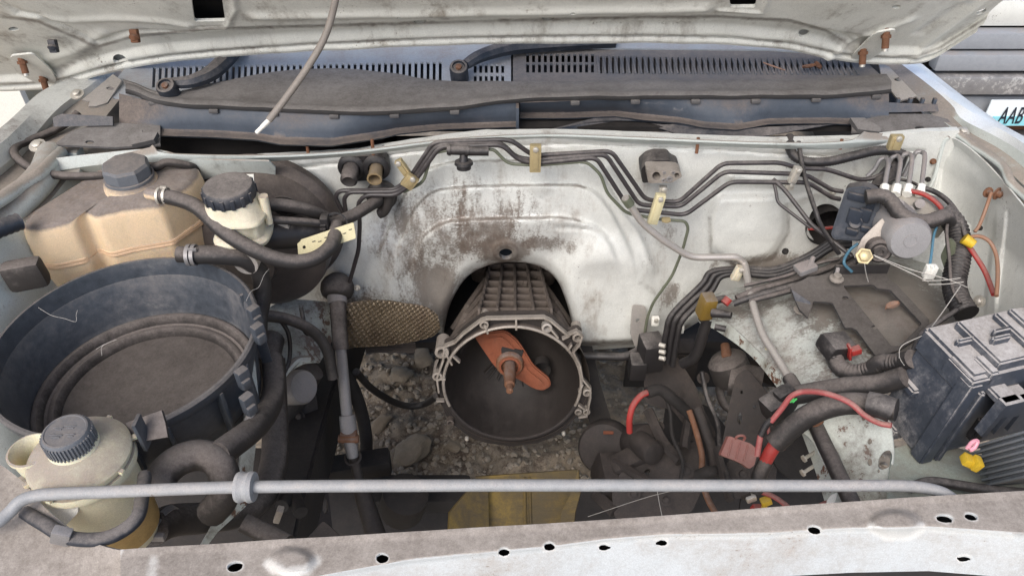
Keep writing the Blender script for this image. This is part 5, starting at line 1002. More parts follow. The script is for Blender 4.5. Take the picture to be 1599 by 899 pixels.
bm = bmesh.new(); loft(bm, [rr(X0+.052, Y0, Z0-.05, .006, .006, 2, 12), rr(X0+.052, Y0, Z0+.004, .008, .008, 2, 12)], True, True); MC.part('sensor', bm, M['cream'])
bm = bmesh.new(); tube(bm, [Vector((X0 + .01, Y0 - .04, Z0-.105)), Vector((X0 + .02, 1.12, Z0-.115))], .021, 18); box(bm, Vector((X0+.004, Y0, Z0-.095)), (.04, .036, .03), bev=.005); cyl(bm, Vector((X0-.05, Y0-.01, Z0-.10)), Vector((X0, Y0, Z0-.10)), .009); box(bm, Vector((X0+.05, Y0+.03, Z0-.09)), (.05, .02, .05), bev=.006); MC.part('master_cylinder', bm, M['alu'])
run('vacuum_hose', [(402, 322, 1.30), (440, 320, 1.31), (480, 328, 1.34), (510, 340, 1.38), (526, 350, 1.40)], rp(10, 1.33), 'rubber', 'brown vacuum hose arching across the booster face', 'hose')
run('vacuum_hose', [(402, 342, 1.29), (440, 344, 1.30), (490, 348, 1.33), (512, 352, 1.36)], rp(6.5, 1.3), 'hose', 'thin brown hose below the vacuum hose on the booster', 'hose')
bm = bmesh.new(); cyl(bm, P(398, 368, d=1.31), P(505, 362, d=1.38), .026); solo('vacuum_pipe', bm, M['wire'], 'dark thick pipe stub lying across the booster', 'pipe')
run('heater_hose', [(512, 352, 1.365), (530, 346, 1.38), (552, 336, 1.41), (576, 322, 1.44), (592, 312, 1.46)], rp(10, 1.41), 'rubber', 'short dusty hose joining the firewall pipe to the hoses', 'hose')
bm = bmesh.new(); lathe(bm, [(.030, -.01), (.030, .004), (.022, .012), (0, .012)], P(596, 306, y=1.245), (0, -1, 0), 22); solo('firewall_grommet', bm, M['wire'], 'round black grommet behind the short dusty hose', 'grommet')
run('drain_elbow', yl([(610, 300), (606, 318), (600, 330), (592, 334)], 1.21), .0095, 'rubber', 'curved brown drain elbow beside the round grommet', 'elbow')
HC = Thing('hose_clip', 'black toothed clip gathering the hoses beside the booster', 'clip', P(516, 350, d=1.35)); bm = bmesh.new(); box(bm, P(508, 349, d=1.345), (.014, .02, .032), bev=.003); lathe(bm, [(.019, -.004), (.021, -.004), (.021, .004), (.019, .004)], P(524, 350, d=1.355), (.3, -.8, .4), 20); HC.part('body', bm, M['wire'])
for i in range(4): bm = bmesh.new(); box(bm, P(504, 340 + i*6, d=1.335), (.010, .006, .003), bev=.0008); HC.part('tooth', bm, M['wire'])
LB = Thing('label_bracket', 'yellow printed label strip on a bracket below the hoses', 'label', P(510, 390, d=1.33))
lo, ln_ = P(510, 376, d=1.338), Vector((.1, -.9, .4)).normalized(); bm = bmesh.new(); plate(bm, rpoly([(464, 376), (552, 347), (556, 372), (466, 402)], 3), lo, ln_, .0015, [ell(475, 386, 2.6, 2.6, 12)]); LB.part('strip', bm, M['tag_yellow'])
for i in range(7): bm = bmesh.new(); p = Pn(490 + i*9.5, 377 - i*3.1 + (i % 2)*3, lo + ln_*.0006, ln_); box(bm, p, (.006, .0006, .0014), U=(1, 0, .28), bev=0); LB.part('printed_mark', bm, M['ink'])
run('speed_sensor_wire', [(470, 480, 1.46), (474, 500, 1.46), (478, 520, 1.47), (500, 522, 1.48), (508, 540, 1.48), (510, 560, 1.48)], .004, 'wire', 'thin black pipe dropping below the booster', 'wire')
run('steering_hose', [(402, 492, 1.36), (440, 496, 1.40), (470, 506, 1.43), (496, 524, 1.46), (512, 550, 1.48), (520, 590, 1.50)], .0105, 'hose', 'black hose sloping down toward the steering shaft', 'hose')
run('ground_cable', [(556, 580, 1.78), (580, 606, 1.9), (612, 626, 2.0), (640, 634, 2.05), (664, 630, 2.05), (682, 618, 1.95)], .009, 'wire', 'black cable drooping over the dirt to the bell housing', 'cable')
run('ground_cable', [(520, 560, 1.66), (548, 600, 1.74), (566, 650, 1.8), (572, 700, 1.82), (560, 740, 1.82)], .015, 'dark', 'dark hose behind the steering shaft', 'hose')

# ================================================================= air cleaner bowl
ZB = .92; ac = Vector((P(188, 545, z=ZB).x, .838, ZB)); AB = Thing('air_cleaner_bowl', 'large open blue-black air cleaner bowl with a dusty floor', 'air cleaner', ac - Vector((0, 0, .14))); RB_ = .195
bm = bmesh.new(); lathe(bm, [(.150, -.150), (.170, -.146), (.182, -.03), (.190, -.022), (.193, -.018), (RB_, -.006), (RB_ + .001, 0), (RB_ - .002, .003), (.189, .003), (.1875, -.002), (.184, -.03), (.180, -.06), (.176, -.09), (.173, -.112), (.170, -.115)], ac, Zv, 96); wl_ = AB.part('wall', bm, M['bowl'], ang=40)
bm = bmesh.new(); lathe(bm, [(.174, -.114), (.171, -.106), (.168, -.104), (.163, -.104), (.159, -.110), (.157, -.118), (.153, -.120), (.148, -.115), (.142, -.114), (.138, -.120), (.136, -.132)], ac, Zv, 96); AB.part('floor_ring', bm, M['rubber'])
bm = bmesh.new(); fr = [[ac + Vector((r_*math.cos(2*math.pi*k/72), r_*math.sin(2*math.pi*k/72), -.130 + .0018*noise.noise(Vector((r_*math.cos(2*math.pi*k/72)*22, r_*math.sin(2*math.pi*k/72)*22, 0))))) for k in range(72)] for r_ in np.linspace(.138, .0003, 26)]; loft(bm, fr, True); AB.part('floor', bm, M['floor_dust'])
for a_ in (-12, 16, 40, -55, -70, -84, -30):
    t = R(a_); u_ = Vector((math.cos(t), math.sin(t), 0)); bm = bmesh.new(); box(bm, ac + u_*.188 + Vector((0, 0, -.06)), (.006, .016, .09), U=(-math.sin(t), math.cos(t), 0), V=u_, bev=.0015); AB.part('outer_rib', bm, M['bowl'], parent=wl_)
for (px, py, d) in ((398, 492, 1.19), (404, 520, 1.17), (380, 590, 1.09), (388, 630, 1.07)):
    bm = bmesh.new(); p = P(px, py, d=d); box(bm, p, (.018, .014, .034), U=(.6, .8, 0), bev=.003); box(bm, p + Vector((.006, -.008, -.004)), (.014, .006, .016), U=(.6, .8, 0), bev=.002); AB.part('lid_clip', bm, M['bowl'])
bm = bmesh.new(); plate(bm, [(196, 660), (252, 640), (258, 660), (262, 682), (215, 690), (205, 684)], P(230, 665, d=.985), (0, -.55, .8), .006); AB.part('mounting_ledge', bm, M['rubber'])
bm = bmesh.new(); box(bm, P(222, 675, d=.975), (.005, .02, .05), bev=.001); AB.part('ledge_web', bm, M['bowl'])
bm = bmesh.new(); lathe(bm, [(.05, 0), (.05, .01), (.12, .012), (.12, 0)], ac + Vector((0, 0, -.17)), Zv, 30); AB.part('outlet_collar', bm, M['bowl'])

# ================================================================= radiator hoses at the left
run('radiator_hose', [(425, 560, 1.34), (428, 590, 1.31), (426, 620, 1.27), (412, 650, 1.20), (392, 672, 1.14), (360, 696, 1.08), (340, 710, 1.05)], rp(19, 1.2), 'rubber', 'thick dusty hose hugging the side of the air cleaner bowl', 'hose', 'radiator hoses')
RH1 = Thing('radiator_hose', 'fat dusty hose hooping down past the grey rod grommet', 'hose', P(300, 830, d=1.1))
bm = bmesh.new(); hp_ = smooth(LN([(425, 560, 1.42), (428, 620, 1.42), (430, 680, 1.40), (426, 730, 1.36), (408, 775, 1.30), (370, 800, 1.24), (320, 808, 1.18), (270, 812, 1.12), (240, 825, 1.08)]), 6); tube(bm, hp_, .0235, 16); RH1.part('hose', bm, M['rubber'])
bm = bmesh.new(); lathe(bm, [(.0255, -.005), (.0275, -.005), (.0275, .005), (.0255, .005)], P(256, 818, d=1.1), (.9, -.4, -.2), 24); box(bm, P(246, 838, d=1.06), (.02, .008, .012), bev=.002); RH1.part('clamp', bm, M['steel'])
run('radiator_hose', [(248, 762, 1.02), (256, 738, 1.03), (280, 718, 1.04), (310, 710, 1.05), (336, 718, 1.05), (350, 742, 1.05), (350, 775, 1.06), (330, 800, 1.08)], .021, 'rubber', 'short dusty hose bent like a hook beside the cream reservoir', 'hose', 'radiator hoses')
run('radiator_hose', [(395, 640, 1.16), (372, 690, 1.1), (350, 712, 1.06)], .006, 'steel', 'thin metal edge pipe running under the air cleaner', 'pipe')
bm = bmesh.new(); a, b = P(400, 610, d=1.2), P(412, 570, d=1.3)
tube(bm, smooth(LN([(405, 600, 1.36), (412, 580, 1.38), (420, 545, 1.42), (424, 530, 1.44)]), 4), .024, 14, radii=None); solo('air_duct', bm, M['rubber'], 'blunt dusty duct end standing beside the air cleaner bowl', 'duct')
TS = Thing('strut_top', 'grey strut cap and body under the wheelhouse corner', 'strut', P(470, 680, d=1.62)); bm = bmesh.new(); a, b = P(462, 620, d=1.55), P(484, 604, d=1.55); lathe(bm, [(.034, -.05), (.034, .0), (.031, .006), (.027, .004), (.0, .006)], P(472, 604, d=1.5), (.75, -.35, .45), 28); TS.part('cap', bm, M['steel']); bm = bmesh.new(); cyl(bm, P(480, 575, d=1.56), P(430, 660, d=1.6), .035); TS.part('body', bm, M['rubber'])
for (pts, r_, m_, lab, nm) in (([(440, 790, 1.3), (455, 770, 1.34), (470, 800, 1.3)], .012, 'dark', 'small dark coil lead near the lower hose', 'sensor_lead'), ([(380, 815, 1.12), (410, 830, 1.12), (450, 850, 1.1)], .014, 'rubber', 'dusty pipe end lying behind the radiator support', 'pipe_end')): run(nm, pts, r_, m_, lab, 'pipe')
bm = bmesh.new(); box(bm, P(435, 803, d=1.2), (.010, .012, .035), U=(1, 0, -.4), bev=.002); solo('sensor_connector', bm, M['rim'], 'small tarnished connector hanging below the fat hose', 'connector')
bm = bmesh.new(); plate(bm, rpoly([(470, 850), (505, 812), (535, 840), (540, 860)], 5), P(505, 835, d=1.25), (0, -.5, .85), .006); solo('bracket_tab', bm, M['iron'], 'pointed grey tab behind the radiator support', 'bracket')
bm = bmesh.new(); lathe(bm, [(0, 0), (.04, .002), (.05, .02), (.05, .09), (.03, .1), (0, .1)], P(625, 800, d=1.75), (.25, -.1, 1), 30); solo('engine_mount', bm, M['dark'], 'dark round mount low beside the yellow bracket', 'mount')
bm = bmesh.new(); box(bm, P(555, 728, d=1.75), (.16, .05, .05), U=(1, .2, 0), bev=.01); box(bm, P(650, 770, d=1.85), (.26, .08, .05), bev=.012); solo('steering_rack', bm, M['dark'], 'dark cross bar running below the steering shaft', 'bar')

# ================================================================= power steering reservoir
pc = P(101, 672, z=1.02); KS = .82; PS = Thing('power_steering_reservoir', 'yellowed round power steering reservoir with a dusty ribbed cap', 'reservoir', (pc.x, pc.y, .82)); ps = Vector((pc.x, pc.y, 0))
def pz(z): return Vector((pc.x, pc.y, z))
def kl(bm, prof, *a): lathe(bm, [(r_*KS, h_) for r_, h_ in prof], *a)
bm = bmesh.new(); kl(bm, [(.052, .80), (.060, .82), (.063, .86), (.064, .93), (.066, .955)], ps, Zv, 56); bd = PS.part('body', bm, M['yellowed'])
bm = bmesh.new(); kl(bm, [(.0605, .818), (.0636, .86), (.0642, .872), (.0625, .872)], ps, Zv, 56); PS.part('fluid_band', bm, M['fluid'], parent=bd)
bm = bmesh.new(); kl(bm, [(.066, .948), (.074, .950), (.0755, .956), (.074, .962), (.070, .963), (.069, .967), (.073, .968), (.0735, .973), (.068, .979), (.052, .987), (.036, .992), (.034, .998)], ps, Zv, 64); ld = PS.part('lid', bm, M['yellowed'], ang=30)
for a_ in (-100, -60, -20, 30, 80, -140, 140):
    t = R(a_); bm = bmesh.new(); box(bm, pz(.968) + Vector((math.cos(t), math.sin(t), 0))*.074*KS, (.010, .006, .006), U=(math.cos(t), math.sin(t), 0), bev=.001); PS.part('lid_tab', bm, M['yellowed'], parent=ld)
bm = bmesh.new(); kl(bm, [(.031, .992), (.0335, .996), (.0335, 1.016), (.031, 1.020), (.0285, 1.0205), (.0275, 1.0195), (0, 1.0195)], ps, Zv, 60); cpp = PS.part('cap', bm, M['dark_grille'], label='dusty dark ribbed screw cap')
src = None
for k in range(44):
    t = 2*math.pi*k/44; bm = bmesh.new(); box(bm, pz(1.006) + Vector((math.cos(t), math.sin(t), 0))*.0338*KS, (.0022, .003, .020), U=(-math.sin(t), math.cos(t), 0), bev=.0006); PS.part('cap_rib', bm, M['dark_grille'], parent=cpp)
for (du, dv_, w_) in ((-.012, .006, .012), (.004, .009, .014), (-.010, -.008, .016), (.010, -.006, .012)):
    bm = bmesh.new(); box(bm, pz(1.0198) + Vector((du, dv_, 0))*KS, (w_, .0018, .0016), bev=.0004); box(bm, pz(1.0198) + Vector((du + .002, dv_ - .004, 0))*KS, (w_*.6, .0016, .0016), bev=.0004); PS.part('embossed_mark', bm, M['dark_grille'], parent=cpp)
bm = bmesh.new(); q = P(46, 702, z=.985); lathe(bm, [(.018, -.075), (.020, -.05), (.0235, -.006), (.026, -.004), (.026, 0), (.0235, .001), (.0215, -.004), (.02, -.05), (0, -.05)], q, Zv, 32); PS.part('side_cup', bm, M['yellowed'])
bm = bmesh.new(); plate(bm, rpoly([(46, 790), (120, 778), (122, 800), (100, 822), (70, 800), (52, 810)], 5), P(85, 795, d=.93), (0, -.85, .5), .004); PS.part('level_plate', bm, M['white'])
PH = Thing('return_hose', 'black hose strapped round the foot of the yellowed reservoir', 'hose', P(130, 840, d=.95)); bm = bmesh.new(); tube(bm, smooth(LN([(226, 742, .97), (222, 775, .93), (214, 808, .90), (185, 832, .885), (150, 842, .875), (105, 838, .875), (70, 818, .89), (40, 800, .91)]), 6), .0082, 14); PH.part('hose', bm, M['black'])
bm = bmesh.new(); box(bm, P(96, 836, d=.868), (.020, .012, .024), U=(1, 0, -.5), bev=.002); PH.part('clip', bm, M['steel'])

# ================================================================= hood stay rod
RD = Thing('stay_rod', 'long grey hood stay rod lying across the whole bay', 'rod', P(800, 760, z=1.0))
bm = bmesh.new(); tube(bm, smooth(LN([(-60, 828, .86), (-10, 818, .87), (14, 800, .88), (32, 782, .885), (58, 773, .89), (100, 770, .892), (160, 768, .895), (380, 760, .90), (700, 757.5, .91), (1000, 757.5, .92), (1300, 758, .93), (1400, 758, .935), (1440, 761, .935), (1470, 768, .93), (1490, 780, .925)]), 8), .0072, 16); RD.part('rod', bm, M['rod'])
bm = bmesh.new(); lathe(bm, [(.0075, -.010), (.017, -.010), (.0185, -.006), (.0165, -.001), (.0165, .001), (.0185, .005), (.017, .010), (.0075, .010)], P(384, 760, d=.90), (1, 0, .02), 28); RD.part('grommet', bm, M['rod'], label='grey rubber grommet on the rod')
# ================================================================= yellow bracket low in front of the gearbox
YB = Thing('cross_bracket', 'worn yellow steel bracket low in front of the gearbox', 'bracket', P(815, 830, d=1.55)); yo, yn = P(830, 785, d=1.58), Vector((0, -.75, .65)).normalized()
bm = bmesh.new(); plate(bm, [(742, 744), (902, 733), (898, 770), (886, 838), (764, 838), (760, 770)], yo, yn, .006); YB.part('web_plate', bm, M['yellow_paint'])
bm = bmesh.new(); plate(bm, [(700, 838), (702, 800), (742, 752), (762, 760), (764, 838)], P(735, 800, d=1.54), Vector((.45, -.6, .6)), .006); YB.part('side_flange', bm, mat('dark_streaked_yellow', S(120, 98, 36), .6, dust=.4, dustcol=S(78, 68, 54), scuff=1.6, scuffcol=S(44, 37, 30), grime=1.1, grimecol=S(52, 44, 36), var=.2))  # this flange is darker and more streaked than the rest of the bracket
bm = bmesh.new(); plate(bm, [(874, 838), (876, 800), (890, 772), (903, 734), (906, 770), (898, 800), (894, 838)], P(888, 800, d=1.54), Vector((-.3, -.7, .5)), .006); YB.part('side_flange', bm, M['yellow_paint'])
for x in (819, 827): bm = bmesh.new(); tube(bm, [Pn(x, 745, yo + yn*.002, yn), Pn(x + 2, 838, yo + yn*.002, yn)], .003, 8); YB.part('weld_bead', bm, M['yellow_paint'])

# ================================================================= brake pump (ABS unit)
PU = Thing('brake_pump', 'brake pump block with a blue-black control box and grey motor', 'brake pump', P(1390, 400, d=1.34))
bm = bmesh.new(); po, pn = P(1345, 335, d=1.33), Vector((-.45, -.85, .3)).normalized()
plate(bm, rpoly([(1321, 294), (1352, 291), (1372, 302), (1374, 320), (1366, 372), (1340, 378), (1301, 374), (1297, 366)], 7, 4), po, pn, .045); bmesh.ops.bevel(bm, geom=[e for e in bm.edges if e.calc_face_angle(0) > .9], offset=.004, segments=2, affect='EDGES'); ecu = PU.part('control_box', bm, M['blue_black'])
for (x, y, w, h) in ((1338, 308, .03, .014), (1334, 338, .022, .03), (1350, 336, .02, .026), (1330, 362, .02, .012), (1352, 358, .018, .01), (1360, 320, .014, .022)):
    bm = bmesh.new(); box(bm, Pn(x, y, po + pn*.003, pn), (w, .008, h), U=(.85, -.45, 0), bev=.003); PU.part('box_rib', bm, M['blue_black'], parent=ecu)
bm = bmesh.new(); lathe(bm, [(.008, -.002), (.012, .004), (.010, .006), (.006, .003), (0, .003)], Pn(1336, 346, po, pn), pn, 18); PU.part('box_ring', bm, M['blue_black'], parent=ecu)
bm = bmesh.new(); bo = P(1424, 330, d=1.375); box(bm, bo, (.112, .055, .05), U=(.95, -.25, -.12), V=(.25, .9, .2), bev=.005); blk = PU.part('valve_block', bm, mat('cast_valve_block', S(172, 168, 158), .5, .3, dust=.3, dustcol=S(132, 124, 115), grime=.3, var=.12))
bm = bmesh.new(); m0, m1 = P(1400, 352, d=1.315), P(1428, 382, d=1.245); ax = (m1-m0).normalized(); lathe(bm, [(.036, -.03), (.0365, .045), (.035, .058), (.031, .064), (.012, .065), (.0115, .0665), (.0085, .0665), (.008, .0655), (0, .0655)], m0, ax, 40); PU.part('motor', bm, mat('pump_motor_case', S(146, 144, 144), .5, .2, dust=.4, dustcol=S(120, 112, 108), var=.1, bump=.1), ang=30)
bm = bmesh.new(); lathe(bm, [(.020, -.01), (.020, .008), (.016, .012), (.012, .010), (.010, .014), (.005, .014), (.004, .010), (0, .010)], P(1372, 390, d=1.29), (-.2, -.9, .3), 24); PU.part('rubber_mount', bm, M['rubber'])
bm = bmesh.new(); plate(bm, rpoly([(1346, 372), (1378, 340), (1384, 352), (1362, 400), (1356, 412), (1340, 410), (1334, 398)], 4), P(1358, 385, d=1.30), (-.3, -.8, .45), .004); PU.part('mounting_bracket', bm, M['rim'])
bm = bmesh.new(); lathe(bm, [(.014, 0), (.014, .003), (.010, .003), (.010, .012), (.006, .014), (0, .014)], P(1349, 400, d=1.285), (-.2, -.7, .7), 6); PU.part('bracket_nut', bm, M['gold'])
for i, (px, top, ex) in enumerate(((1380, 254, 1392), (1399, 250, 1411), (1417, 246, 1428), (1437, 242, 1446))):
    bm = bmesh.new(); b0 = P(px, 300, d=1.36); tube(bm, smooth(LN([(px, 300, 1.36), (px + 4, 275, 1.38), (px + 7, top + 2, 1.40), (px + 3, top - 7 + i, 1.415), (px - 6, top - 4, 1.42), (px - 14, top + 10, 1.43), (px - 26, 276, 1.44)]), 6), .0042, 10); PU.part('pump_pipe', bm, M['steel'])
    bm = bmesh.new(); cyl(bm, P(px - 1, 304, d=1.352), P(px + 2, 290, d=1.36), .0085, .0075, 8); PU.part('pipe_nut', bm, M['white'])
for x, y in ((1433, 320), (1400, 320), (1416, 330)):
    bm = bmesh.new(); cyl(bm, P(x, y, d=1.33), P(x + 4, y - 2, d=1.31), .008); PU.part('valve_stub', bm, M['steel'])
# wiring around the pump
run('pump_loom', [(1352, 308, 1.29), (1375, 306, 1.285), (1390, 314, 1.28), (1404, 332, 1.27), (1424, 344, 1.265), (1450, 346, 1.27), (1474, 338, 1.29), (1482, 345, 1.31)], .0125, 'hose', 'brown taped loom bending across the top of the pump motor', 'wiring', cg=.008)
run('taped_harness', [(1470, 330, 1.33), (1490, 350, 1.32), (1498, 380, 1.31), (1496, 410, 1.30), (1490, 440, 1.29), (1496, 468, 1.27), (1510, 490, 1.25)], .0185, 'wire', 'thick black taped harness hanging beside the inner fender', 'wiring', cg=.006, seg=16)
run('corrugated_conduit', [(1233, 214, 1.46), (1234, 232, 1.44), (1243, 246, 1.43), (1264, 253, 1.42), (1296, 252, 1.42), (1335, 243, 1.42), (1366, 236, 1.42), (1392, 236, 1.42), (1404, 246, 1.43), (1400, 275, 1.44)], .0088, 'wire', 'black corrugated conduit hanging out of the cowl', 'conduit', cg=.005)
run('dark_loom', [(1405, 240, 1.45), (1396, 262, 1.44), (1380, 282, 1.42), (1368, 300, 1.40)], .016, 'wire', 'black loom behind the looped pump pipes', 'wiring')
run('washer_tube', [(1247, 222, 1.43), (1255, 270, 1.40), (1272, 325, 1.36), (1284, 356, 1.36), (1310, 396, 1.38)], .0042, 'wire', 'straight black tube dropping from the cowl past the round hole', 'tube')
run('cable_tie', [(1207, 280, 1.42), (1212, 300, 1.42), (1214, 316, 1.42), (1240, 336, 1.41), (1266, 356, 1.40)], .003, 'line', 'lower leg of the loose black strap near the pillow swage', 'strap', soft=False)
run('cable_tie', [(1207, 280, 1.42), (1225, 296, 1.41), (1268, 352, 1.39), (1300, 376, 1.38), (1330, 400, 1.37)], .004, 'line', 'upper leg of the loose black strap near the pillow swage', 'strap', soft=False)
run('red_wire', [(1262, 357, 1.47), (1280, 357, 1.46), (1300, 355, 1.46)], .003, 'red', 'red wire inside the dark round firewall hole', 'wire')
run('red_wire', [(1422, 298, 1.35), (1444, 304, 1.345), (1464, 318, 1.335), (1478, 338, 1.325)], .0042, 'red', 'red wire curving over the pump block', 'wire')
run('red_wire', [(1510, 380, 1.285), (1522, 398, 1.28), (1538, 424, 1.27), (1552, 460, 1.24)], .0042, 'red', 'red wire hanging from the yellow connector', 'wire')
run('black_cable', [(1430, 292, 1.36), (1456, 298, 1.35), (1480, 314, 1.33), (1498, 340, 1.31), (1508, 372, 1.29)], .0045, 'wire', 'black cable arching over the pump to the yellow connector', 'cable')
run('brown_wire', [(1514, 370, 1.28), (1530, 369, 1.27), (1546, 378, 1.26), (1556, 400, 1.25), (1558, 430, 1.23), (1556, 462, 1.21)], .0032, 'brownw', 'brown wire looping beside the inner fender', 'wire')
run('brown_wire', [(1548, 300, 1.31), (1540, 324, 1.32), (1530, 350, 1.32), (1522, 362, 1.32)], .003, 'brownw', 'thin brown wire hanging from the fender bolt', 'wire')
run('blue_wire', [(1464, 350, 1.29), (1458, 368, 1.28), (1455, 392, 1.27), (1452, 414, 1.26)], .0022, 'blue', 'blue wire dropping to the clear connector', 'wire')
bm = bmesh.new(); cyl(bm, P(1505, 372, d=1.278), P(1520, 382, d=1.275), .0095, .008, 10); solo('crimp_connector', bm, M['yellow'], 'yellow crimp connector on the cable by the fender', 'connector')
CL = Thing('clear_connector', 'white translucent plug hanging below the pump motor', 'connector', P(1452, 435, d=1.25)); bm = bmesh.new(); box(bm, P(1452, 424, d=1.25), (.017, .012, .024), bev=.002); CL.part('body', bm, M['white'])
for i in range(3): bm = bmesh.new(); box(bm, P(1446 + i*6, 423, d=1.242), (.0025, .003, .020), bev=.0006); CL.part('rib', bm, M['white'])
bm = bmesh.new(); plate(bm, rpoly([(1468, 400), (1482, 370), (1492, 380), (1486, 420), (1478, 430)], 5), P(1480, 400, d=1.3), (-.8, -.5, .2), .004); solo('pump_stay', bm, M['green'], 'pale green stay plate beside the taped harness', 'bracket')

# ================================================================= battery tray
TR = Thing('battery_tray', 'dusty dark steel battery tray with cut-out openings', 'battery tray', P(1340, 520, z=.82)); to_, tn = P(1340, 490, d=1.31), Vector((0, -.10, 1)).normalized()
to_ = Vector((to_.x, to_.y, to_.z)); tm = mat('tray_steel', S(58, 56, 56), .6, dust=.8, dustcol=S(84, 79, 75), var=.15, bump=.2)
bm = bmesh.new(); plate(bm, rpoly([(1234, 448), (1262, 432), (1300, 428), (1385, 427), (1388, 436), (1402, 446), (1452, 500), (1446, 520), (1400, 548), (1368, 556), (1338, 515), (1330, 511), (1320, 512), (1300, 472), (1270, 470), (1262, 496), (1248, 482)], 3), to_, tn, .004,
    [rpoly([(1316, 446), (1364, 444), (1370, 450), (1390, 452), (1440, 505), (1405, 540), (1392, 540)], 4), ell(1320, 465, 5, 3, 12), ell(1365, 511, 5, 3, 12)]); TR.part('plate', bm, tm)
bm = bmesh.new(); a, b = Pn(1302, 428, to_, tn), Pn(1386, 427, to_, tn); box(bm, (a+b)/2 + Vector((0, .003, .008)), ((b-a).length, .004, .020), U=(b-a), bev=.001); TR.part('back_flange', bm, tm)
bm = bmesh.new(); plate(bm, [(1236, 452), (1266, 472), (1262, 497), (1248, 486)], Pn(1250, 470, to_, tn) + Vector((0, -.002, 0)), (-.3, -.8, .4), .004); TR.part('side_flange', bm, M['blue_black'])
for px, py in ((1306, 436), (1250, 484)): bm = bmesh.new(); lathe(bm, [(.012, 0), (.012, .003), (.007, .004), (.007, .010), (0, .011)], P(px, py, d=1.345), Zv, 12); TR.part('bolt', bm, M['rim'])
bm = bmesh.new(); cyl(bm, P(1303, 441, d=1.35), P(1309, 418, d=1.35), .0035); TR.part('hold_down_pin', bm, M['steel'])
bm = bmesh.new(); cyl(bm, P(1262, 420, d=1.37), P(1270, 402, d=1.38), .006, .004); box(bm, P(1258, 418, d=1.375), (.035, .025, .012), U=(1, .3, .2), bev=.003); TR.part('clamp_tab', bm, M['steel'])
run('tray_cable', [(1298, 545, 1.27), (1310, 572, 1.24), (1330, 582, 1.22), (1356, 578, 1.20), (1376, 566, 1.18), (1400, 566, 1.16), (1425, 560, 1.13)], .0135, 'hose', 'black corrugated cable lying in front of the battery tray', 'cable', cg=.007)
RC = Thing('red_connector', 'red plug with a black holder beside the battery tray', 'connector', P(1330, 556, d=1.24)); bm = bmesh.new(); box(bm, P(1336, 547, d=1.235), (.016, .012, .012), U=(.9, .1, .25), bev=.002); RC.part('plug', bm, M['red']); bm = bmesh.new(); box(bm, P(1326, 549, d=1.242), (.004, .014, .028), U=(.9, .1, .2), bev=.001); RC.part('tab', bm, M['red']); bm = bmesh.new(); box(bm, P(1306, 540, d=1.26), (.05, .04, .03), U=(.9, .3, -.2), bev=.006); RC.part('holder', bm, M['wire'])

# ================================================================= shock absorber in the wheel arch, mounts, deep cables
SH = Thing('shock_absorber', 'dusty shock absorber and bush inside the dark wheel arch', 'shock absorber', P(1150, 620, d=1.62))
bm = bmesh.new(); cyl(bm, P(1132, 538, d=1.60), P(1136, 560, d=1.58), .009, .012); SH.part('stud', bm, M['rust_brown']); bm = bmesh.new(); lathe(bm, [(0, -.005), (.030, 0), (.040, .010), (.042, .05), (.036, .06), (0, .06)], P(1132, 556, d=1.585), (.45, -.35, -.9), 30); SH.part('cover', bm, M['rubber'])
bm = bmesh.new(); cyl(bm, P(1140, 590, d=1.58), P(1190, 600, d=1.56), .036, .034, 24); SH.part('bush', bm, M['rubber'])
bm = bmesh.new(); cyl(bm, P(1160, 570, d=1.72), P(1240, 600, d=1.62), .02); SH.part('arm', bm, M['iron'])
run('brake_hose', [(1126, 590, 1.62), (1124, 610, 1.63), (1130, 630, 1.64), (1142, 640, 1.64)], .009, 'rubber', 'short grey brake hose looping below the shock absorber', 'hose')
EM = Thing('engine_mount', 'round dark engine mounts with a rusty seam beside the bell housing', 'mount', P(980, 760, d=1.75))
for (px, py, d, ax, r_, h_, nm) in ((944, 700, 1.72, (-.25, -.7, .6), .060, .06, 'mount_drum'), (1010, 690, 1.66, (.3, -.6, .8), .040, .07, 'mount_cup'), (1018, 706, 1.60, (.4, -.8, .3), .026, .05, 'mount_boss')):
    bm = bmesh.new(); p = P(px, py, d=d); lathe(bm, [(r_*.9, -h_), (r_, -h_*.7), (r_, 0), (r_*.92, .008), (r_*.5, .012), (0, .012)], p, ax, 34); EM.part(nm, bm, M['iron'])
bm = bmesh.new(); box(bm, P(955, 745, d=1.68), (.07, .09, .08), U=(.9, .1, -.2), bev=.015); box(bm, P(985, 722, d=1.66), (.08, .05, .05), U=(.8, .2, .4), bev=.012); EM.part('mount_arm', bm, M['iron'])
bm = bmesh.new(); box(bm, P(950, 675, d=1.665), (.022, .006, .005), bev=.001); EM.part('rust_patch', bm, M['rust'])
bm = bmesh.new(); plate(bm, [(900, 530), (920, 520), (938, 600), (956, 660), (930, 690), (916, 640)], P(925, 610, d=1.78), (0, -.75, .6), .03); EM.part('mount_leg', bm, M['dark'])
run('starter_cable', [(983, 674, 1.58), (983, 655, 1.56), (988, 634, 1.55), (1000, 618, 1.55), (1012, 612, 1.56)], .0064, 'red', 'bright red battery cable curving beside the engine mount', 'cable')
run('starter_cable', [(1010, 613, 1.56), (1030, 608, 1.57), (1050, 622, 1.58), (1070, 640, 1.6), (1090, 660, 1.6)], .012, 'dark', 'black sleeve of the red battery cable', 'cable')
run('chassis_cable', [(1076, 640, 1.56), (1086, 670, 1.55), (1096, 710, 1.53), (1096, 745, 1.5), (1106, 780, 1.46), (1130, 820, 1.4)], .006, 'rust_brown', 'dull reddish cable running along the dark frame', 'cable')
run('chassis_cable', [(1088, 636, 1.57), (1100, 668, 1.56), (1112, 704, 1.54), (1118, 740, 1.5)], .011, 'iron', 'dark pipe beside the dull reddish frame cable', 'pipe')
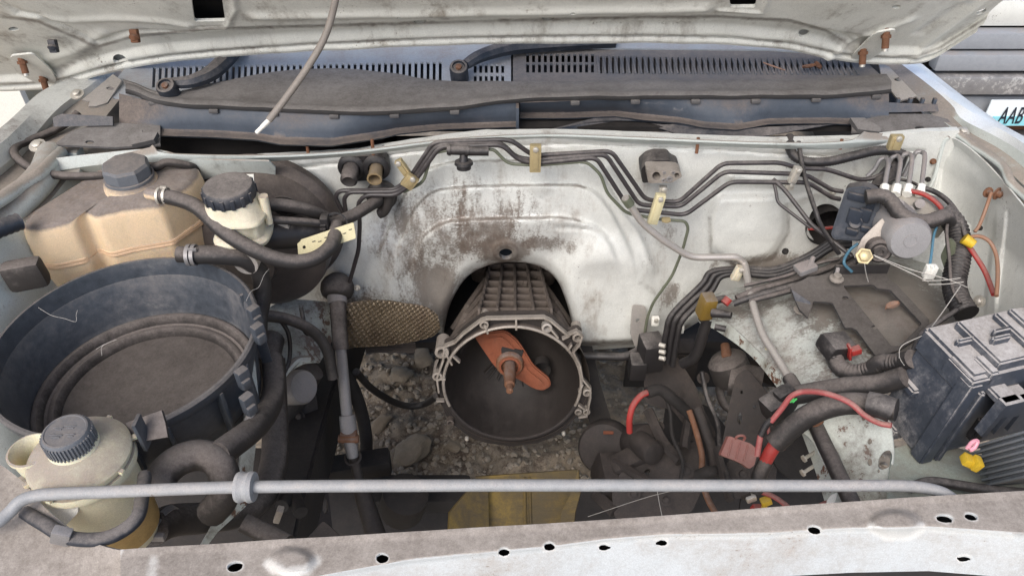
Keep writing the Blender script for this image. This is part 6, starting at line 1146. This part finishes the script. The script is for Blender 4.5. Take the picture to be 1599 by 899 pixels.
run('chassis_cable', [(1090, 742, 1.5), (1110, 736, 1.48), (1130, 738, 1.5)], .012, 'dark', 'black strap over the dull reddish frame cable', 'strap')
for i, (x, y, m_, lab) in enumerate(((1172, 776, 'zinc', 'grey plug in the tangle behind the radiator support'), (1196, 782, 'yellow', 'upper yellow plug behind the radiator support'), (1190, 796, 'yellow', 'lower yellow plug behind the radiator support'), (1182, 794, 'red', 'small red plug beside the yellow plugs'), (1163, 770, 'iron', 'brown plug beside the grey plug'))):
    bm = bmesh.new(); box(bm, P(x, y, d=1.2), (.016, .012, .012), U=(1, .2, random.uniform(-.6, .6)), bev=.002); solo('plug', bm, M[m_], lab, 'connector', 'plugs in the tangle')
run('tangle_wire', [(1178, 764, 1.2), (1210, 776, 1.19), (1240, 800, 1.16), (1250, 820, 1.14)], .004, 'pink', 'faded red wire running into the tangle of plugs', 'wire')
run('tangle_wire', [(1262, 820, 1.1), (1280, 790, 1.12), (1310, 784, 1.12), (1330, 800, 1.1)], .004, 'pink', 'red wire loop round the white drain plug', 'wire')
bm = bmesh.new(); lathe(bm, [(.020, 0), (.021, .006), (.015, .010), (0, .010)], P(1311, 792, d=1.11), (0, -.5, .8), 24); solo('drain_plug', bm, M['white'], 'round white plug at the edge of the radiator support', 'plug')
bm = bmesh.new(); a = P(1250, 700, d=1.42); lathe(bm, [(.05, 0), (.055, .02), (.05, .04), (.03, .045), (0, .045)], a, (-.3, -.7, .6), 28); solo('horn', bm, M['dark'], 'dark round horn behind the apron plate', 'horn')

# ================================================================= conduits and fuse holder at the right
run('battery_conduit', [(1412, 588, 1.13), (1370, 600, 1.16), (1320, 604, 1.18), (1270, 612, 1.20), (1236, 618, 1.22)], .0155, 'hose', 'upper black conduit leading from the fuse box', 'conduit', 'conduits from the fuse box')
run('battery_conduit', [(1400, 640, 1.09), (1360, 632, 1.11), (1320, 630, 1.12), (1280, 640, 1.14), (1245, 660, 1.16), (1210, 692, 1.18)], .0165, 'hose', 'lower dusty conduit leading from the fuse box', 'conduit', 'conduits from the fuse box')
run('battery_conduit', [(1216, 686, 1.175), (1204, 704, 1.18), (1193, 724, 1.19)], .0105, 'red', 'red cable end coming out of the lower conduit', 'cable')
run('battery_conduit', [(1196, 720, 1.188), (1186, 742, 1.19), (1180, 765, 1.2)], .0115, 'hose', 'taped tail below the red cable end', 'cable')
run('battery_conduit', [(1392, 640, 1.075), (1376, 634, 1.08), (1356, 630, 1.09)], .018, 'wire', 'black tape wrap where the conduits meet the fuse box', 'tape')
run('fuse_wire', [(1392, 664, 1.07), (1372, 660, 1.08), (1350, 648, 1.08), (1326, 628, 1.085), (1290, 614, 1.10), (1256, 611, 1.13), (1236, 618, 1.14), (1222, 636, 1.15), (1204, 658, 1.16)], .0042, 'pink', 'faded red wire arching over the conduits', 'wire')
run('fuse_wire', [(1206, 655, 1.16), (1196, 664, 1.165), (1188, 680, 1.17)], .0052, 'wire', 'blue-grey sleeve on the faded red wire', 'sleeve')
run('fuse_wire', [(1188, 678, 1.17), (1185, 694, 1.17), (1182, 712, 1.17)], .0045, 'pink', 'short end of the faded red wire at the fuse holder', 'wire')
FH = Thing('fuse_holder', 'faded red fuse holder with a loop hanging on a wire', 'fuse holder', P(1155, 735, d=1.17)); fo_, fn_ = P(1155, 702, d=1.17), Vector((0, -.6, .75)).normalized()
bm = bmesh.new(); plate(bm, rpoly([(1138, 680), (1172, 692), (1184, 702), (1178, 726), (1170, 732), (1160, 724), (1146, 718), (1125, 710)], 3), fo_, fn_, .014); FH.part('body', bm, M['fuse'])
bm = bmesh.new(); cc = Pn(1156, 684, fo_, fn_); tube(bm, [cc + Vector((math.cos(t)*.007, 0, math.sin(t)*.007)) for t in np.linspace(-.6, math.pi + .6, 14)], .002, 8); FH.part('loop', bm, M['fuse'])
for i in range(3): bm = bmesh.new(); a, b = Pn(1144 + i*12, 686 + i*4, fo_ + fn_*.001, fn_), Pn(1137 + i*12, 712 + i*4, fo_ + fn_*.001, fn_); tube(bm, [a, b], .0012, 6); FH.part('ridge', bm, M['fuse'])
bm = bmesh.new(); box(bm, P(1216, 632, d=1.22), (.05, .035, .04), U=(.85, .4, .3), bev=.005); box(bm, P(1226, 618, d=1.21), (.03, .02, .03), U=(.85, .4, .3), bev=.003); solo('relay_block', bm, M['wire'], 'black ribbed connector block under the wire arch', 'connector')
bm = bmesh.new(); 
for i in range(2): tube(bm, LN([(1234 + i*4, 628, 1.19), (1240 + i*4, 622, 1.185)]), .0014, 6)
solo('green_wire', bm, mat('green_wire', S(90, 200, 110), .5, dust=0, var=.05, bump=0), 'bright green wire pair behind the wire arch', 'wire')

# ================================================================= fuse box
TL = P(1446, 509, z=.985); Vv = Vector((.27, -.963, 0)).normalized(); Uu = Vector((.963, .27, 0)).normalized(); FB = Thing('fuse_box', 'large tilted blue-black fuse box with castellated clips', 'fuse box', TL + Uu*.1 + Vv*.05 - Zv*.2); ti = Vector((.05, -.10, 1)).normalized()
Zf = (ti - Uu*ti.dot(Uu) - Vv*ti.dot(Vv)*.0).normalized(); Zf = Vector((.16, .10, 1)).normalized()
def fb(u, v, z): return TL + Uu*u + Vv*v + Zf*z
def fbox(name, u0, u1, v0, v1, z0, z1, m='fusebox', par=None, bev=.003):
    bm = bmesh.new(); P8 = [fb(u, v, z) for z in (z0, z1) for (u, v) in ((u0, v0), (u1, v0), (u1, v1), (u0, v1))]; w = [bm.verts.new(p) for p in P8]
    for f in ((3, 2, 1, 0), (4, 5, 6, 7), (0, 1, 5, 4), (1, 2, 6, 5), (2, 3, 7, 6), (3, 0, 4, 7)): bm.faces.new([w[i] for i in f])
    bmesh.ops.bevel(bm, geom=bm.edges[:], offset=bev, segments=2, affect='EDGES'); return FB.part(name, bm, M[m], parent=par)
body = fbox('case', 0, .34, .004, .098, -.165, -.035); lid = fbox('lid', -.003, .345, 0, .102, -.04, 0, bev=.005)
fbox('lid_step', .035, .335, .012, .098, -.003, .012, par=lid); fbox('lid_step', .085, .33, .02, .096, .010, .022, par=lid); fbox('lid_step', .13, .33, .024, .092, .020, .036, par=lid)
fbox('side_ledge', -.010, .02, .0, .045, -.095, -.082, par=body); fbox('corner_rib', -.006, .016, .084, .108, -.165, -.01, par=body); fbox('front_rib', .02, .03, .096, .110, -.165, -.03, par=body); fbox('foot', -.006, .05, .01, .05, -.18, -.16, par=body)
fbox('latch', .012, .055, .040, .048, -.004, .010, par=lid); fbox('latch', .045, .075, .060, .068, .010, .024, par=lid); fbox('latch', .055, .085, .050, .056, .012, .026, par=lid); fbox('latch_tab', .02, .035, .07, .106, -.02, .004, par=lid)
fbox('lid_rib', .18, .20, .03, .09, .034, .048, par=lid); fbox('lid_rib', .22, .235, .03, .06, .034, .05, 'grey_plastic', par=lid); fbox('lid_rib', .10, .112, .025, .09, .02, .03, par=lid)
for k_ in range(5): fbox('lid_ridge', .145 + k_*.034, .153 + k_*.034, .022, .094, .034, .042, par=lid, bev=.002)
fbox('lid_shelf', -.005, .03, .055, .106, -.03, -.004, par=lid)
for i, (u, z) in enumerate(((.035, -.04), (.065, -.05), (.10, -.035), (.135, -.045), (.17, -.03))):
    bm = bmesh.new(); pl = [(0, 0), (.030, 0), (.030, -.05), (.022, -.056), (.020, -.026), (.011, -.026), (.010, -.062), (0, -.056)]; slab(bm, [fb(u + a*1.05, .136 - i*.004, z + .012 + b*1.1) for a, b in pl], Vv, .014); FB.part('castellated_clip', bm, M['fusebox'])
    fbox('clip_arm', u + .001, u + .030, .098, .134 - i*.004, z + .0, z + .012, par=None)
for i in range(5): fbox('terminal', .05 + i*.034, .07 + i*.034, .104, .118, -.125 + i*.012, -.085 + i*.012, 'wire')
bm = bmesh.new(); box(bm, P(1515, 720, d=1.04), (.022, .016, .012), U=(.9, -.2, -.35), bev=.002); box(bm, P(1524, 723, d=1.035), (.010, .018, .016), U=(.9, -.2, -.35), bev=.002); solo('yellow_plug', bm, M['yellow'], 'bright yellow plug lying below the fuse box', 'connector')
bm = bmesh.new(); tube(bm, smooth(LN([(1510, 700, 1.04), (1518, 690, 1.035), (1526, 688, 1.035), (1522, 698, 1.035), (1514, 703, 1.035)]), 4), .0028, 8); solo('pink_clip', bm, mat('pink_plastic', S(214, 150, 164), .5, dust=.1, bump=0), 'small pink clip above the yellow plug', 'clip')
HK = Thing('finned_module', 'grey finned electronic module at the edge beside the fuse box', 'module', P(1590, 770, d=1.0)); mo = P(1590, 715, d=1.0)
bm = bmesh.new(); box(bm, mo + Vector((.062, .012, -.012)), (.135, .055, .105), U=(1, .1, -.05), V=(0, 1, .5), bev=.006); HK.part('case', bm, M['fin_grey'])
mc_ = mo + Vector((.062, .012, -.012)); mU = Vector((1, .1, -.05)).normalized(); mV = Vector((0, 1, .5)); mV = (mV - mU*mV.dot(mU)).normalized(); mW = mU.cross(mV)
for i in range(8):
    for cc_, sz in ((mc_ - mU*.0685, (.012, .0034, .112)), (mc_ + mW*.0555, (.136, .0034, .012))):
        bm = bmesh.new(); box(bm, cc_ + mV*(-.026 + i*.0074), sz, U=mU, V=mV, bev=.0012); HK.part('fin', bm, M['fin_grey'])
run('corner_hose', [(1420, 762, 1.06), (1450, 752, 1.06), (1490, 756, 1.05), (1540, 764, 1.04), (1600, 770, 1.03)], .007, 'wire', 'black hose lying behind the radiator support corner', 'hose')

# ================================================================= dipstick wire hanging from the hood
DW = Thing('dangling_cable', 'grey-brown cable with a bare tip dangling from the hood', 'cable', P(402, 206, d=1.2)); bm = bmesh.new(); tube(bm, smooth(LN([(540, -90, 1.143), (524, 0, 1.135), (508, 56, 1.13), (480, 106, 1.135), (446, 154, 1.145), (420, 188, 1.15)]), 8), .0052, 12); DW.part('sheath', bm, M['sheath'])
bm = bmesh.new(); tube(bm, LN([(421, 187, 1.15), (410, 198, 1.158)]), .0038, 10); tube(bm, LN([(411, 197, 1.158), (401, 207, 1.165)]), .0034, 10); DW.part('tip', bm, M['white'])

# ================================================================= cobwebs
def web(strands, lab, r_=.0006):
    bm = bmesh.new()
    for s in strands:
        p = LN(s)
        if len(p) == 2: m_ = (p[0] + p[1])/2 - Vector((0, 0, (p[1]-p[0]).length*.04)); p = [p[0], m_, p[1]]
        tube(bm, smooth(p, 6), r_, 4)
    solo('cobweb', bm, M['web'], lab, 'cobweb', 'cobwebs', kind=None)
web([[(1364, 398, 1.27), (1420, 420, 1.25), (1480, 436, 1.23), (1514, 450, 1.2)], [(1366, 400, 1.27), (1426, 428, 1.25), (1450, 440, 1.24)], [(1500, 446, 1.2), (1455, 510, 1.15)], [(1440, 438, 1.24), (1500, 434, 1.22)], [(1350, 412, 1.27), (1356, 440, 1.3)], [(1505, 440, 1.21), (1450, 444, 1.23)]], 'white cobweb strung from the pump bracket across the tray', .0007)
web([[(1404, 560, 1.14), (1408, 540, 1.13), (1440, 524, 1.11)], [(1404, 556, 1.14), (1412, 570, 1.12)]], 'cobweb thread at the corner of the fuse box', .0006)
web([[(1180, 750, 1.1), (1040, 768, 1.3), (918, 806, 1.5)], [(1026, 764, 1.3), (1034, 806, 1.3)]], 'long cobweb thread stretched behind the radiator support', .0006)
for k, (st, lab) in enumerate((([(384, 470, 1.2), (392, 455, 1.21), (404, 448, 1.22), (412, 430, 1.23), (420, 420, 1.24)], 'cobweb thread from the bowl rim to the booster'), ([(60, 480, 1.2), (80, 492, 1.2), (100, 497, 1.2), (118, 502, 1.2), (119, 492, 1.2), (121, 484, 1.2)], 'bent cobweb thread on the bowl wall'), ([(150, 545, 1.19), (162, 538, 1.19), (182, 530, 1.19), (160, 540, 1.19), (159, 555, 1.19)], 'short cobweb thread on the bowl floor ring'))): web([st], lab, .0003)

for (px, py, d_, m_) in ((558, 449, 1.60, 'zinc'), (1226, 392, 1.53, 'dark'), (600, 232, 1.46, 'dark'), (1300, 300, 1.48, 'zinc')):
    bolt(px, py, d_, .004, m_, 'firewall_screw', ax=(0, -1, .2))
for (px, py, d_, r_) in ((1098, 590, 1.66, .008), (1160, 740, 1.46, .008), (1142, 690, 1.49, .006), (1186, 700, 1.44, .006), (1072, 735, 1.58, .009), (990, 770, 1.6, .008), (1030, 665, 1.66, .006), (1058, 615, 1.70, .007), (468, 650, 1.58, .007), (490, 760, 1.52, .008), (1040, 780, 1.56, .007)):
    bolt(px, py, d_, r_, 'iron', 'chassis_bolt', ax=(-.1, -.6, .75))
for (pts, w_) in (([(1012, 640, 1.66), (1036, 690, 1.62), (1062, 720, 1.585)], .012), ([(1076, 650, 1.62), (1068, 700, 1.58)], .010), ([(960, 720, 1.66), (1000, 745, 1.60), (1030, 760, 1.58)], .010), ([(1120, 700, 1.5), (1140, 780, 1.42)], .009), ([(930, 770, 1.66), (960, 800, 1.62)], .014)):
    bm = bmesh.new(); tube(bm, smooth(LN(pts), 4), w_, 6); B.part('chassis_rib', bm, M['iron'])
# ================================================================= stray wires and litter
for nm, pts, r_, m_, lab in (
    ('thin_wire', [(1372, 300, 1.37), (1384, 286, 1.39), (1400, 280, 1.40), (1422, 284, 1.39), (1438, 292, 1.37)], .0028, 'wire', 'thin black wire behind the pump pipe nuts'),
    ('thin_wire', [(1340, 380, 1.34), (1326, 392, 1.35), (1318, 410, 1.36), (1330, 424, 1.34)], .0026, 'blue', 'pale blue wire stub under the pump bracket'),
    ('thin_wire', [(1484, 330, 1.31), (1478, 360, 1.29), (1482, 400, 1.28), (1486, 446, 1.26), (1500, 474, 1.23)], .003, 'hose', 'thin loose strand beside the thick taped harness'),
    ('thin_wire', [(1494, 484, 1.23), (1470, 500, 1.22), (1440, 520, 1.2), (1424, 552, 1.16)], .004, 'wire', 'black lead from the taped harness toward the tray cable'),
    ('thin_wire', [(1030, 600, 1.62), (1046, 640, 1.60), (1050, 680, 1.58), (1066, 720, 1.56), (1060, 760, 1.54)], .004, 'dark', 'dark lead running down past the engine mounts'),
    ('thin_wire', [(1096, 580, 1.60), (1104, 620, 1.60), (1120, 660, 1.57), (1124, 700, 1.52), (1140, 760, 1.42)], .005, 'wire', 'black lead along the strut bracket with the oval hole'),
    ('thin_wire', [(1218, 640, 1.21), (1200, 660, 1.24), (1206, 690, 1.24), (1226, 700, 1.24)], .003, 'pink', 'faded red loop behind the black ribbed connector block'),
    ('thin_wire', [(1254, 652, 1.17), (1268, 664, 1.165), (1284, 658, 1.16), (1280, 646, 1.16)], .0022, 'rust_brown', 'rusty wire loop on the apron plate'),
    ('thin_wire', [(430, 490, 1.40), (450, 520, 1.43), (452, 560, 1.45), (440, 590, 1.44)], .004, 'wire', 'thin black lead across the grimy wheelhouse corner'),
    ('thin_wire', [(1162, 446, 1.42), (1190, 440, 1.41), (1230, 430, 1.40), (1275, 412, 1.40), (1310, 404, 1.40)], .0035, 'hose', 'thin frayed lead above the flat loom'),
    ('thin_wire', [(1305, 560, 1.24), (1290, 552, 1.255), (1278, 538, 1.27), (1284, 524, 1.29)], .004, 'wire', 'short black lead curling behind the red plug')):
    run(nm, pts, r_, m_, lab, 'wire', 'stray wires')
q_ = [P(a, b, z=1.076) for a, b in ((1192, 98), (1206, 103), (1226, 110))]
bm = bmesh.new(); tube(bm, q_, .0016, 6, radii=[.0012, .0018, .001]); solo('twig', bm, M['brownw'], 'dry twig lying on the ribbed grille half', 'twig')
for (px, py, rz, lab) in ((1262, 108, .3, 'curled brown leaf beside the twig on the grille'), (1276, 107, 1.6, 'brown leaf fragment at the end of the ribbed grille')):
    c_ = P(px, py, z=1.074); bm = bmesh.new(); rows = []
    for u in np.linspace(-1, 1, 7): w_ = .006*math.sqrt(max(.02, 1 - u*u)); rows.append([c_ + Matrix.Rotation(rz, 3, 'Z') @ Vector((u*.015, v*w_, .003 + .004*v*v + .002*u*u)) for v in (-1, -.4, 0, .4, 1)])
    loft(bm, rows); thick(bm, .0004); solo('dry_leaf', bm, M['rust_brown'], lab, 'leaf', 'leaves on the grille')
for (px, py, rz, lab) in ((1392, 480, .5, 'dry leaf scrap lying inside the battery tray'),):
    c_ = P(px, py, d=1.325); bm = bmesh.new(); rows = []
    for u in np.linspace(-1, 1, 7): w_ = .007*math.sqrt(max(.02, 1 - u*u)); rows.append([c_ + Matrix.Rotation(rz, 3, 'Z') @ Vector((u*.016, v*w_, .003 + .004*v*v)) for v in (-1, -.4, 0, .4, 1)])
    loft(bm, rows); thick(bm, .0004); solo('dry_leaf', bm, M['brownw'], lab, 'leaf')
